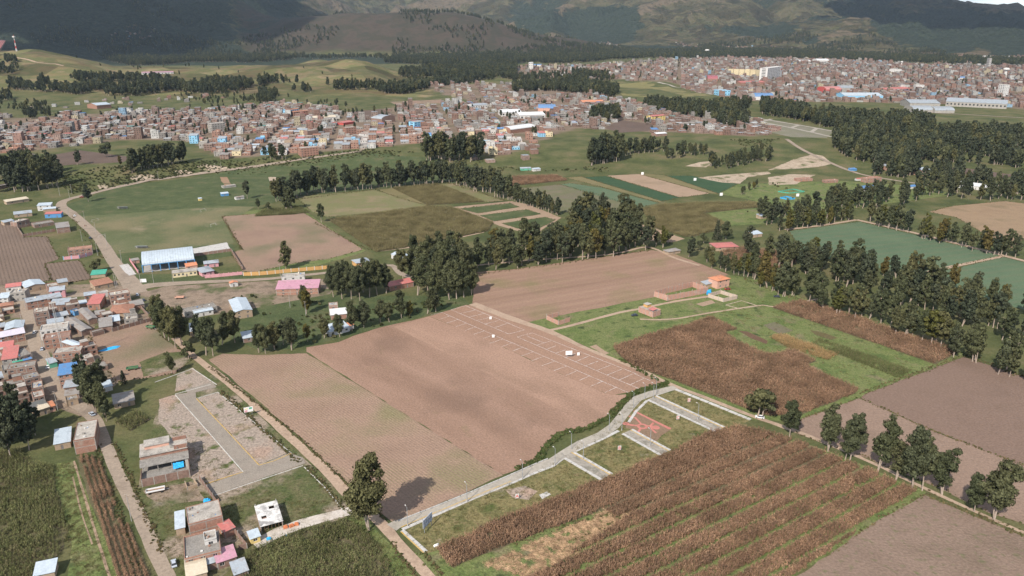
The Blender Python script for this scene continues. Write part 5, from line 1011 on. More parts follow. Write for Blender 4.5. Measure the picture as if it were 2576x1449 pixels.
TANK = nmat('tank plastic', [(.58, .52, .42), (.64, .58, .48)], scale=1, rough=.5)
DOORM = nmat('metal door', [(.16, .17, .19), (.24, .2, .17)], scale=.6, rough=.6)

# ------------------------------------------------------------------ houses
def wall_side(mb, p0, ux, uy, W_, H, ops, z0=0, rec=.2, mi=0, mi_open=None):
    """one wall face from p0 along ux (outside normal = -uy) with recessed openings (x0, z0, x1, z1)"""
    xs = sorted({0, W_, *[o[0] for o in ops], *[o[2] for o in ops]}); zs = sorted({0, H, *[o[1] for o in ops], *[o[3] for o in ops]})
    P = lambda x, z, d=0: (p0[0] + ux[0] * x + uy[0] * d, p0[1] + ux[1] * x + uy[1] * d, z0 + z)
    for xa, xb in zip(xs, xs[1:]):
        for za, zb in zip(zs, zs[1:]):
            if any(o[0] <= xa and xb <= o[2] and o[1] <= za and zb <= o[3] for o in ops): continue
            mb.poly([P(xa, za), P(xb, za), P(xb, zb), P(xa, zb)], mi)
    for xa, za, xb, zb in ops:
        for a, b in (((xa, za), (xb, za)), ((xb, za), (xb, zb)), ((xb, zb), (xa, zb)), ((xa, zb), (xa, za))): mb.poly([P(*a), P(*b), P(*b, rec), P(*a, rec)], mi)
        if mi_open is not None: mb.poly([P(xa, za, rec), P(xb, za, rec), P(xb, zb, rec), P(xa, zb, rec)], mi_open)
WINCACHE = {}
def window_mesh(w, h):
    k = (round(w, 1), round(h, 1))
    if k not in WINCACHE:
        mb = MB(); w, h = k
        mb.poly([(0, .03, 0), (w, .03, 0), (w, .03, h), (0, .03, h)], 0)
        for b in ((0, 0, w, .08), (0, h - .08, w, h), (0, .08, .08, h - .08), (w - .08, .08, w, h - .08), (w / 2 - .04, .08, w / 2 + .04, h - .08)): mb.box(b[0], -.02, b[1], b[2], .025, b[3], 1)
        WINCACHE[k] = mb.mesh('window', [GLASS, PAINT['white']])
    return WINCACHE[k]
def frame_from(a, b, h):
    A, B = G(a[0], a[1], h), G(b[0], b[1], h); d = B - A; d.z = 0; return A, d.length, math.atan2(d.y, d.x)
def roof_mesh(kind, w, d, h, rmat, wallmat, slope=.22, ov=.35):
    mb = MB(); t = .1
    if kind == 'flat':
        mb.box(0, 0, h - .22, w, d, h - .02, 0)
        p = .55
        for x0, y0, x1, y1 in ((0, 0, w, .18), (0, d - .18, w, d), (0, .18, .18, d - .18), (w - .18, .18, w, d - .18)): mb.box(x0, y0, h, x1, y1, h + p * (1 if random.random() < .75 else .35), 1)
    elif kind == 'slab': mb.box(-.25, -.25, h, w + .25, d + .25, h + .2, 0)
    elif kind == 'shed':
        r = slope * d
        n = max(2, int(w / 1.1))
        for k in range(n):
            x0, x1 = -ov + (w + 2 * ov) * k / n, -ov + (w + 2 * ov) * (k + 1) / n; j = random.uniform(0, .05)
            lo, hi = h + .05 + j, h + r + .05 + j
            mb.poly([(x0, -ov, lo), (x1, -ov, lo), (x1, d + ov, hi), (x0, d + ov, hi)], 0); mb.poly([(x0, -ov, lo - .07), (x0, d + ov, hi - .07), (x1, d + ov, hi - .07), (x1, -ov, lo - .07)], 0)
            mb.poly([(x0, -ov, lo - .07), (x1, -ov, lo - .07), (x1, -ov, lo), (x0, -ov, lo)], 0)
        mb.poly([(0, d, h), (0, 0, h), (0, d, h + r)], 1); mb.poly([(w, 0, h), (w, d, h), (w, d, h + r)], 1); mb.poly([(w, d, h), (0, d, h), (0, d, h + r), (w, d, h + r)], 1)
    elif kind in ('gable', 'gabley'):
        along_x = kind == 'gable'; L_, S = (w, d) if along_x else (d, w); r = slope * S / 2 + .3
        Q = (lambda u, v, z: (u, v, z)) if along_x else (lambda u, v, z: (v, u, z))
        n = max(2, int(L_ / 1.2))
        for k in range(n):
            u0, u1 = -ov + (L_ + 2 * ov) * k / n, -ov + (L_ + 2 * ov) * (k + 1) / n; j = random.uniform(0, .04)
            for v0, v1, z0, z1 in ((-ov, S / 2, h - .05, h + r), (S + ov, S / 2, h - .05, h + r)):
                mb.poly([Q(u0, v0, z0 + j), Q(u1, v0, z0 + j), Q(u1, v1, z1 + j), Q(u0, v1, z1 + j)], 0); mb.poly([Q(u0, v0, z0 + j - .08), Q(u1, v0, z0 + j - .08), Q(u1, v1, z1 + j - .08), Q(u0, v1, z1 + j - .08)], 0)
        for u in (0, L_): mb.poly([Q(u, 0, h), Q(u, S, h), Q(u, S / 2, h + r - .12)], 1)
    elif kind == 'hip':
        r = slope * min(w, d) / 2 + .5; m = min(w, d) / 2; o = ov + .2
        c = [(-o, -o, h), (w + o, -o, h), (w + o, d + o, h), (-o, d + o, h)]
        rd = [(m, d / 2, h + r), (w - m, d / 2, h + r)] if w >= d else [(w / 2, m, h + r), (w / 2, d - m, h + r)]
        if w >= d: fs = [(c[0], c[1], rd[1], rd[0]), (c[1], c[2], rd[1]), (c[2], c[3], rd[0], rd[1]), (c[3], c[0], rd[0])]
        else: fs = [(c[0], c[1], rd[0]), (c[1], c[2], rd[1], rd[0]), (c[2], c[3], rd[1]), (c[3], c[0], rd[0], rd[1])]
        for f in fs: mb.poly(f, 0)
        mb.poly([(p[0], p[1], h - .1) for p in c], 0)
        for a, b in zip(c, c[1:] + c[:1]): mb.poly([(a[0], a[1], h - .1), (b[0], b[1], h - .1), b, a], 0)
    elif kind in ('vault', 'vaulty'):
        along_x = kind == 'vault'; L_, S = (w, d) if along_x else (d, w); Q = (lambda u, v, z: (u, v, z)) if along_x else (lambda u, v, z: (v, u, z)); rise = S * .17; n = 12
        pr = [(S / 2 - math.cos(math.pi * k / n) * (S / 2 + .3), h + rise * math.sin(math.pi * k / n)) for k in range(n + 1)]; m = max(4, int(L_ / 1.8))
        for q in range(m):
            u0, u1 = L_ * q / m, L_ * (q + 1) / m; b = .12
            for (v0, z0), (v1, z1) in zip(pr, pr[1:]):
                mb.poly([Q(u0 + b, v0, z0 + .1), Q(u1 - b, v0, z0 + .1), Q(u1 - b, v1, z1 + .1), Q(u0 + b, v1, z1 + .1)], 0); mb.poly([Q(u1 - b, v0, z0 + .1), Q(u1 + b, v0, z0 + .1), Q(u1 + b, v1, z1 + .1), Q(u1 - b, v1, z1 + .1)] if q < m - 1 else [Q(u1 - b, v0, z0 + .1), Q(u1, v0, z0), Q(u1, v1, z1), Q(u1 - b, v1, z1 + .1)], 2)
        for u in (0, L_): mb.poly([Q(u, v, z) for v, z in pr], 1)
    return mb
HREC = []
def house(label, a, b, depth, h, wall='brick', roof='flat', rmat=None, storeys=None, name='house', cat='house', group=None, wins=2, side=True, tank=False, posts=0, door=True, frame=True, slope=.16, seed=0):
    """a, b: picture points of the near roof edge; depth and eaves height in metres"""
    A, w, yaw = frame_from(a, b, h); st = storeys or max(1, round(h / 3)); r = random.Random(seed + int(a[0] * 7 + a[1] * 13))
    wm_ = {'brick': BRICK, 'brown': BRICK2, 'concrete': CONC}.get(wall) or PAINT[wall]
    root = empty(name, (A.x, A.y, A.z), yaw, label, cat, group)
    HREC.append((A.x + math.cos(yaw) * w / 2 - math.sin(yaw) * depth / 2, A.y + math.sin(yaw) * w / 2 + math.cos(yaw) * depth / 2, math.hypot(w, depth) / 2))
    sh = h / st; ops = {0: [], 1: [], 3: []}
    for s in range(st):
        if wins:
            for k in range(wins):
                ww = min(1.5, w / (wins + 1)); x = w * (k + .5) / wins - ww / 2
                if s == 0 and door and k == wins // 2 and w > 4: ops[0].append((x, 0.02, x + 1.0, 2.1, 'd'))
                else: ops[0].append((x, s * sh + sh * .36, x + ww, s * sh + sh * .78, 'w'))
        if side and depth > 4:
            n2 = max(1, int(depth / 5))
            for q in (1, 3):
                for k in range(n2):
                    if r.random() < .7: x = depth * (k + .5) / n2 - .6; ops[q].append((x, s * sh + sh * .36, x + 1.2, s * sh + sh * .78, 'w'))
    mb = MB()
    sides = {0: ((0, 0), (1, 0), (0, 1), w), 1: ((w, 0), (0, 1), (-1, 0), depth), 2: ((w, depth), (-1, 0), (0, -1), w), 3: ((0, depth), (0, -1), (1, 0), depth)}
    for q, (p0, ux, uy, L_) in sides.items():
        oo = [o for o in ops.get(q, []) if o[0] > .1 and o[2] < L_ - .1 and o[3] < h - .1]; ops[q] = oo
        wall_side(mb, p0, ux, uy, L_, h, [o[:4] for o in oo])
        mb.poly([(p0[0] + uy[0] * .2, p0[1] + uy[1] * .2, 0), (p0[0] + ux[0] * L_ + uy[0] * .2, p0[1] + ux[1] * L_ + uy[1] * .2, 0), (p0[0] + ux[0] * L_ + uy[0] * .2, p0[1] + ux[1] * L_ + uy[1] * .2, h - .25), (p0[0] + uy[0] * .2, p0[1] + uy[1] * .2, h - .25)], 1)
    mb.obj('wall', [wm_, DARK], root)
    for q, oo in ops.items():
        p0, ux, uy, L_ = sides[q]; an = math.atan2(ux[1], ux[0])
        for o in oo:
            W2, H2 = o[2] - o[0], o[3] - o[1]; loc = (p0[0] + ux[0] * o[0] + uy[0] * .12, p0[1] + ux[1] * o[0] + uy[1] * .12, o[1])
            if o[4] == 'w': place('window', window_mesh(W2, H2), root, loc, an)
            else:
                dm = MB(); dm.box(0, 0, 0, W2, .06, H2, 0); dm.box(W2 * .8, -.05, H2 * .48, W2 * .9, 0, H2 * .52, 1); dm.obj('door', [DOORM, STEEL], root, loc, an)
    if frame and wall in ('brick', 'brown'):
        mb = MB(); n = max(1, int(w / 4.2)); e = .025
        for k in range(n + 1):
            x = min(max(w * k / n - .14, -e), w - .28 + e); mb.box(x, -e, 0, x + .28, .1, h - .01)
        n = max(1, int(depth / 4.2))
        for k in range(1, n + 1):
            y = min(depth * k / n - .14, depth - .28 + e)
            for x in (-e, w - .1 + e): mb.box(x, y, 0, x + .1, y + .28, h - .01)
        for s in range(1, st + 1):
            z = s * sh - .3; mb.box(-e * 1.6, -e * 1.6, z, w + e * 1.6, .12, z + .26); mb.box(w - .1, .13, z, w + e * 1.6, depth, z + .26); mb.box(-e * 1.6, .13, z, .1, depth, z + .26)
        mb.obj('concrete_frame', CONC, root)
    rm = rmat if rmat else ROOFC
    rm = TIN.get(rm, rm) if isinstance(rm, str) else rm
    roof_mesh(roof, w, depth, h, rm, wm_, slope).obj('roof', [rm, wm_, STEEL], root)
    for k in range(posts):
        x = .3 + (w - .6) * (k % 4) / 3; y = .3 if k < 4 else depth - .3; mb = MB(); mb.box(x - .12, y - .12, h, x + .12, y + .12, h + r.uniform(.8, 1.5)); 
        for dx in (-.07, .07): mb.tube([(x + dx, y, h + .8), (x + dx * 1.6, y + .03, h + r.uniform(1.7, 2.3))], .02, 3)
        mb.obj('column_stub', CONC, root)
    if roof == 'flat' and min(w, depth) > 4:
        mb = MB()
        for k in range(r.randint(4, 9)):
            x, y, q = r.uniform(.6, w - 1.6), r.uniform(.6, depth - 1.6), r.uniform(.25, 1.1); M_ = Matrix.Translation((x, y, h - .02)) @ Matrix.Rotation(r.uniform(0, 3), 4, 'Z'); mb.box(0, 0, 0, q, q * r.uniform(.3, 1), r.uniform(.12, .6), r.randint(0, 4), M_)
        tag(mb.obj('roof_debris', [BRICK, WOOD, PAINT['white'], TIN['blue'], ROOFG], root), kind='stuff')
    if tank:
        mb = MB(); x, y = w * r.uniform(.25, .75), depth * r.uniform(.4, .8); mb.lathe((x, y, h), [(.55, 0), (.6, .1), (.6, 1.1), (.52, 1.3), (.25, 1.5), (.2, 1.6)], 12); mb.obj('water_tank', TANK, root)
    return root
V = 'village houses'
HL = [
 # label, a, b, depth, h, wall, roof, roofmat, extra
 ('pink two-storey house with blue-grey tin roof beside the furrowed field', (124, 734), (162, 729), 7, 5.5, 'pink', 'shed', 'grey', {}),
 ('brick house with blue-grey tin roof at the street corner', (66, 761), (120, 751), 10, 5.5, 'brick', 'gable', 'grey', dict(tank=True)),
 ('tall three-storey brick and white house on the village street', (84, 789), (122, 783), 10, 8.6, 'brown', 'flat', ROOFC, dict(tank=True, posts=4, wins=2)),
 ('low shed with long grey tin roof behind the tall house', (125, 769), (170, 765), 9, 4, 'brown', 'shed', 'grey', {}),
 ('long rusty tin shed reaching back from the harvested field', (204, 833), (230, 826), 28, 3.6, 'brown', 'gabley', 'rusty', dict(wins=0)),
 ('second long rusty shed nearer the red roof', (222, 804), (244, 799), 24, 3.8, 'brown', 'gabley', 'rusty', dict(wins=0)),
 ('house with bright coral red tin roof in the village', (219, 766), (250, 764), 14, 4.2, 'brick', 'shed', 'red', {}),
 ('small grey tin roofed brick house by the cross street', (212, 744), (240, 740), 8, 4.4, 'brick', 'gable', 'grey', {}),
 ('two-storey brick house with flat roof at the square', (276, 746), (327, 737), 9, 6, 'brick', 'flat', ROOFC, dict(tank=True, wins=4)),
 ('old house with broad clay tile hip roof', (272, 790), (328, 785), 17, 3.4, 'adobe', 'hip', 'terra', {}),
 ('rusty tin lean-to beside the brick yard wall', (250, 824), (282, 819), 12, 3.2, 'brown', 'shed', 'rusty', dict(wins=0)),
 ('shed with pale blue striped tin roof', (276, 810), (301, 806), 8, 3.2, 'brown', 'shed', 'light', dict(wins=0)),
 ('small outbuilding with cream roof beside the yard wall', (312, 806), (345, 801), 5, 3, 'concrete', 'flat', ROOFC, dict(tank=True)),
 ('white flat-roofed house with bare parapet walls', (100, 834), (170, 824), 10, 6, 'white', 'flat', ROOFC, dict(wins=5)),
 ('terraced brick house with open upper rooms', (108, 856), (176, 846), 9, 6, 'brick', 'flat', BRICK2, dict(wins=4, posts=4)),
 ('narrow blue-grey tin roof running beside the harvested field', (205, 876), (224, 869), 20, 3.6, 'brown', 'gabley', 'light', dict(wins=0)),
 ('pale concrete flat-roofed house beside the lattice mast', (132, 892), (202, 884), 9, 6, 'brick', 'flat', ROOFC, dict(wins=4, posts=4)),
 ('three-storey house with bright blue tin canopy and yellow side wall', (146, 945), (190, 938), 11, 7.6, 'brick', 'shed', 'blue', dict(wins=3, tank=False)),
 ('low grey tin sheds below the blue canopy house', (160, 976), (198, 971), 8, 3.2, 'brown', 'shed', 'grey', {}),
 ('white and blue house at the village edge', (-6, 751), (19, 749), 8, 4.6, 'white', 'shed', 'light', {}),
 ('grey two-storey house at the top of the village street', (24, 739), (62, 736), 9, 6, 'concrete', 'flat', ROOFC, dict(wins=3, tank=True)),
 ('small pavilion with clay hip roof', (0, 771), (32, 766), 7, 3.2, 'adobe', 'hip', 'terra', {}),
 ('adobe hall with pale grey gable roof on the street', (11, 831), (57, 824), 14, 4.4, 'adobe', 'gabley', 'light', dict(wins=2)),
 ('long brick house with pale lilac tin roof', (-4, 850), (62, 837), 7, 5, 'brick', 'shed', 'lilac', dict(wins=3)),
 ('house with dull red roof near the left edge', (-6, 875), (32, 869), 6, 5, 'red', 'shed', 'red', {}),
 ('house with red roof striped by pale sheets', (4, 906), (42, 900), 14, 5, 'concrete', 'shed', 'red', {}),
 ('flat concrete house beside the striped red roof', (47, 899), (80, 890), 13, 5, 'brown', 'flat', ROOFG, dict(posts=4)),
 ('grey concrete house behind the dark grove', (17, 932), (88, 921), 8, 5.4, 'brown', 'flat', ROOFG, dict(wins=3)),
 ('weathered flat house along the lower street', (62, 957), (101, 947), 8, 5.4, 'brown', 'flat', ROOFG, {}),
 ('white-topped flat house along the lower street', (80, 980), (108, 974), 9, 5.4, 'brick', 'flat', ROOFC, {}),
 ('small flat house before the street fork', (84, 1003), (112, 996), 8, 4.6, 'brick', 'flat', ROOFC, {}),
 ('cream sheet roofed house at the street fork', (84, 1036), (124, 1023), 8, 3.4, 'adobe', 'shed', 'cream', {}),
 ('small orange and white stall roof at the street fork', (118, 1026), (138, 1020), 5, 3, 'salmon', 'shed', 'orange', dict(wins=1)),
 ('tall bare brick house with flat roof above the maize', (184, 1111), (238, 1101), 18, 6.6, 'brick', 'flat', ROOFC, dict(wins=0, side=False)),
 ('blue-white tin shed beside the bare brick house', (136, 1118), (176, 1110), 11, 3.2, 'adobe', 'shed', 'light', dict(wins=1)),
 ('old hut with mottled grey roof behind the small maize patch', (286, 1017), (338, 1006), 10, 2.8, 'adobe', 'shed', 'rusty', dict(wins=2, slope=.08)),
 ('warehouse with pale blue gable roof at the square', (590, 786), (634, 779), 26, 5, 'adobe', 'gabley', 'light', {}),
 ('unfinished long concrete building beside the square', (466, 788), (546, 772), 9, 3.4, 'concrete', 'flat', ROOFG, dict(wins=6, posts=8)),
 ('small blue tin roof before the unfinished building', (489, 788), (536, 779), 4, 3.2, 'white', 'shed', 'light', dict(wins=3)),
 ('grey tin house hidden among the grove trees', (478, 834), (520, 828), 10, 3.4, 'adobe', 'shed', 'grey', {}),
 ('pale tin sheds under the corner trees', (612, 852), (668, 842), 8, 3, 'brown', 'shed', 'light', {}),
 ('two-storey brick house beside the central tree line', (827, 771), (850, 769), 7, 6.4, 'brick', 'flat', ROOFC, dict(wins=1)),
 ('white tin annex of the brick house in the tree line', (832, 793), (872, 789), 8, 3.4, 'brick', 'shed', 'white', dict(wins=0)),
 ('low shed with orange and blue sheet roof in the trees', (829, 836), (880, 822), 9, 3, 'white', 'shed', 'light', dict(wins=3)),
 ('small shed with orange sheets in the trees', (862, 824), (890, 817), 4, 2.6, 'white', 'shed', 'orange', dict(wins=1)),
 ('large brick shed with pink tin roof', (694, 728), (800, 724), 13, 4.6, 'brick', 'shed', 'pink', dict(wins=3)),
 ('white flat-roofed house behind the pink shed', (708, 699), (766, 695), 9, 5.6, 'white', 'flat', ROOFC, dict(wins=3, tank=True)),
 ('orange house with grey hip roof behind trees', (897, 662), (932, 656), 10, 4, 'orange', 'hip', 'grey', {}),
 ('long white barn with pale gable roof behind the maize', (984, 639), (1042, 657), 9, 3.6, 'white', 'gable', 'light', {}),
 ('low brick building with red striped roof in the grove', (980, 721), (1040, 709), 7, 3.6, 'brick', 'shed', 'red', {}),
 ('cream flat-roofed classroom block before the vaulted hall', (434, 688), (495, 681), 8, 3.6, 'cream', 'slab', ROOFC, dict(wins=6)),
 ('small orange roofed classroom beside the hall', (468, 671), (496, 667), 6, 3.6, 'salmon', 'shed', 'orange', {}),
 ('pink classroom with grey hip roof inside the school wall', (508, 686), (538, 680), 14, 3.4, 'pink', 'hip', 'grey', {}),
 ('pink classroom with wide grey hip roof near the field', (514, 664), (549, 660), 8, 3.4, 'pink', 'hip', 'grey', {}),
 ('small white kiosk with orange roof on the grass', (579, 713), (598, 710), 4, 3, 'white', 'gabley', 'orange', dict(wins=1)),
 ('small red roofed hut beside the vaulted hall', (332, 656), (350, 653), 4, 2.8, 'salmon', 'shed', 'rusty', dict(wins=1)),
 ('white two-storey house at the road bend', (93, 518), (127, 516), 8, 5.4, 'white', 'shed', 'light', {}),
 ('blue house with bright red tin roof at the road bend', (112, 539), (153, 537), 6, 4, 'blue', 'shed', 'red', {}),
 ('brick house with painted white mural wall by the road', (142, 574), (175, 570), 18, 5, 'brown', 'shed', 'rusty', dict(wins=0, slope=.05)),
 ('row of low cream roofed rooms above the road bend', (16, 508), (72, 499), 7, 3.2, 'adobe', 'shed', 'cream', {}),
 ('grey tin house among the yards at the road bend', (35, 540), (80, 535), 8, 3.4, 'adobe', 'shed', 'grey', {}),
 ('brick farm compound house at the furrowed field', (42, 560), (74, 552), 9, 4.2, 'brown', 'flat', ROOFC, dict(tank=True)),
 ('flat brick compound beside the mural house', (86, 566), (136, 558), 10, 3.2, 'brown', 'flat', ROOFG, {}),
 ('unroofed red brick house beside the road', (170, 631), (231, 624), 10, 5, 'brick', 'flat', BRICK, dict(wins=4, posts=8)),
 ('barn with pale blue gable roof at the furrowed field', (64, 724), (113, 714), 15, 4, 'adobe', 'gabley', 'light', {}),
 ('small house with red tin roof at the furrowed field', (14, 724), (52, 719), 6, 4, 'white', 'shed', 'red', {}),
 ('clay roofed row beside the green tarp yard', (238, 720), (284, 710), 10, 3.2, 'adobe', 'shed', 'terra', {}),
 ('yard roofed with a green tarp by the road', (228, 692), (264, 689), 8, 2.6, 'adobe', 'shed', 'green', dict(wins=0)),
 ('brick house with flat roof near the quarry track', (2180, 450), (2219, 447), 9, 5, 'brick', 'flat', BRICK, dict(wins=3)),
 ('grey block house with bright blue tin roof', (2172, 474), (2205, 470), 7, 4, 'concrete', 'shed', 'blue', {}),
 ('low unfinished brick walls under the quarry', (2007, 451), (2045, 449), 8, 3, 'brick', 'flat', BRICK, dict(wins=2)),
 ('second low brick house under the quarry', (2078, 455), (2109, 453), 7, 3, 'brick', 'flat', BRICK, dict(wins=2)),
 ('white tent-like stall with red roof', (2156, 450), (2174, 449), 4, 2.4, 'white', 'gable', 'red', dict(wins=0)),
 ('blue tarp shelter at the track bend', (2141, 426), (2156, 425), 5, 2.4, 'blue', 'shed', 'blue', dict(wins=0)),
 ('blue canopy stall at the end of the track', (2290, 470), (2312, 468), 5, 2.4, 'white', 'shed', 'blue', dict(wins=0)),
 ('brick works with grey tin roof at the wood', (2214, 420), (2240, 418), 9, 4.4, 'brick', 'shed', 'grey', {}),
 ('second bay of the brick works', (2236, 421), (2258, 419), 9, 4.8, 'brick', 'shed', 'grey', {}),
 ('third bay of the brick works', (2258, 419), (2284, 417), 9, 5.2, 'brick', 'shed', 'light', {}),
 ('tallest bay of the brick works', (2318, 428), (2340, 426), 9, 5.4, 'brick', 'shed', 'light', {}),
 ('long low brick wing of the works', (2284, 432), (2330, 436), 8, 3.2, 'brick', 'flat', CONC, {}),
 ('second long brick wing towards the white shed', (2345, 440), (2402, 448), 8, 3.2, 'brick', 'flat', CONC, {}),
 ('very long white shed beside the dark field', (2400, 462), (2500, 474), 22, 4, 'white', 'gable', 'white', dict(wins=8)),
 ('salmon two-storey house with orange hip roof by the brown field', (1806, 707), (1836, 700), 9, 6.2, 'salmon', 'hip', 'orange', dict(wins=2)),
 ('tin porch with blue tarp beside the orange roof house', (1776, 716), (1800, 710), 5, 3, 'adobe', 'shed', 'grey', dict(wins=0)),
 ('low pavilion with broad coral red roof', (1803, 623), (1858, 620), 14, 3, 'adobe', 'hip', 'red', dict(wins=3)),
 ('small farm hut with thatched roof by the grove end', (1682, 634), (1712, 629), 7, 2.6, 'adobe', 'hip', 'rusty', dict(wins=1)),
 ('shed with pale roof in the trees near the pasture', (1896, 590), (1918, 587), 7, 3, 'adobe', 'shed', 'light', dict(wins=1)),
 ('second pale roof among trees near the pasture', (1914, 544), (1932, 541), 6, 3, 'adobe', 'shed', 'light', dict(wins=1)),
 ('blue tin hut in the meadow', (557, 488), (575, 486), 5, 2.8, 'blue', 'shed', 'light', dict(wins=1)),
 ('tiny yellow kiosk beside the football pitch', (500, 500), (508, 499), 3, 2.4, 'yellow', 'shed', 'light', dict(wins=0)),
 ('white adobe hut under the meadow tree', (594, 497), (614, 494), 5, 2.8, 'white', 'gable', 'rusty', dict(wins=1)),
 ('dark foundation building on the meadow slope', (562, 470), (594, 466), 8, 2, 'concrete', 'flat', CONC, dict(wins=0)),
 ('green and white row of huts at the slope foot', (1310, 424), (1336, 423), 5, 2.8, 'green', 'shed', 'grey', dict(wins=2)),
 ('white hut beside the green huts', (1342, 426), (1360, 424), 5, 2.8, 'white', 'shed', 'light', dict(wins=1)),
 ('small grey shed between the tall house and the red roof', (171, 766), (193, 761), 6, 3, 'concrete', 'shed', 'grey', dict(wins=0)),
 ('tiny blue-grey shelter beside the red roof', (200, 765), (218, 762), 5, 2.6, 'adobe', 'shed', 'light', dict(wins=0)),
 ('small salmon roofed room beside the clay roof', (241, 793), (265, 789), 6, 3, 'salmon', 'shed', 'rusty', dict(wins=1)),
 ('blue wooden kiosk in the yard behind the rusty sheds', (187, 786), (203, 781), 5, 2.6, 'blue', 'flat', ROOFC, dict(wins=0)),
 ('white walled gate house beside the square house', (250, 738), (272, 734), 3, 3.4, 'white', 'flat', ROOFC, dict(wins=1)),
 ('small red awning room beside the tall house', (115, 804), (134, 799), 4, 3, 'white', 'shed', 'red', dict(wins=0)),
 ('small grey-blue tin porch beside the blue canopy', (124, 915), (143, 910), 6, 3, 'green', 'shed', 'grey', dict(wins=0)),
 ('stall under a green awning in the left row', (33, 912), (58, 907), 3, 3, 'adobe', 'shed', 'green', dict(wins=0)),
 ('stall under a blue awning in the left row', (60, 907), (80, 902), 3, 3, 'adobe', 'shed', 'blue', dict(wins=0)),
 ('rusty junk shelter below the low tin sheds', (163, 996), (198, 990), 5, 2.6, 'brown', 'shed', 'rusty', dict(wins=0)),
 ('adobe end house at the street fork', (166, 1010), (196, 1003), 5, 3, 'adobe', 'flat', ROOFG, dict(wins=1)),
 ('orange fronted shop near the left edge', (-8, 810), (6, 806), 6, 4.6, 'orange', 'shed', 'cream', dict(wins=1)),
 ('brick house behind the white flat-roofed house', (120, 815), (160, 808), 6, 3.4, 'brown', 'shed', 'grey', dict(wins=0)),
 ('brick shed row at the harvested field edge', (232, 838), (262, 830), 4, 2.6, 'brown', 'flat', ROOFG, dict(wins=0)),
 ('narrow brick room beside the lattice mast', (204, 905), (236, 897), 7, 3, 'brown', 'flat', ROOFC, dict(wins=1)),
 ('white walled hut behind the street clump', (262, 975), (282, 970), 6, 2.6, 'white', 'shed', 'light', dict(wins=0)),
 ('tin roofed barn at the top of the harvested field', (330, 770), (362, 764), 7, 3.2, 'brown', 'shed', 'rusty', dict(wins=0)),
 ('brick house behind the barn at the furrowed field', (118, 722), (146, 717), 7, 4.4, 'brick', 'flat', ROOFC, dict(wins=2)),
 ('grey tin shelter at the furrowed field corner', (146, 712), (170, 708), 6, 3, 'adobe', 'shed', 'grey', dict(wins=0)),
 ('low adobe row at the road bend yards', (10, 560), (36, 555), 6, 3, 'adobe', 'shed', 'grey', dict(wins=1)),
 ('tin lean-to above the blue house', (108, 527), (140, 524), 5, 3, 'adobe', 'shed', 'light', dict(wins=0)),
 ('brown walled room left of the dark clump', (-8, 470), (24, 462), 7, 4, 'brown', 'flat', ROOFG, dict(wins=1)),
 ('small white and grey hut at the bottom edge of the maize', (85, 1449), (136, 1438), 6, 2.6, 'adobe', 'shed', 'light', dict(wins=0)),
]
for lab, a, b, dp, h, wl, rf, rm, ex in HL: house(lab, a, b, dp, h, wl, rf, rm, **{'group': V, **ex})
tg = random
# --- large near house with covered yard
def prism(mb, pts, z0, z1, mi=0):
    n = len(pts); mb.poly([(p[0], p[1], z1) for p in pts], mi)
    for i in range(n):
        a, b = pts[i], pts[(i + 1) % n]; mb.poly([(a[0], a[1], z0), (b[0], b[1], z0), (b[0], b[1], z1), (a[0], a[1], z1)], mi)
A, B = G(357, 1226), G(480, 1199); yaw = math.atan2(B.y - A.y, B.x - A.x); w = (B - A).length
root = empty('house', A, yaw, 'large brick house with white roof terraces and covered yard with blue tarp', 'house', 'near houses')
mb = MB(); d0 = 8.5; e = .22
mb.box(0, 0, 0, w, e, 3.6); mb.box(0, e, 0, e, d0, 3.6); mb.box(w - e, e, 0, w, d0 + 3, 3.8); mb.obj('yard_wall', BRICK2, root)
mb = MB(); mb.box(e, e, 0, w - e, d0 + 8, 1.6); mb.obj('yard_floor', ROOFG, root)
mb = MB(); 
for k in range(5): x = .1 + (w - .5) * k / 4; mb.box(x, -.03, 0, x + .3, .05, 3.62)
mb.obj('concrete_frame', CONC, root)
for k in range(4):
    mb = MB(); x = 1 + (w - 2.5) * k / 3; mb.box(x, d0 - .2, 1.6, x + .3, d0 + .1, 4.5); mb.obj('column', CONC, root)
mb = MB(); mb.poly([(-.3, d0 - .6, 4.5), (w + .2, d0 - .6, 4.5), (w + .2, d0 + 5, 5.2), (-.3, d0 + 5, 5.2)]); mb.poly([(-.3, d0 - .6, 4.3), (w + .2, d0 - .6, 4.3), (w + .2, d0 - .6, 4.5), (-.3, d0 - .6, 4.5)]); mb.poly([(w + .2, d0 - .6, 4.3), (w + .2, d0 + 5, 4.3), (w + .2, d0 + 5, 5.2), (w + .2, d0 - .6, 4.5)]); mb.obj('yard_roof', ROOFG, root)
D2 = d0 + 5; D3 = D2 + 11
mb = MB(); wall_side(mb, (0, D2), (1, 0), (0, 1), w, 6.6, []); wall_side(mb, (w, D2), (0, 1), (-1, 0), D3 - D2, 6.6, [(2, 4, 3.4, 5.4), (6, 4, 7.4, 5.4)], mi_open=1); wall_side(mb, (0, D3), (0, -1), (1, 0), D3 - D2, 6.6, [(2, 4, 3.4, 5.4), (2, 1, 3.4, 2.4), (6, 4, 7.4, 5.4), (6, 1, 7.4, 2.4)], mi_open=1); wall_side(mb, (w, D3), (-1, 0), (0, -1), w, 6.6, []); mb.obj('wall', [BRICK, DARK], root)
mb = MB(); mb.box(-.1, D2 - .4, 6.6, w + .1, D3, 6.85); mb.obj('roof', ROOFC, root)
mb = MB(); mb.box(2, D3 - 6, 6.85, w * .62, D3 - .4, 8.3); mb.obj('roof_room', PAINT['salmon'], root); mb = MB(); mb.box(1.7, D3 - 6.3, 8.3, w * .64, D3 - .2, 8.5); mb.obj('roof_room_slab', ROOFC, root)
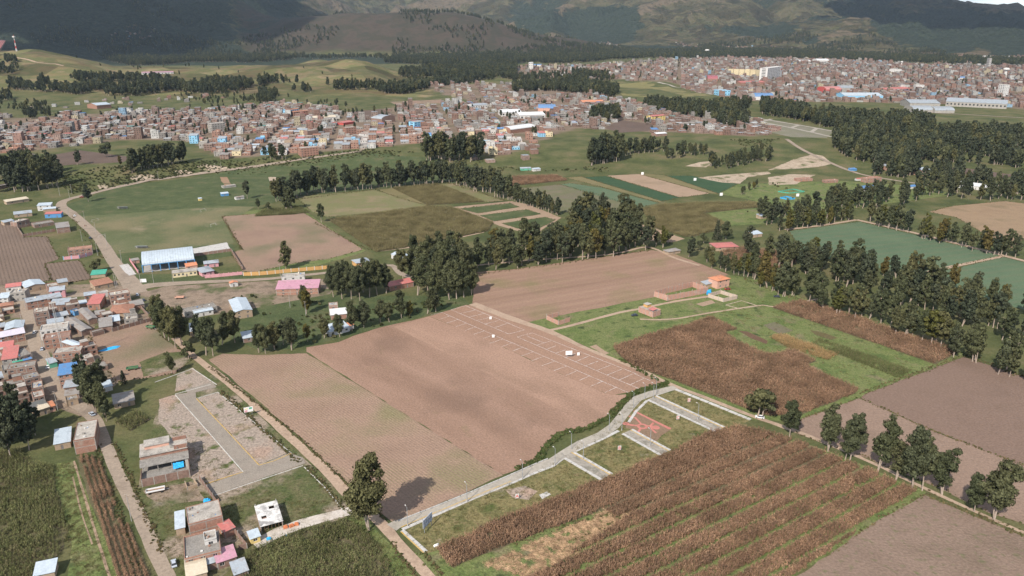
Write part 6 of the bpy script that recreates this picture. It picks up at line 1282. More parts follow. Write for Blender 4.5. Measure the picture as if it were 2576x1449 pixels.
mb = MB(); mb.box(w * .7, D3 - 3, 6.85, w, D3 - 2.75, 8.4); mb.box(w * .72, D2 + .2, 6.85, w, D2 + .45, 8.6); mb.obj('parapet', BRICK, root)
mb = MB()
for k in range(7): mb.box(w * .64 + k * .28, D2 + 2, 6.85, w * .64 + (k + 1) * .28, D2 + 3, 6.85 + (7 - k) * .26)
mb.obj('stair', CONC, root)
mb = MB()
for k in range(9): mb.box(w - 1.4, 3 + k * .5, 1.6, w - .3, 3 + (k + 1) * .5, 1.6 + (k + 1) * .3)
mb.obj('yard_stair', CONC, root)
for k in range(6):
    mb = MB(); x = .3 + (w - .6) * k / 5; mb.box(x - .1, D2 - .1, 6.85, x + .1, D2 + .1, 7.9); mb.obj('column_stub', CONC, root)
mb = MB(); n = 10
tp = [[(w * .66 + 4.2 * i / n, d0 - 3.6 + 3.4 * j / n, 2.5 + .9 * (j / n) + .35 * noise.noise(Vector((i * .6, j * .6, 2)))) for i in range(n + 1)] for j in range(n + 1)]
for j in range(n):
    for i in range(n): mb.poly([tp[j][i], tp[j][i + 1], tp[j + 1][i + 1], tp[j + 1][i]])
M_ = mb.obj('tarp', TARP, None); M_.location = root.location; M_.rotation_euler = root.rotation_euler; tag(M_, 'crumpled bright blue tarp in the covered yard of the large house', 'tarp')
# --- other near houses from roof corners
house('two-storey brick house with pale roof and parapet by the street', (474, 1322), (560, 1299), 12, 6.4, 'brick', 'flat', ROOFC, wins=0, side=False, posts=4, group='near houses')
house('blue-grey tin lean-to against the two-storey brick house', (442, 1331), (464, 1326), 9, 3.2, 'adobe', 'shed', 'light', wins=0, group='near houses')
house('brick house with sooty grey roof and water tank beside the parked car', (464, 1409), (556, 1386), 13, 5, 'brick', 'flat', ROOFG, wins=3, tank=True, group='near houses')
house('small roof room with white wall on the sooty house', (514, 1362), (545, 1354), 5, 6.8, 'white', 'flat', ROOFC, wins=1, group='near houses')
house('shed with faded pink tin roof beside the sooty house', (546, 1416), (594, 1400), 6, 3, 'brown', 'shed', 'pink', wins=2, group='near houses')
house('shed with grey tin roof between pink and cream roofs', (505, 1424), (545, 1412), 7, 3, 'brown', 'shed', 'grey', wins=1, group='near houses')
house('house with cream sheet gable roof at the bottom edge', (470, 1452), (520, 1438), 10, 3.2, 'adobe', 'gable', 'cream', wins=1, group='near houses')
house('small red roofed brick lean-to behind the two-storey house', (564, 1338), (590, 1326), 5, 3, 'brick', 'shed', 'red', wins=0, group='near houses')
house('tiny yellow hut with light blue roof beside the whitish track', (630, 1356), (654, 1348), 4, 2.6, 'yellow', 'shed', 'light', wins=1, group='near houses')
house('grey shed roof at the bottom edge below the trees', (590, 1446), (624, 1434), 6, 2.6, 'brown', 'shed', 'grey', wins=0, group='near houses')
# unfinished slab house on props
A, w, yaw = frame_from((655, 1325), (711, 1310), 3.3); dp = 14
root = empty('house', A, yaw, 'unfinished brick house with patchy white slab roof and open front', 'house', 'near houses')
mb = MB(); mb.box(0, 1.2, 0, .22, dp, 3.2); mb.box(w - .22, 2, 0, w, dp, 3.2); mb.box(.22, dp - .22, 0, w - .22, dp, 3.2); mb.box(.22, 5, 0, w - .22, 5.2, 3.2); mb.obj('wall', BRICK, root)
mb = MB()
hs = [(1.2, 4.2, 3.0, 6.2), (w - 3.4, 9.5, w - 1.4, 11.5)]; xs = sorted({-.2, w + .2, *[q for h in hs for q in (h[0], h[2])]}); ys = sorted({-.2, dp + .2, *[q for h in hs for q in (h[1], h[3])]})
for xa, xb in zip(xs, xs[1:]):
    for ya, yb in zip(ys, ys[1:]):
        if any(h[0] <= xa and xb <= h[2] and h[1] <= ya and yb <= h[3] for h in hs): continue
        mb.box(xa, ya, 3.2, xb, yb, 3.45)
mb.obj('roof', bm('lime patched slab', [(.55, .53, .5), (.66, .64, .61), (.34, .33, .31)], scale=.35, patch=((.3, .29, .28), .3, .5, .62)), root)
for k in range(7):
    mb = MB(); x = .2 + (w - .4) * k / 6; mb.tube([(x + random.uniform(-.15, .15), .1, 0), (x, .1, 3.2)], .06, 5); mb.obj('prop', WOOD, root)
for k in range(4):
    mb = MB(); x, y = (.15, w - .15)[k % 2], (.2, dp - .2)[k // 2]; mb.box(x - .14, y - .14, 0, x + .14, y + .14, 4.3); mb.obj('column', CONC, root)
for i, (dx, dy) in enumerate([(8, -1), (10.2, -1.4), (12, -.8)]):
    mb = MB(); s = random.uniform(.8, 1.1); mb.box(0, 0, 0, 1.7 * s, 1.1, .9); mb.box(.2, .15, .9, 1.4 * s, .95, 1.25); p = Matrix.Rotation(yaw, 4, 'Z') @ Vector((dx, dy, 0)) + A
    tag(mb.obj('brick_stack', BM2 if False else bm('new brick', [(.5, .17, .08), (.58, .22, .1)]), None, p, yaw + random.uniform(-.3, .3)), f'{nth(i + 1)} stack of new orange bricks counted from the unfinished house', 'bricks', 'brick stacks')
# --- brick works on the pasture
def ring(label, pts, h, t=.18, mat=BRICKP, name='brick_enclosure', gap=None, group='unfinished walls', posts=True, cat='walls'):
    w = W(pts); c = sum(w, Vector()) / len(w); c.z = gz(c.x, c.y); root = empty(name, c, 0, label, cat, group)
    for i in range(len(w)):
        a, b = w[i] - c, w[(i + 1) % len(w)] - c
        if gap is not None and i in (gap if isinstance(gap, tuple) else (gap,)): continue
        d = (b - a); L_ = d.length; M_ = Matrix.Translation((a.x, a.y, 0)) @ Matrix.Rotation(math.atan2(d.y, d.x), 4, 'Z')
        mb = MB(); n = max(1, int(L_ / 3.4))
        for k in range(n): mb.box(L_ * k / n + .14, -t / 2, 0, L_ * (k + 1) / n - .14, t / 2, h * random.uniform(.93, 1.0), 0, M_)
        mb.obj('wall', mat, root)
        mb = MB()
        for k in range(n + (0)): mb.box(L_ * k / n - .14, -t / 2 - .03, 0, L_ * k / n + .14, t / 2 + .03, h + (random.choice([0, .1, .9]) if posts else 0), 0, M_)
        mb.obj('concrete_post', CONC, root)
    return root
ring('small roofless brick room beside the farm track', [(1375, 804), (1405, 818), (1434, 809), (1404, 796)], 3.0, gap=2)
ring('roofless pale brick enclosure beside the long brick house', [(1781, 748), (1820, 760), (1854, 752), (1812, 739)], 2.8, mat=bm('pale block', [(.45, .35, .28), (.52, .42, .34)]))
ring('low foundation outline on the pasture', [(1826, 768), (1862, 778), (1906, 770), (1866, 757)], .35, t=.5, mat=D_BANK, name='foundation', posts=False, cat='foundation')
ring('long unfinished roofless brick house with upright posts', [(1645, 746), (1679, 757), (1780, 737), (1742, 722)], 4.2)
ring('brick yard wall beside the harvested field', [(283, 835), (382, 808), (345, 765), (300, 770)], 2.6, mat=BRICK2, name='brick_wall', gap=(2, 3), cat='wall', group='walls')
ring('long brick wall of the near plot by the small shed', [(502, 1207), (545, 1268), (560, 1290), (555, 1292)], 2.4, mat=BRICK2, name='brick_wall', gap=(1, 2, 3), cat='wall', group='walls')
ring('brick wall enclosing the garden behind the near houses', [(590, 1340), (622, 1380), (600, 1384), (585, 1345)], 2.4, mat=BRICK2, name='brick_wall', gap=(2, 3), cat='wall', group='walls')
ring('brick wall of the school yard', [(582, 632), (612, 680), (500, 640), (490, 645)], 2.6, mat=BRICK2, name='brick_wall', gap=(1, 2), cat='wall', group='walls')
ring('brown brick yard walls beside the mural house', [(44, 575), (58, 596), (140, 582), (120, 560)], 2.6, mat=BRICK2, name='brick_wall', gap=2, cat='wall', group='walls')
ring('green net enclosure in the pasture', [(1957, 483), (1985, 487), (2024, 483), (1995, 477)], 1.2, t=.06, mat=TIN['green'], name='net_enclosure', posts=False, cat='enclosure')
ring('blue and orange plastic enclosure in the pasture', [(1962, 499), (1982, 503), (2000, 501), (1978, 496)], 1.4, t=.1, mat=TARP, name='plastic_enclosure', posts=False, cat='enclosure')
ring('adobe corral beside the small shed', [(466, 1217), (472, 1232), (498, 1224), (488, 1211)], 1.4, mat=PAINT['adobe'], name='corral', posts=False, gap=3, cat='corral')
# orange cabin house
Lc, Fc, Rc = G(1606, 785), G(1642, 799), G(1664, 794); yaw = math.atan2(Fc.y - Lc.y, Fc.x - Lc.x); w = (Fc - Lc).length; dp = (Rc - Fc).length
root = empty('house', Lc, yaw, 'single-storey brick house with orange cabin and red tarp on its roof', 'house', V)
mb = MB(); wall_side(mb, (0, 0), (1, 0), (0, 1), w, 3.6, []); wall_side(mb, (w, 0), (0, 1), (-1, 0), dp, 3.6, []); wall_side(mb, (w, dp), (-1, 0), (0, -1), w, 3.6, []); wall_side(mb, (0, dp), (0, -1), (1, 0), dp, 3.6, []); mb.obj('wall', BRICKP, root)
roof_mesh('flat', w, dp, 3.6, ROOFC, BRICKP).obj('roof', [ROOFC, BRICKP], root)
mb = MB(); 
for k in range(5): x = w * k / 4 - .14; mb.box(x, -.03, 0, x + .28, .05, 3.7)
for k in range(1, 3): y = dp * k / 2 - .14; mb.box(w - .05, y, 0, w + .03, y + .28, 3.7)
mb.obj('concrete_frame', CONC, root)
mb = MB(); mb.box(1.2, dp * .45, 3.6, 4.6, dp * .95, 5.6); mb.obj('cabin', PAINT['orange'], root); mb = MB(); mb.box(.9, dp * .4, 5.6, 4.9, dp, 5.75); mb.obj('cabin_roof', ROOFC, root)
mb = MB(); mb.poly([(w * .62, .3, 4.6), (w - .2, .2, 4.7), (w - .2, dp * .6, 5.2), (w * .62, dp * .6, 5.0)]); mb.poly([(w * .62, .3, 4.55), (w * .62, .3, 4.6), (w - .2, .2, 4.7), (w - .2, .2, 4.65)]); mb.obj('red_awning', TIN['red'], root)
for x in (w * .63, w - .3):
    mb = MB(); mb.box(x - .05, .3, 3.6, x + .05, .4, 4.62); mb.obj('awning_post', STEEL, root)
# --- vaulted sports hall
A, w, yaw = frame_from((357, 667), (489, 652), 6.2); dp = 30
root = empty('sports_hall', A, yaw, 'open sports hall with silver vaulted roof on blue columns', 'hall')
roof_mesh('vault', w, dp, 6.2, TIN['light'], PAINT['blue']).obj('roof', [TIN['light'], PAINT['blue'], TIN['grey']], root)
for k in range(7):
    for y in (0, dp):
        mb = MB(); x = w * k / 6; mb.box(x - .3, y - .35, 0, x + .3, y + .35, 6.2); mb.obj('column', PAINT['blue'], root)
mb = MB(); mb.box(0, -.3, 5.7, w, .3, 6.25); mb.box(0, dp - .3, 5.7, w, dp + .3, 6.25); mb.obj('eaves_beam', PAINT['blue'], root)
mb = MB(); mb.box(.4, .4, 0, w - .4, dp - .4, .15); mb.obj('court_floor', PAINT['grey'], root)
mb = MB(); mb.box(.5, dp - .6, .15, w - .5, dp - .4, 3); mb.obj('back_wall', nmat('hall back wall', [(.06, .1, .09), (.09, .13, .12)], scale=.3), root)
# school walls
def panel_wall(label, pts, h, pm, postm, n, name='school_wall'):
    w = W(pts); root = empty(name, w[0], 0, label, 'wall', 'walls'); T = [0]
    for a, b in zip(w, w[1:]): T.append(T[-1] + (b - a).length)
    for k in range(n):
        ps = []
        for t in (T[-1] * k / n, T[-1] * (k + 1) / n - .02):
            i = max(j for j in range(len(w) - 1) if T[j] <= t); ps.append(w[i].lerp(w[i + 1], (t - T[i]) / (T[i + 1] - T[i])) - w[0])
        a, b = ps; d = b - a; M_ = Matrix.Translation((a.x, a.y, 0)) @ Matrix.Rotation(math.atan2(d.y, d.x), 4, 'Z')
        mb = MB(); mb.box(.35, -.1, 0, d.length - .0, .1, h, 0, M_); mb.obj('panel', pm, root); mb = MB(); mb.box(-.1, -.18, 0, .35, .18, h + .35, 0, M_); mb.obj('post', postm, root)
panel_wall('orange panelled school wall with white posts along the road', [(612, 694), (660, 692), (740, 684), (830, 676)], 2.8, PAINT['orange'], PAINT['white'], 11)
panel_wall('pink school wall with pink posts and blue gate', [(516, 700), (560, 696), (610, 691)], 2.5, PAINT['pink'], PAINT['pink'], 8)
panel_wall('red and white school side wall beside the hall', [(327, 657), (340, 676), (348, 688)], 2.4, PAINT['pink'], PAINT['red'], 5)
panel_wall('painted pink and blue mural wall by the red brick house', [(160, 654), (200, 650), (233, 641)], 2.6, PAINT['pink'], PAINT['skyblue'], 4)
sheet('concrete_yard', [(480, 626), (570, 610), (582, 630), (490, 640)], D_WALK, 4, 'concrete strip yard behind the vaulted hall', 'yard')
sheet('paved_entrance', [(300, 668), (322, 664), (344, 690), (325, 694)], D_WALK, 8, 'pale paved entrance beside the hall', 'pavement')
sheet('muddy_yard', [(360, 1235), (480, 1212), (520, 1260), (440, 1268), (390, 1262)], D_YARD, 3, 'muddy yard before the large house', 'yard')
sheet('bare_pad', [(1888 - 532, 1245), (1376, 1237), (1386, 1244), (1364, 1256)], D_WALK, 3, 'square concrete pad in the dry grass', 'pad', amp=.1)
# ------------------------------------------------------------------ landmark buildings of the town and the city
LM = []
def big(label, a, b, dp, h, wall, roof, rmat, wins=0, rows=1, name='building', cat='building', ref=None, slope=.16):
    A, w, yaw = frame_from(a, b, h); wm_ = {'brick': BRICK, 'brown': BRICK2, 'concrete': CONC}.get(wall) or PAINT[wall]; rm = TIN.get(rmat, rmat) if isinstance(rmat, str) else rmat
    root = empty(name, A, yaw, label, cat, 'landmark buildings'); mb = MB(); ops = []
    for r_ in range(rows):
        for k in range(wins): ww = w / wins; ops.append((ww * (k + .28), h * (r_ + .36) / rows, ww * (k + .72), h * (r_ + .7) / rows))
    n2 = max(1, int(wins * dp / max(w, 1))); ops2 = []
    if wins:
        for r_ in range(rows):
            for k in range(n2): ww = dp / n2; ops2.append((ww * (k + .25), h * (r_ + .3) / rows, ww * (k + .75), h * (r_ + .75) / rows))
    for q, (p0, ux, uy, L_) in enumerate((((0, 0), (1, 0), (0, 1), w), ((w, 0), (0, 1), (-1, 0), dp), ((w, dp), (-1, 0), (0, -1), w), ((0, dp), (0, -1), (1, 0), dp))):
        wall_side(mb, p0, ux, uy, L_, h, ops if q == 0 else ops2 if q in (1, 3) else [], rec=.3, mi_open=1)
    mb.obj('wall', [wm_, GLASS], root); roof_mesh(roof, w, dp, h, rm, wm_, slope, .5).obj('roof', [rm, wm_, TIN['grey']], root)
    if ref: c = root.matrix_world; LM.append((ref, A.x, A.y))
    return root
big('brick warehouse with white-blue gable roof below the wooded hill', (243, 265), (279, 262), 40, 8, 'brick', 'gable', 'light', ref='white-roofed warehouse')
big('open works hall with blue vaulted roof in the town', (1354, 272), (1398, 272), 34, 9, 'salmon', 'vault', 'blue', ref='blue vaulted hall')
big('white commercial hall with red trim', (1308, 290), (1372, 288), 40, 9, 'white', 'gable', 'white', 6, ref='white commercial hall')
big('second white commercial hall beside the vaulted roof', (1262, 283), (1312, 282), 45, 8, 'white', 'gable', 'white', 5)
big('long building with white vaulted roof near the playing ground', (1284, 327), (1346, 319), 24, 6, 'brick', 'vault', 'white', ref='white vaulted roof')
big('long works with bright orange roof behind the town', (1466, 257), (1520, 256), 34, 7, 'brick', 'gable', 'orange', 6, ref='orange works roof')
big('white building with pale grey-green roof', (790, 297), (846, 294), 28, 7, 'white', 'gable', 'cream', 6, ref='pale green roof')
big('bright sky blue four-storey house', (1042, 308), (1066, 305), 14, 11, 'skyblue', 'flat', ROOFC, 3, 3, ref='sky blue house')
big('market stand with red canopy roof', (864, 309), (892, 305), 16, 4, 'red', 'hip', 'red', ref='red canopy')
big('brick hall with grey barrel roof', (961, 300), (994, 296), 30, 7, 'brown', 'vaulty', 'grey', ref='grey barrel roof')
big('school block with clay red roof', (738, 282), (775, 279), 16, 8, 'brick', 'gable', 'terra', 6, 2, ref='clay roofed school')
big('second school block with clay red roof', (722, 277), (752, 274), 14, 8, 'skyblue', 'gable', 'terra', 5, 2)
big('white modern house of two blocks on the town edge', (1817, 287), (1838, 285), 14, 12, 'white', 'flat', PAINT['white'], 3, 3, ref='white modern house')
big('lower white block beside the modern house', (1818, 303), (1840, 301), 12, 6, 'white', 'flat', PAINT['white'], 3, 1)
big('small barn with white roof before the brown field', (1652, 337), (1678, 335), 14, 4, 'brown', 'gable', 'white', ref='white roofed barn')
big('yellow and red three-storey house', (1640, 293), (1674, 290), 14, 9, 'yellow', 'gable', 'red', 5, 3, ref='yellow and red house')
big('bare concrete frame of five storeys in the left town', (532, 312), (566, 309), 16, 15, 'concrete', 'flat', ROOFC, 5, 5, ref='five-storey concrete frame')
big('six-storey brick tower block in mid town', (870, 322), (896, 320), 14, 16, 'brick', 'flat', ROOFC, 4, 5, ref='brick tower block')
big('tall brick block by the grey road with dark glass front', (756, 374), (800, 368), 14, 12, 'brick', 'flat', ROOFC, 6, 4, ref='dark-fronted block')
big('blank brick block of three storeys', (773, 330), (800, 327), 14, 11, 'brown', 'flat', ROOFC, ref='blank brick block')
big('white hall with dark roof near the slope trees', (1190, 265), (1226, 263), 26, 8, 'white', 'gable', 'grey', 6)
big('blue-roofed tall depot at the far wood', (1330, 157), (1341, 157), 20, 26, 'white', 'flat', TIN['blue'], 2, 3, ref='far blue depot')
big('low blue-roofed depot at the far wood', (1342, 163), (1362, 163), 30, 10, 'white', 'gable', 'blue')
big('school with pink and white roofs on the hill terrace', (356, 183), (436, 180), 24, 6, 'white', 'gable', 'pink', 10)
big('house with red roof on the hill top beside the mast', (0, 122), (18, 121), 30, 7, 'brown', 'gable', 'red')
# city landmarks
W_T = big('tall white city tower block with a grid of windows', (1932, 172), (1968, 172), 24, 36, 'white', 'flat', PAINT['white'], 9, 8)
A_ = W_T.location; mb = MB(); mb.box(0, -.4, 0, 16, .0, 34); o = mb.obj('advertising_panel', PAINT['white'], W_T, loc=((G(1968, 172, 36) - G(1932, 172, 36)).length - 17, -.3, 1)); mb = MB(); mb.box(3, -.6, 24, 13, -.42, 29); mb.obj('red_sign', PAINT['red'], o)
for k in range(7): big(f'cream apartment slab, {nth(k + 1)} of the seven in the city row', (1832 + 14 * k, 174 + k * .4), (1845 + 14 * k, 174.2 + k * .4), 18, 20, 'cream', 'flat', PAINT['cream'], 6, 5)
for lab, a, b, dp, h, wl, rf, rm, wn, rw in [
 ('dark maroon arched hall in the city', (1780, 198), (1806, 198), 50, 8, 'brick', 'vault', 'maroon', 0, 1), ('long low coral roof in the city', (1864, 208), (1925, 207), 40, 6, 'brick', 'gable', 'red', 0, 1),
 ('red vaulted hall in mid city', (2078, 226), (2120, 225), 40, 8, 'red', 'vault', 'red', 0, 1), ('long coral roof right of the red vault', (2231, 226), (2292, 225), 40, 7, 'brick', 'gable', 'red', 0, 1),
 ('bright blue arched hall before the city', (1899, 243), (1946, 243), 40, 8, 'white', 'vault', 'blue', 0, 1), ('grey flat hangar in the city', (2112, 221), (2148, 221), 50, 12, 'concrete', 'gable', 'grey', 0, 1),
 ('pale teal market roofs before the city', (2126, 241), (2222, 241), 60, 8, 'skyblue', 'gable', 'light', 0, 1), ('large white-grey gabled hangar', (2290, 259), (2366, 260), 60, 10, 'concrete', 'gable', 'grey', 0, 1),
 ('very long grey hangar with arched end bays', (2380, 255), (2534, 262), 70, 10, 'concrete', 'gable', 'grey', 16, 1), ('grey twin-vault shed in front of the hangars', (2298, 277), (2350, 277), 40, 5, 'concrete', 'vault', 'grey', 0, 1), ('second grey vault shed in front of the hangars', (2352, 278), (2402, 278), 36, 5, 'concrete', 'vault', 'grey', 0, 1),
 ('white and blue office block in the city', (2238, 174), (2268, 174), 24, 16, 'white', 'flat', ROOFC, 8, 4), ('slender white tower with balconies', (2528, 214), (2541, 214), 18, 32, 'white', 'flat', ROOFC, 3, 9), ('white four-storey city building', (2304, 214), (2326, 214), 20, 14, 'white', 'flat', ROOFC, 6, 4),
 ('distant grey tower at the mountain foot', (2490, 147), (2496, 147), 20, 40, 'grey', 'flat', ROOFC, 2, 6), ('white exhibition hall at the far edge of the city', (2055, 152), (2085, 152), 40, 10, 'white', 'vault', 'white', 0, 1), ('blue-domed market at the far edge', (1903, 152), (1930, 152), 40, 8, 'white', 'hip', 'blue', 0, 1),
 ('second white hall at the far edge', (2012, 153), (2040, 153), 40, 8, 'white', 'gable', 'white', 0, 1), ('blue roofed city market', (2415, 195), (2440, 195), 30, 7, 'white', 'gable', 'blue', 0, 1), ('light blue roof behind the maroon hall', (2400, 199), (2436, 199), 30, 7, 'white', 'gable', 'light', 0, 1), ('white roofed works beside the red vault', (2045, 215), (2072, 215), 30, 7, 'white', 'gable', 'white', 0, 1), ('white long depot in mid city', (1980, 214), (2010, 214), 30, 7, 'white', 'gable', 'white', 0, 1), ('grey-blue depot before the city', (1808, 228), (1838, 228), 30, 12, 'skyblue', 'flat', TIN['grey'], 4, 2)]:
    big(lab, a, b, dp, h, wl, rf, rm, wn, rw)
def water_tower(px, py, h, r, label):
    p = G(px, py); root = empty('water_tower', p, 0, label, 'water tower', 'water towers'); mb = MB(); mb.lathe((0, 0, 0), [(r * .55, 0), (r * .45, h * .1), (r * .42, h * .6), (r * .5, h * .66)], 14); mb.obj('shaft', PAINT['white'], root)
    mb = MB(); mb.lathe((0, 0, 0), [(r * .5, h * .66), (r, h * .78), (r, h * .88), (r * .85, h * .95), (r * .2, h)], 16); mb.obj('bowl', PAINT['white'], root)
water_tower(2528, 194, 32, 10, 'white mushroom water tower at the city edge'); water_tower(1778, 139, 34, 13, 'white water tower over the far wood')
water_tower(2267, 167, 22, 5, 'small white water tower in the city')

# ------------------------------------------------------------------ town houses
def cells(polys, cx, cy, ang, sx, sy, skip):
    out = []; ca, sa = math.cos(ang), math.sin(ang)
    for pp in polys:
        w = W(pp); X = np.array([v.x for v in w]); Y = np.array([v.y for v in w]); U = (X * ca + Y * sa); Vv = (-X * sa + Y * ca)
        for i in range(int(U.min() / sx) - 1, int(U.max() / sx) + 2):
            if i % skip[0] == 0: continue
            for j in range(int(Vv.min() / sy) - 1, int(Vv.max() / sy) + 2):
                if j % skip[1] == 0: continue
                u, v = (i + .5 + random.uniform(-.05, .05)) * sx, (j + .5 + random.uniform(-.06, .06)) * sy; x, y = u * ca - v * sa, u * sa + v * ca
                if inpoly(np.array([x]), np.array([y]), w)[0]: out.append((x, y))
    return out
INNER = [[(1285, 222), (1420, 226), (1500, 236), (1420, 243), (1288, 240)], [(1515, 325), (1560, 300), (1645, 310), (1655, 330), (1560, 336)], [(870, 284), (960, 272), (1005, 292), (900, 304)], [(975, 258), (1110, 250), (1125, 264), (1000, 268)], [(0, 300), (130, 285), (180, 300), (60, 312), (0, 312)], [(600, 345), (640, 330), (660, 345), (620, 360)], [(1380, 330), (1480, 330), (1500, 350), (1400, 355)], [(200, 270), (270, 285), (260, 300), (200, 295)]]
INW = [W(p) for p in INNER]
def free(x, y, m=9):
    for w in INW:
        if inpoly(np.array([x]), np.array([y]), w)[0]: return False
    for n, lx, ly in LMALL:
        if -8 < (x - lx) < 42 and -6 < (y - ly) < 40: return False
    return True
LMALL = [(o.name, o.location.x, o.location.y) for o in COL.objects if o.get('group') == 'landmark buildings']
tc = [c for c in cells([TOWN1], 0, 0, R(9), 12, 12.5, (8, 3)) if random.random() < .95 - .55 * (fbm(np.array([c[0] / 110]), np.array([c[1] / 110]), 3, 12)[0] > .22) and free(*c)]
tc.sort(key=lambda c: math.hypot(*c))
WALLS = [('red brick', BRICK, .32), ('brown brick', BRICK2, .32), ('grey block', CONC, .16), ('white', PAINT['white'], .09), ('cream', PAINT['cream'], .04), ('sky blue', PAINT['skyblue'], .03), ('adobe', PAINT['adobe'], .04)]
ROOFS = [('flat concrete roof', 'flat', ROOFC, .36), ('bare grey roof', 'flat', ROOFG, .16), ('open brick top storey', 'flat', BRICK2, .14), ('grey tin roof', 'shed', TIN['grey'], .14), ('rusty tin roof', 'shed', TIN['rusty'], .08), ('red tin roof', 'shed', TIN['red'], .05), ('pale blue tin roof', 'gable', TIN['light'], .04), ('blue tin roof', 'shed', TIN['blue'], .02), ('clay tile roof', 'gable', TIN['terra'], .03)]
def pick(L_): return random.choices(L_, [x[-1] for x in L_])[0]
cnt = {}
NIND = 285
lmw = [(r, x, y) for r, x, y in LM]
def town_house(x, y, yaw, w, d, st, h, wn, wmat, rn, rk, rm, lab, group):
    root = empty('town_house', (x, y, gz(x, y)), yaw, lab, 'house', group)
    mb = MB(); nw = max(2, int(w / 3)); 
    for q, (p0, ux, uy, L_) in enumerate((((-w / 2, -d / 2), (1, 0), (0, 1), w), ((w / 2, -d / 2), (0, 1), (-1, 0), d), ((w / 2, d / 2), (-1, 0), (0, -1), w), ((-w / 2, d / 2), (0, -1), (1, 0), d))):
        ops = []
        if q < 4 and q != 2:
            for s in range(st):
                for k in range(nw):
                    if random.random() < .75: xx = L_ * (k + .5) / nw; ops.append((xx - .7, s * 2.9 + .9, xx + .7, s * 2.9 + 2.3))
        wall_side(mb, p0, ux, uy, L_, h, ops, rec=.25, mi_open=1)
    for s in range(1, st + 1): mb.box(-w / 2 - .04, -d / 2 - .04, s * 2.9 - .15, w / 2 + .04, -d / 2 + .1, s * 2.9 + .1, 2)
    mb.obj('wall', [wmat, DARK, CONC], root)
    rmb = roof_mesh(rk, w, d, h, rm, wmat, .14)
    if rk == 'flat' and random.random() < .45:                      # stair head or half-built upper room
        rw, rd = w * random.uniform(.3, .6), d * random.uniform(.3, .6); x0 = random.choice([.2, w - rw - .2]); rmb.box(x0, d - rd - .2, h, x0 + rw, d - .2, h + 2.6, 1); rmb.box(x0 - .15, d - rd - .35, h + 2.6, x0 + rw + .15, d, h + 2.75, 0)
    ro = rmb.obj('roof', [rm, wmat, STEEL], root, loc=(-w / 2, -d / 2, 0))
    if random.random() < .25: mb = MB(); mb.lathe((random.uniform(-w / 3, w / 3), random.uniform(-d / 3, d / 3), h), [(.6, 0), (.65, 1.2), (.3, 1.5)], 8); mb.obj('water_tank', TANK, root)
for (x, y) in tc[:NIND]:
    wn, wmat, _ = pick(WALLS); rn, rk, rm, _ = pick(ROOFS); st = random.choices([1, 2, 3, 4], [.38, .4, .17, .05])[0]; near = min(lmw, key=lambda q: (q[1] - x) ** 2 + (q[2] - y) ** 2)
    desc = f"{['one', 'two', 'three', 'four'][st - 1]}-storey {wn} house with {rn}"; key = (desc, near[0]); cnt[key] = cnt.get(key, 0) + 1
    town_house(x, y, R(9) + random.uniform(-.03, .03), random.uniform(10.4, 12), random.uniform(9, 12), st, 2.9 * st + .2, wn, wmat, rn, rk, rm, f'{desc}, {nth(cnt[key])} nearest the {near[0]}', 'houses of the town')
# small houses filling the village blocks
vp = W([(-20, 735), (60, 752), (240, 748), (330, 770), (370, 800), (235, 822), (225, 850), (262, 930), (215, 960), (150, 1000), (60, 1010), (-20, 1000)]); street = W([(150, 985), (130, 949), (110, 911), (97, 884), (87, 854), (75, 811), (67, 779), (50, 749)]); cross = W([(60, 752), (120, 748), (200, 742), (290, 736)]); mast = G(163, 910); va = math.atan2(street[0].y - street[-1].y, street[0].x - street[-1].x) + math.pi / 2; fl = []
def seg_dist(x, y, line):
    b = 1e9
    for a, c in zip(line, line[1:]):
        d = c - a; t = max(0, min(1, ((x - a.x) * d.x + (y - a.y) * d.y) / (d.x ** 2 + d.y ** 2))); b = min(b, math.hypot(x - a.x - d.x * t, y - a.y - d.y * t))
    return b
for k in range(900):
    x, y = random.uniform(min(p.x for p in vp), max(p.x for p in vp)), random.uniform(min(p.y for p in vp), max(p.y for p in vp))
    if not inpoly(np.array([x]), np.array([y]), vp)[0] or seg_dist(x, y, street) < 8.5 or seg_dist(x, y, cross) < 9: continue
    if any(math.hypot(x - a, y - b) < r_ * .78 + 4.2 for a, b, r_ in HREC): continue
    HREC.append((x, y, 4.6)); fl.append((x, y))
fl.sort(key=lambda q: math.hypot(q[0] - mast.x, q[1] - mast.y)); vc = {}
for x, y in fl:
    wn, wmat, _ = pick(WALLS[:3] + WALLS[-1:]); rn, rk, rm, _ = pick([ROOFS[0], ROOFS[1], ROOFS[3], ROOFS[4]]); st = random.choice([1, 1, 2]); key = (wn, rn, st); vc[key] = vc.get(key, 0) + 1
    town_house(x, y, va + random.uniform(-.05, .05), random.uniform(6, 8), random.uniform(6, 8), st, 2.7 * st, wn, wmat, rn, rk, rm, f"small {['one', 'two'][st - 1]}-storey {wn} village house with {rn}, {nth(vc[key])} nearest the lattice mast", 'small village houses')
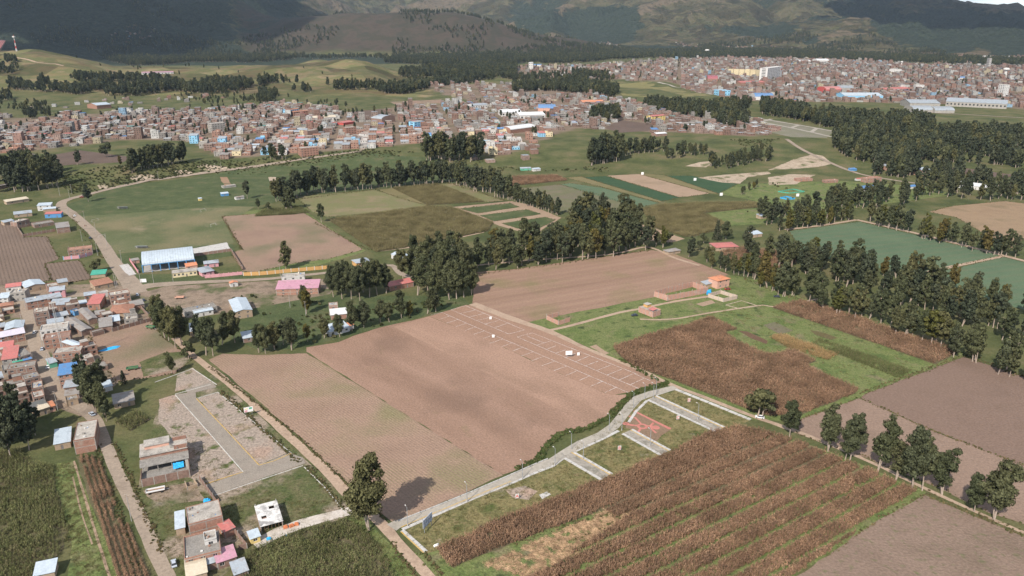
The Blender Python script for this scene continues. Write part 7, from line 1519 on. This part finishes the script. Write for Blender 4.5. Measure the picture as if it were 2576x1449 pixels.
# the remaining houses of the town, and the city: one mass each
def house_mass(name, pts, label, wr, dr, ang, storeys, wins, tone=.88):
    V_, F_, C_ = [], [], []
    wc = [(.25, .155, .12), (.28, .175, .14), (.21, .14, .112), (.24, .175, .145), (.31, .22, .18), (.19, .13, .105), (.3, .28, .25), (.25, .23, .21), (.48, .47, .44), (.42, .36, .25), (.24, .36, .46)]; ww_ = [11, 11, 10, 10, 10, 8, 11, 10, 8, 3, 1.2]
    rc = [(.33, .3, .265), (.26, .235, .21), (.21, .15, .12), (.27, .195, .16), (.28, .31, .335), (.22, .19, .17), (.4, .12, .1), (.52, .54, .55), (.08, .2, .42), (.32, .17, .115), (.06, .27, .25)]; rw_ = [24, 18, 9, 9, 10, 8, 2.4, 7, 1, 2.2, .6]
    for x, y in pts:
        z = gz(x, y); st = random.choices([1, 2, 3, 4, 6], storeys)[0]; h = 2.9 * st + random.uniform(0, .6); w, d = random.uniform(*wr) / 2, random.uniform(*dr) / 2; a = ang + random.choice([0, math.pi / 2]) + random.uniform(-.03, .03); ca, sa = math.cos(a), math.sin(a)
        T = lambda u, v, q: (x + u * ca - v * sa, y + u * sa + v * ca, z + q)
        n = len(V_); V_ += [T(-w, -d, -1), T(w, -d, -1), T(w, d, -1), T(-w, d, -1), T(-w, -d, h), T(w, -d, h), T(w, d, h), T(-w, d, h)]; cw = random.choices(wc, ww_)[0]; cr = random.choices(rc, rw_)[0]; v = random.uniform(.85, 1.15); cw = tuple(k * v for k in cw)
        for f in ((0, 1, 5, 4), (1, 2, 6, 5), (2, 3, 7, 6), (3, 0, 4, 7)): F_.append(tuple(n + k for k in f)); C_.append(cw)
        F_.append((n + 4, n + 5, n + 6, n + 7)); C_.append(cr)
        if random.random() < .5:                                    # upper room
            uw, ud, uh = w * random.uniform(.4, .8), d * random.uniform(.4, .8), random.uniform(1, 2.8); ox, oy = random.choice([-1, 1]) * (w - uw), (d - ud); n = len(V_)
            V_ += [T(ox - uw, oy - ud, h), T(ox + uw, oy - ud, h), T(ox + uw, oy + ud, h), T(ox - uw, oy + ud, h), T(ox - uw, oy - ud, h + uh), T(ox + uw, oy - ud, h + uh), T(ox + uw, oy + ud, h + uh), T(ox - uw, oy + ud, h + uh)]
            for f in ((0, 1, 5, 4), (1, 2, 6, 5), (2, 3, 7, 6), (3, 0, 4, 7)): F_.append(tuple(n + k for k in f)); C_.append(cw)
            F_.append((n + 4, n + 5, n + 6, n + 7)); C_.append(cr)
        if wins:
            for s in range(st):
                for k in range(3):
                    if random.random() < .7:
                        for face in (0, 1):
                            u = (-w if face == 0 else -d) + (2 * (w if face == 0 else d)) * (k + .5) / 3; n = len(V_)
                            q = [(u - .65, s * 2.9 + 1), (u + .65, s * 2.9 + 1), (u + .65, s * 2.9 + 2.3), (u - .65, s * 2.9 + 2.3)]
                            V_ += [T(c[0], -d - .03, c[1]) if face == 0 else T(w + .03, c[0], c[1]) for c in q] if abs(math.sin(a)) < .5 else [T(-w - .03, c[0], c[1]) if face == 0 else T(c[0], -d - .03, c[1]) for c in q]
                            F_.append((n, n + 1, n + 2, n + 3)); C_.append((.04, .035, .032))
    me = bpy.data.meshes.new(name); me.from_pydata(V_, [], F_); at = me.color_attributes.new('Col', 'FLOAT_COLOR', 'CORNER')
    buf = np.repeat(np.column_stack([np.array(C_) * tone, np.ones(len(C_))]), 4, axis=0).astype(np.float32); at.data.foreach_set('color', buf.ravel())
    me.materials.append(vcol('masonry')); me.update(); return tag(place(name, me), label, 'houses', kind='stuff')
tb = [c for c in cells([TOWN1B], 0, 0, R(5), 15, 16, (5, 4)) if random.random() < .5 and free(*c)]
house_mass('town_houses_beyond', tc[NIND:] + tb, 'remaining brick houses of the town behind the front rows', (9, 12), (9, 12), R(9), [.42, .38, .15, .04, .01], True)
def city_keep(c):
    q = project(c[0], c[1], 12)[0]; v = fbm(np.array([c[0] / 160]), np.array([c[1] / 160]), 3, 66)[0]
    return random.random() < (.3 if q < 1560 else .62 if q < 1700 else .93) - (.35 if v > .3 else 0)
cc = [c for c in cells([CITY], 0, 0, R(-12), 13.2, 13.5, (9, 3)) if city_keep(c) and free(*c)]
house_mass('city_houses', cc, 'dense mass of brick houses of the distant city', (10, 14), (10, 14), R(-12), [.3, .42, .2, .06, .02], False, .74)
mv = []
for poly_, dn_ in (([(2150, 128), (2300, 140), (2576, 140), (2640, 168), (2400, 160), (2200, 148)], .0008), ([(228, 104), (300, 80), (330, 55), (395, 70), (400, 90), (300, 108)], .0006), ([(1490, 104), (1560, 98), (1600, 108), (1500, 112)], .0006), ([(1640, 108), (1800, 112), (2000, 124), (1900, 126), (1650, 114)], .0004), ([(60, 285), (400, 262), (620, 245), (640, 232), (420, 240), (100, 262)], .0004), ([(1180, 380), (1330, 372), (1380, 362), (1360, 400), (1250, 420), (1190, 412)], .0016), ([(20, 420), (0, 400), (130, 395), (120, 420)], .001)):
    mv += [(p[0], p[1]) for p in fill([poly_], dn_)]
house_mass('scattered_hill_houses', mv, 'scattered small houses on slopes and mountain feet', (7, 12), (7, 12), R(20), [.6, .35, .05, 0, 0], False)

# ------------------------------------------------------------------ street furniture, signs, vehicles
def stick(name, label, cat, group, p, h, kind, yaw=0):
    root = empty(name, p, yaw, label, cat, group)
    mb = MB(); mb.tube([(0, 0, 0), (0, 0, h)], [.16, .09], 7); mb.obj('pole', STEEL if kind == 'lamp' else PAINT['grey'], root)
    mb = MB()
    if kind == 'lamp':
        mb.tube([(0, 0, h - .05), (0, 1.3, h + .25)], .05, 5); mb.obj('arm', STEEL, root); mb = MB(); mb.box(-.16, 1.2, h + .18, .16, 1.85, h + .32); mb.obj('lamp_head', PAINT['white'], root); mb = MB(); mb.lathe((0, 0, 0), [(.24, 0), (.24, .9), (.17, .95)], 8); mb.obj('base_collar', PAINT['grey'], root)
    elif kind == 'utility':
        mb.box(-1.0, -.06, h - .7, 1.0, .06, h - .55); mb.obj('crossarm', WOOD, root)
        for x in (-.85, 0, .85): mb = MB(); mb.lathe((x, 0, h - .55), [(.06, 0), (.09, .12), (.05, .25)], 6); mb.obj('insulator', PAINT['white'], root)
    return root
lamps = [(1026, 1324), (1175, 1263), (1314, 1205), (1396, 1171), (1437, 1131), (1467, 1155), (1532, 1084), (1564, 1083), (1593, 1026), (1621, 1004), (1643, 1003), (1650, 990), (1635, 1122), (1755, 1056)]
lamps.sort()
for i, q in enumerate(lamps): stick('street_lamp', f'slim grey street lamp, {nth(i + 1)} from the billboard along the concrete streets', 'lamp', 'lamps along the concrete streets', G(*q), 8.3, 'lamp', R(30))
ups = [(331, 1311), (146, 1034), (127, 934), (107, 874), (60, 831), (291, 724), (295, 722), (354, 713), (387, 713), (436, 710), (307, 662), (246, 643), (270, 622), (207, 607), (242, 589), (214, 558), (174, 545), (176, 502), (151, 494), (181, 488), (346, 463), (399, 454), (542, 432), (557, 429), (719, 405), (761, 398), (861, 387), (706, 700), (730, 774), (770, 797), (66, 780)]
for i, q in enumerate(ups): stick('utility_pole', f'concrete utility pole, {nth(i + 1)} counted up the village road from the near corner', 'pole', 'poles along the dirt road', G(*q), 11 if i else 12, 'utility', R(-20))
for i, q in enumerate([(1745, 300), (1868, 330), (1930, 290), (2060, 325), (2250, 330)]): stick('utility_pole', f'pale utility pole, {nth(i + 1)} from the left along the levelled settlement ground', 'pole', 'poles at the new settlement', G(*q), 12, 'utility', R(-20))
# lattice mast in the village
p = G(163, 910); root = empty('lattice_mast', p, .4, 'tall slender lattice radio mast among village roofs', 'mast'); s0 = .55; hh = 36
mb = MB()
for a in range(3): an = a * 2.0944; mb.tube([(math.cos(an) * s0, math.sin(an) * s0, 0), (math.cos(an) * s0, math.sin(an) * s0, hh)], .07, 4)
mb.obj('mast_legs', PAINT['white'], root); mb = MB()
for k in range(30):
    z = hh * k / 30
    for a in range(3):
        a0, a1 = a * 2.0944, (a + 1) * 2.0944; mb.tube([(math.cos(a0) * s0, math.sin(a0) * s0, z), (math.cos(a1) * s0, math.sin(a1) * s0, z + hh / 30)], .035, 3, cap=False)
mb.obj('lattice_bracing', PAINT['grey'], root)
p = G(42, 129); root = empty('radio_tower', p, 0, 'red and white banded telecom tower on the grassy hill top', 'tower')
for k in range(6):
    mb = MB(); r0, r1 = 2.6 - .36 * k, 2.6 - .36 * (k + 1); mb.lathe((0, 0, 8 * k), [(r0, 0), (r1, 8)], 4); mb.obj('tower_band', PAINT['red'] if k % 2 else PAINT['white'], root)
mb = MB(); mb.box(-3, -3, 40, 3, 3, 44); mb.obj('antenna_deck', PAINT['white'], root)
# billboard seen from behind
A, B = G(1065, 1343), G(1087, 1320); d = (B - A); w = d.length; root = empty('billboard', A, math.atan2(d.y, d.x), 'large grey billboard on posts at the lane junction', 'billboard')
mb = MB(); mb.box(0, -.08, 2.2, w, .08, 5.8); mb.obj('panel', nmat('billboard back', [(.42, .46, .54), (.48, .52, .6)], scale=.5), root)
mb = MB()
for k in range(6): x = w * k / 5; mb.box(x - .05, -.2, 2.2, x + .05, -.085, 5.8)
for k in range(3): z = 2.25 + 1.7 * k; mb.box(0, -.26, z, w, -.205, z + .1)
mb.obj('panel_frame', STEEL, root)
for x in (.6, w / 2, w - .6): mb = MB(); mb.tube([(x, -.14, 0), (x, -.14, 2.2)], .1, 6); mb.obj('post', STEEL, root)
# small boards with red letters
RED = nmat('red print', [(.6, .05, .04), (.65, .07, .05)], scale=1)
def letter_board(ch, px, py, label):
    p = G(px, py); root = empty('plot_sign', p, R(12), label, 'sign', 'block letter signs'); mb = MB(); mb.box(-.75, -.04, .5, .75, .04, 2.6); mb.obj('board', PAINT['white'], root)
    for x in (-.6, .6): mb = MB(); mb.box(x - .05, .045, 0, x + .05, .12, 2.6); mb.obj('post', WOOD, root)
    cu = bpy.data.curves.new('letter', 'FONT'); cu.body = ch; cu.size = 2.1; cu.align_x = 'CENTER'; cu.extrude = .01; t_ = bpy.data.objects.new('letter', cu); COL.objects.link(t_); bpy.context.view_layer.update(); me_ = bpy.data.meshes.new_from_object(t_.evaluated_get(bpy.context.evaluated_depsgraph_get())); bpy.data.objects.remove(t_); me_.materials.clear(); me_.materials.append(RED); o = place('letter', me_, root); o.location = (0, -.06, .82); o.rotation_euler = (math.pi / 2, 0, 0)
letter_board('A', 1301, 1256, 'white board with a red letter A on the dry grass'); letter_board('B', 1558, 1134, 'white board with a red letter B on the dry grass')
letter_board('C', 1705, 1057, 'white board with a red letter C beside the pink garden'); letter_board('D', 1733, 1013, 'white board with a red letter D near the dirt lane')
def board(px, py, w, h, leg, label, mat=None, yaw=R(8), name='sign_board'):
    p = G(px, py); root = empty(name, p, yaw, label, 'sign', 'white boards'); mb = MB(); mb.box(-w / 2, -.06, leg, w / 2, .06, leg + h); mb.obj('board', mat or PAINT['white'], root)
    for x in (-w * .35, w * .35): mb = MB(); mb.box(x - .06, .065, 0, x + .06, .17, leg + h * .8); mb.obj('post', STEEL, root)
    return root
WB = nmat('white banner', [(.74, .73, .71), (.8, .79, .77)], scale=.6, amt=.06)
board(1431, 899, 3.9, 2.5, 1.6, 'largest white sign board standing on the chalked plots', WB)
for x, y, l in ((1455, 895, 'small white box sign beside the largest board'), (1234, 804, 'small white box sign on the upper chalked plots'), (1241, 850, 'small white box sign on the lower chalked plots')): board(x, y, 1.5, 1.8, .3, l, WB)
for x, y, l in ((1616, 441, 'grey-white sign on the terrace fields'), (1748, 456, 'white sign on the dark green wedge'), (1814, 494, 'white sign at the end of the tan strip'), (2006, 496, 'white sign beside the plastic enclosure')): board(x, y, 3.4, 3.2, .8, l, WB)
s_ = board(627, 1046, 4.2, 2.6, 2.2, 'plot advertisement board with green and pink print beside the lane', WB, R(25)); mb = MB(); mb.box(-1.9, -.075, 2.35, -.5, -.062, 3.3, 0); mb.box(.3, -.075, 3.5, 1.7, -.062, 4.5, 1); mb.box(-1.7, -.075, 3.7, -.3, -.062, 4.2, 2); mb.obj('printed_patches', [PAINT['pink'], PAINT['green'], PAINT['yellow']], s_)
board(361, 712, 4.5, 2.6, .6, 'white sign board on the grass by the road', WB)
def goal(px, py, yaw, label):
    root = empty('football_goal', G(px, py), yaw, label, 'goal', 'football goals'); mb = MB(); mb.tube([(-3.6, 0, 0), (-3.6, 0, 2.4), (3.6, 0, 2.4), (3.6, 0, 0)], .09, 5); mb.obj('goal_frame', PAINT['white'], root)
    mb = MB(); 
    for x in (-3.6, 3.6): mb.tube([(x, 0, 2.4), (x, 1.3, 1.2), (x, 1.7, 0)], .05, 4)
    mb.obj('net_brace', PAINT['white'], root)
for q, l in (((240, 557, 1.2), 'white goal frame near the road, upper of two'), ((258, 597, 1.2), 'white goal frame near the road, lower of two'), ((510, 532, -1.9), 'white goal frame at the far side, upper of two'), ((536, 569, -1.9), 'white goal frame at the far side, lower of two')): goal(*q[:2], q[2], l)
def dugout(px, py, label):
    root = empty('dugout', G(px, py), R(4), label, 'shelter', 'dugouts'); mb = MB(); mb.poly([(-5, 0, 2.4), (5, 0, 2.4), (5, 2.4, 2.0), (-5, 2.4, 2.0)]); mb.poly([(-5, 0, 2.3), (5, 0, 2.3), (5, 0, 2.4), (-5, 0, 2.4)]); mb.obj('roof', TIN['grey'], root)
    mb = MB(); mb.box(-5, 2.2, 0, 5, 2.35, 1.95); mb.obj('back_wall', CONC, root)
    for x in (-4.8, 0, 4.8): mb = MB(); mb.tube([(x, .1, 0), (x, .1, 2.35)], .07, 5); mb.obj('post', STEEL, root)
dugout(307, 526, 'tin roofed players shelter on the far touchline'); dugout(355, 626, 'tin roofed players shelter beside the vaulted hall')

TYRE = nmat('tyre', [(.02, .02, .02), (.03, .03, .03)], scale=1)
def carpaint(name, c): return nmat(name, [c, tuple(v * 1.05 for v in c)], scale=.5, rough=.3, spec=.5, amt=.04)
CARP = dict(silver=carpaint('silver car paint', (.42, .46, .52)), white=carpaint('white car paint', (.72, .72, .72)), dark=carpaint('dark car paint', (.04, .05, .07)), red=carpaint('red car paint', (.3, .04, .03)), green=carpaint('green cart paint', (.03, .17, .08)))
def car_parts(mat):
    L_, w = 4.3, 1.74; out = {}
    prof = [(-2.15, .35), (-2.15, .72), (-2.0, .86), (-1.1, .95), (1.3, .95), (2.0, .88), (2.15, .7), (2.15, .35)]
    mb = MB(); n = len(prof)
    for s in (-1, 1): mb.poly([(x, s * w / 2, z) for x, z in (prof if s < 0 else prof[::-1])])
    for (x0, z0), (x1, z1) in zip(prof, prof[1:] + prof[:1]): mb.poly([(x0, -w / 2, z0), (x0, w / 2, z0), (x1, w / 2, z1), (x1, -w / 2, z1)])
    out['body'] = mb.mesh('body', mat)
    mb = MB(); b0, b1, t0, t1 = -1.15, 1.75, -.45, 1.2
    bt = [(b0, .84), (b1, .84)]; P = lambda x, y, z: (x, y, z)
    q = [(b0, -.82, .955), (b1, -.82, .955), (b1, .82, .955), (b0, .82, .955)]; tq = [(t0, -.62, 1.44), (t1, -.62, 1.44), (t1, .62, 1.44), (t0, .62, 1.44)]
    for i in range(4): mb.poly([q[i], q[(i + 1) % 4], tq[(i + 1) % 4], tq[i]])
    out['windows_glazing'] = mb.mesh('glazing', GLASS)
    mb = MB(); mb.poly([(x, y, 1.445) for x, y, z in tq]); mb.box(t0, -.62, 1.40, t1, .62, 1.46); out['roof_panel'] = mb.mesh('roof_panel', mat)
    mb = MB()
    for k in range(12):
        a0, a1 = 6.283 * k / 12, 6.283 * (k + 1) / 12; mb.poly([(math.cos(a0) * .32, -.1, math.sin(a0) * .32), (math.cos(a1) * .32, -.1, math.sin(a1) * .32), (math.cos(a1) * .32, .1, math.sin(a1) * .32), (math.cos(a0) * .32, .1, math.sin(a0) * .32)])
    for s in (-.1, .1): mb.poly([(math.cos(6.283 * k / 12) * .32, s, math.sin(6.283 * k / 12) * .32) for k in range(12)])
    out['wheel'] = mb.mesh('wheel', TYRE); return out
CARM = {k: car_parts(m) for k, m in CARP.items()}
def car(px, py, yaw, c, label):
    p = G(px, py); root = empty('parked_car', (p.x, p.y, p.z + .12), yaw, label, 'car', 'cars'); m = CARM[c]
    place('body', m['body'], root); place('glazing', m['windows_glazing'], root); place('roof_panel', m['roof_panel'], root)
    for x in (-1.35, 1.35):
        for y in (-.82, .82): place('wheel', m['wheel'], root, (x, y, .32))
car(438, 1421, R(-62), 'silver', 'silver sedan parked beside the sooty roofed house'); car(232, 1044, R(-40), 'silver', 'silver sedan at the bend below the village'); car(121, 925, R(-65), 'white', 'white car parked in the village street'); car(107, 880, R(-70), 'silver', 'grey car further up the village street'); car(88, 838, R(-75), 'white', 'dusty pale car near the top of the street')
car(188, 544, R(-45), 'white', 'white car on the road bend'); car(227, 600, R(-50), 'dark', 'dark car driving down the dirt road'); car(206, 497, R(10), 'red', 'red car on the curve under the dark tree'); car(346, 743, R(-60), 'silver', 'silver car beside the square house'); car(361, 757, R(-50), 'dark', 'dark car at the yard wall'); car(1911, 1052, R(-20), 'white', 'white car beside the round tree pair'); car(1954, 748, R(-10), 'dark', 'black car at the edge of the wood'); car(1830, 729, R(10), 'red', 'dark red car behind the roofless enclosure'); car(241, 1110, R(-65), 'dark', 'dark car in the shade of the bare brick house'); car(779, 398, R(8), 'dark', 'grey car on the upper road'); car(1596, 795, R(15), 'dark', 'blue-grey vehicle beside the orange cabin house')
def cart(px, py, yaw, mat, label, L_=6.):
    p = G(px, py); root = empty('farm_trailer', p, yaw, label, 'trailer', 'trailers'); mb = MB(); h = .9; mb.box(0, 0, h, L_, 2.3, h + .15)
    mb.obj('bed', WOOD, root); mb = MB()
    for x0, y0, x1, y1 in ((0, 0, L_, .1), (0, 2.2, L_, 2.3), (0, .1, .1, 2.2), (L_ - .1, .1, L_, 2.2)): mb.box(x0, y0, h + .15, x1, y1, h + .8)
    mb.obj('side_boards', mat, root); mb = MB(); mb.tube([(L_, 1.15, h), (L_ + 1.6, 1.15, .5)], .08, 5); mb.obj('drawbar', STEEL, root)
    for x in (1.2, L_ - 1.2):
        for y in (-.05, 2.35): place('wheel', CARM['dark']['wheel'], root, (x, y, .42)).scale = (1.3, 1.3, 1.3)
cart(318, 934, R(20), CARP['green'], 'green farm trailer in the near part of the harvested field'); cart(367, 826, R(-25), CARP['green'], 'green farm trailer at the far corner of the harvested field'); cart(368, 1247, R(22), CARP['white'], 'white truck bed standing in the muddy yard', 7); cart(440, 753, R(5), PAINT['salmon'], 'rusty red trailer on the dirt square')
# tarps and heaps
def tarp(pts, label, mat=TARP, h=.5):
    w = W(pts); c = sum(w, Vector()) / len(w); mb = MB(); n = len(w); r1 = [(p.x - c.x, p.y - c.y, .05) for p in w]; r2 = [(q[0] * .75, q[1] * .75, h * random.uniform(.5, 1.1)) for q in r1]; r3 = [(q[0] * .35, q[1] * .35, h * random.uniform(.6, 1.2)) for q in r1]
    for a_, b_ in ((r1, r2), (r2, r3)):
        for i in range(n): mb.poly([a_[i], a_[(i + 1) % n], b_[(i + 1) % n], b_[i]])
    mb.poly(r3); return tag(mb.obj('tarp', mat, None, c), label, 'tarp')
tarp([(245, 884), (262, 878), (272, 874), (292, 870), (304, 870), (296, 876), (280, 880), (262, 884)], 'long blue and grey tarp lying on the harvested field'); tarp([(511, 1263), (530, 1256), (532, 1266), (514, 1272)], 'blue tarp over a heap by the yard wall', h=1.5); tarp([(669, 1356), (680, 1351), (684, 1358), (672, 1361)], 'small crumpled blue tarp on the whitish track', h=.8); tarp([(717, 1348), (722, 1346), (723, 1350), (718, 1351)], 'tiny blue tarp at the maize edge', h=.5); tarp([(1776, 737), (1790, 733), (1790, 739), (1778, 742)], 'blue tarp beside the roofless enclosure', h=2.2); tarp([(1090, 1373), (1104, 1367), (1104, 1373), (1092, 1377)], 'crumpled white sheet lying at the maize corner', WB, .5)
# people on the dirt road
def person(px, py, yaw, top, legs, label):
    me = bpy.data.meshes.new('person'); J = [(0, 0, .95), (0, 0, 1.2), (0, 0, 1.45), (0, 0, 1.55), (0, 0, 1.72), (.1, 0, .9), (.12, .1, .5), (.12, .16, .08), (-.1, 0, .9), (-.12, -.08, .5), (-.12, -.16, .08), (.2, 0, 1.42), (.27, -.04, 1.15), (.27, .06, .9), (-.2, 0, 1.42), (-.27, .04, 1.15), (-.27, -.04, .9), (.12, .3, .05), (-.12, -.02, .05)]
    E_ = [(0, 1), (1, 2), (2, 3), (3, 4), (0, 5), (5, 6), (6, 7), (7, 17), (0, 8), (8, 9), (9, 10), (10, 18), (2, 11), (11, 12), (12, 13), (2, 14), (14, 15), (15, 16)]; me.from_pydata(J, E_, []); o = place('person', me, None, G(px, py), yaw)
    rad = [.16, .15, .15, .06, .11, .1, .08, .05, .1, .08, .05, .07, .05, .04, .07, .05, .04, .04, .04]
    sk = o.modifiers.new('skin', 'SKIN'); lay = me.skin_vertices[0] if me.skin_vertices else None
    if lay is None: 
        bpy.context.view_layer.objects.active = o; bm_ = bmesh.new(); bm_.from_mesh(me); bm_.verts.layers.skin.verify(); bm_.to_mesh(me); bm_.free(); lay = me.skin_vertices[0]
    for i, r_ in enumerate(rad): lay.data[i].radius = (r_, r_)
    lay.data[0].use_root = True; o.modifiers.new('smooth', 'SUBSURF').levels = 1; me.materials.append(nmat('clothes ' + top, [legs, legs], scale=1)); return tag(o, label, 'person', 'people on the road')
person(214, 570, .3, 'dark red', (.2, .05, .05), 'person in dark red walking on the dirt road beside another'); person(217, 570, .5, 'brown', (.12, .07, .05), 'person in brown walking on the dirt road beside another')

# ------------------------------------------------------------------ cloud banks over the mountains (they shade the slopes) and the valley haze
def cloud(tx, ty, rx, ry, z, seed, label):
    c = Vector((tx, ty, 150)) - SUNDIR * ((z - 150) / math.sin(SUN_EL)); r = random.Random(seed); mb = MB()
    for k in range(110):
        a = r.uniform(0, 6.283); q = r.random() ** .5; s = r.uniform(.2, .38) * min(rx, ry); x, y = math.cos(a) * q * rx, math.sin(a) * q * ry
        mb.lathe((x, y, r.uniform(-30, 30)), [(s * .2, -s * .25), (s * .75, -s * .2), (s, 0), (s * .85, s * .25), (s * .4, s * .45), (s * .05, s * .5)], 12)
    o = mb.obj('cloud', CLOUDM, None, c); tag(o, label, 'cloud', kind='structure')
    for p in o.data.polygons: p.use_smooth = True
m, nt, out = _new('cloud'); N, K = nt.nodes.new, nt.links.new
b_ = N('ShaderNodeBsdfDiffuse'); b_.inputs[0].default_value = (.85, .85, .87, 1); tr_ = N('ShaderNodeBsdfTransparent'); mx_ = N('ShaderNodeMixShader')
tc_ = N('ShaderNodeTexCoord'); n_ = N('ShaderNodeTexNoise'); n_.inputs['Scale'].default_value = .0016; n_.inputs['Detail'].default_value = 5; K(tc_.outputs['Object'], n_.inputs['Vector'])
l_ = N('ShaderNodeVectorMath'); l_.operation = 'LENGTH'; g_ = N('ShaderNodeMapping'); g_.inputs['Scale'].default_value = (2, 2, 0); g_.inputs['Location'].default_value = (-1, -1, 0); K(tc_.outputs['Generated'], g_.inputs['Vector']); K(g_.outputs[0], l_.inputs[0])
e_ = N('ShaderNodeMapRange'); e_.inputs[1].default_value = 1.0; e_.inputs[2].default_value = .45; K(l_.outputs['Value'], e_.inputs[0])
q_ = N('ShaderNodeMapRange'); q_.inputs[1].default_value = .2; q_.inputs[2].default_value = .46; K(n_.outputs[0], q_.inputs[0]); w_ = N('ShaderNodeMath'); w_.operation = 'MULTIPLY'; K(e_.outputs[0], w_.inputs[0]); K(q_.outputs[0], w_.inputs[1])
w2_ = N('ShaderNodeMath'); w2_.operation = 'MULTIPLY'; K(w_.outputs[0], w2_.inputs[0]); w2_.inputs[1].default_value = .06; K(w2_.outputs[0], mx_.inputs[0]); K(tr_.outputs[0], mx_.inputs[1]); K(b_.outputs[0], mx_.inputs[2]); K(mx_.outputs[0], out.inputs[0]); CLOUDM = m
CLOUDS = [(-4700, 5900, 3200, 2600, 2600, 1, 'wide cloud bank over the wooded mountain'), (5000, 7600, 2300, 2600, 2600, 3, 'cloud over the far mountain shoulder')]
for c in CLOUDS: cloud(*c)
m, nt, out = _new('haze'); pv = nt.nodes.new('ShaderNodeVolumePrincipled'); pv.inputs['Color'].default_value = (.68, .84, 1.0, 1); pv.inputs['Density'].default_value = 2.6e-5; pv.inputs['Anisotropy'].default_value = .2; nt.links.new(pv.outputs[0], out.inputs['Volume'])
mb = MB(); mb.box(-14000, -900, -25, 14000, 15000, 1500); tag(mb.obj('haze', m), 'thin bluish haze filling the valley', 'haze', kind='stuff')
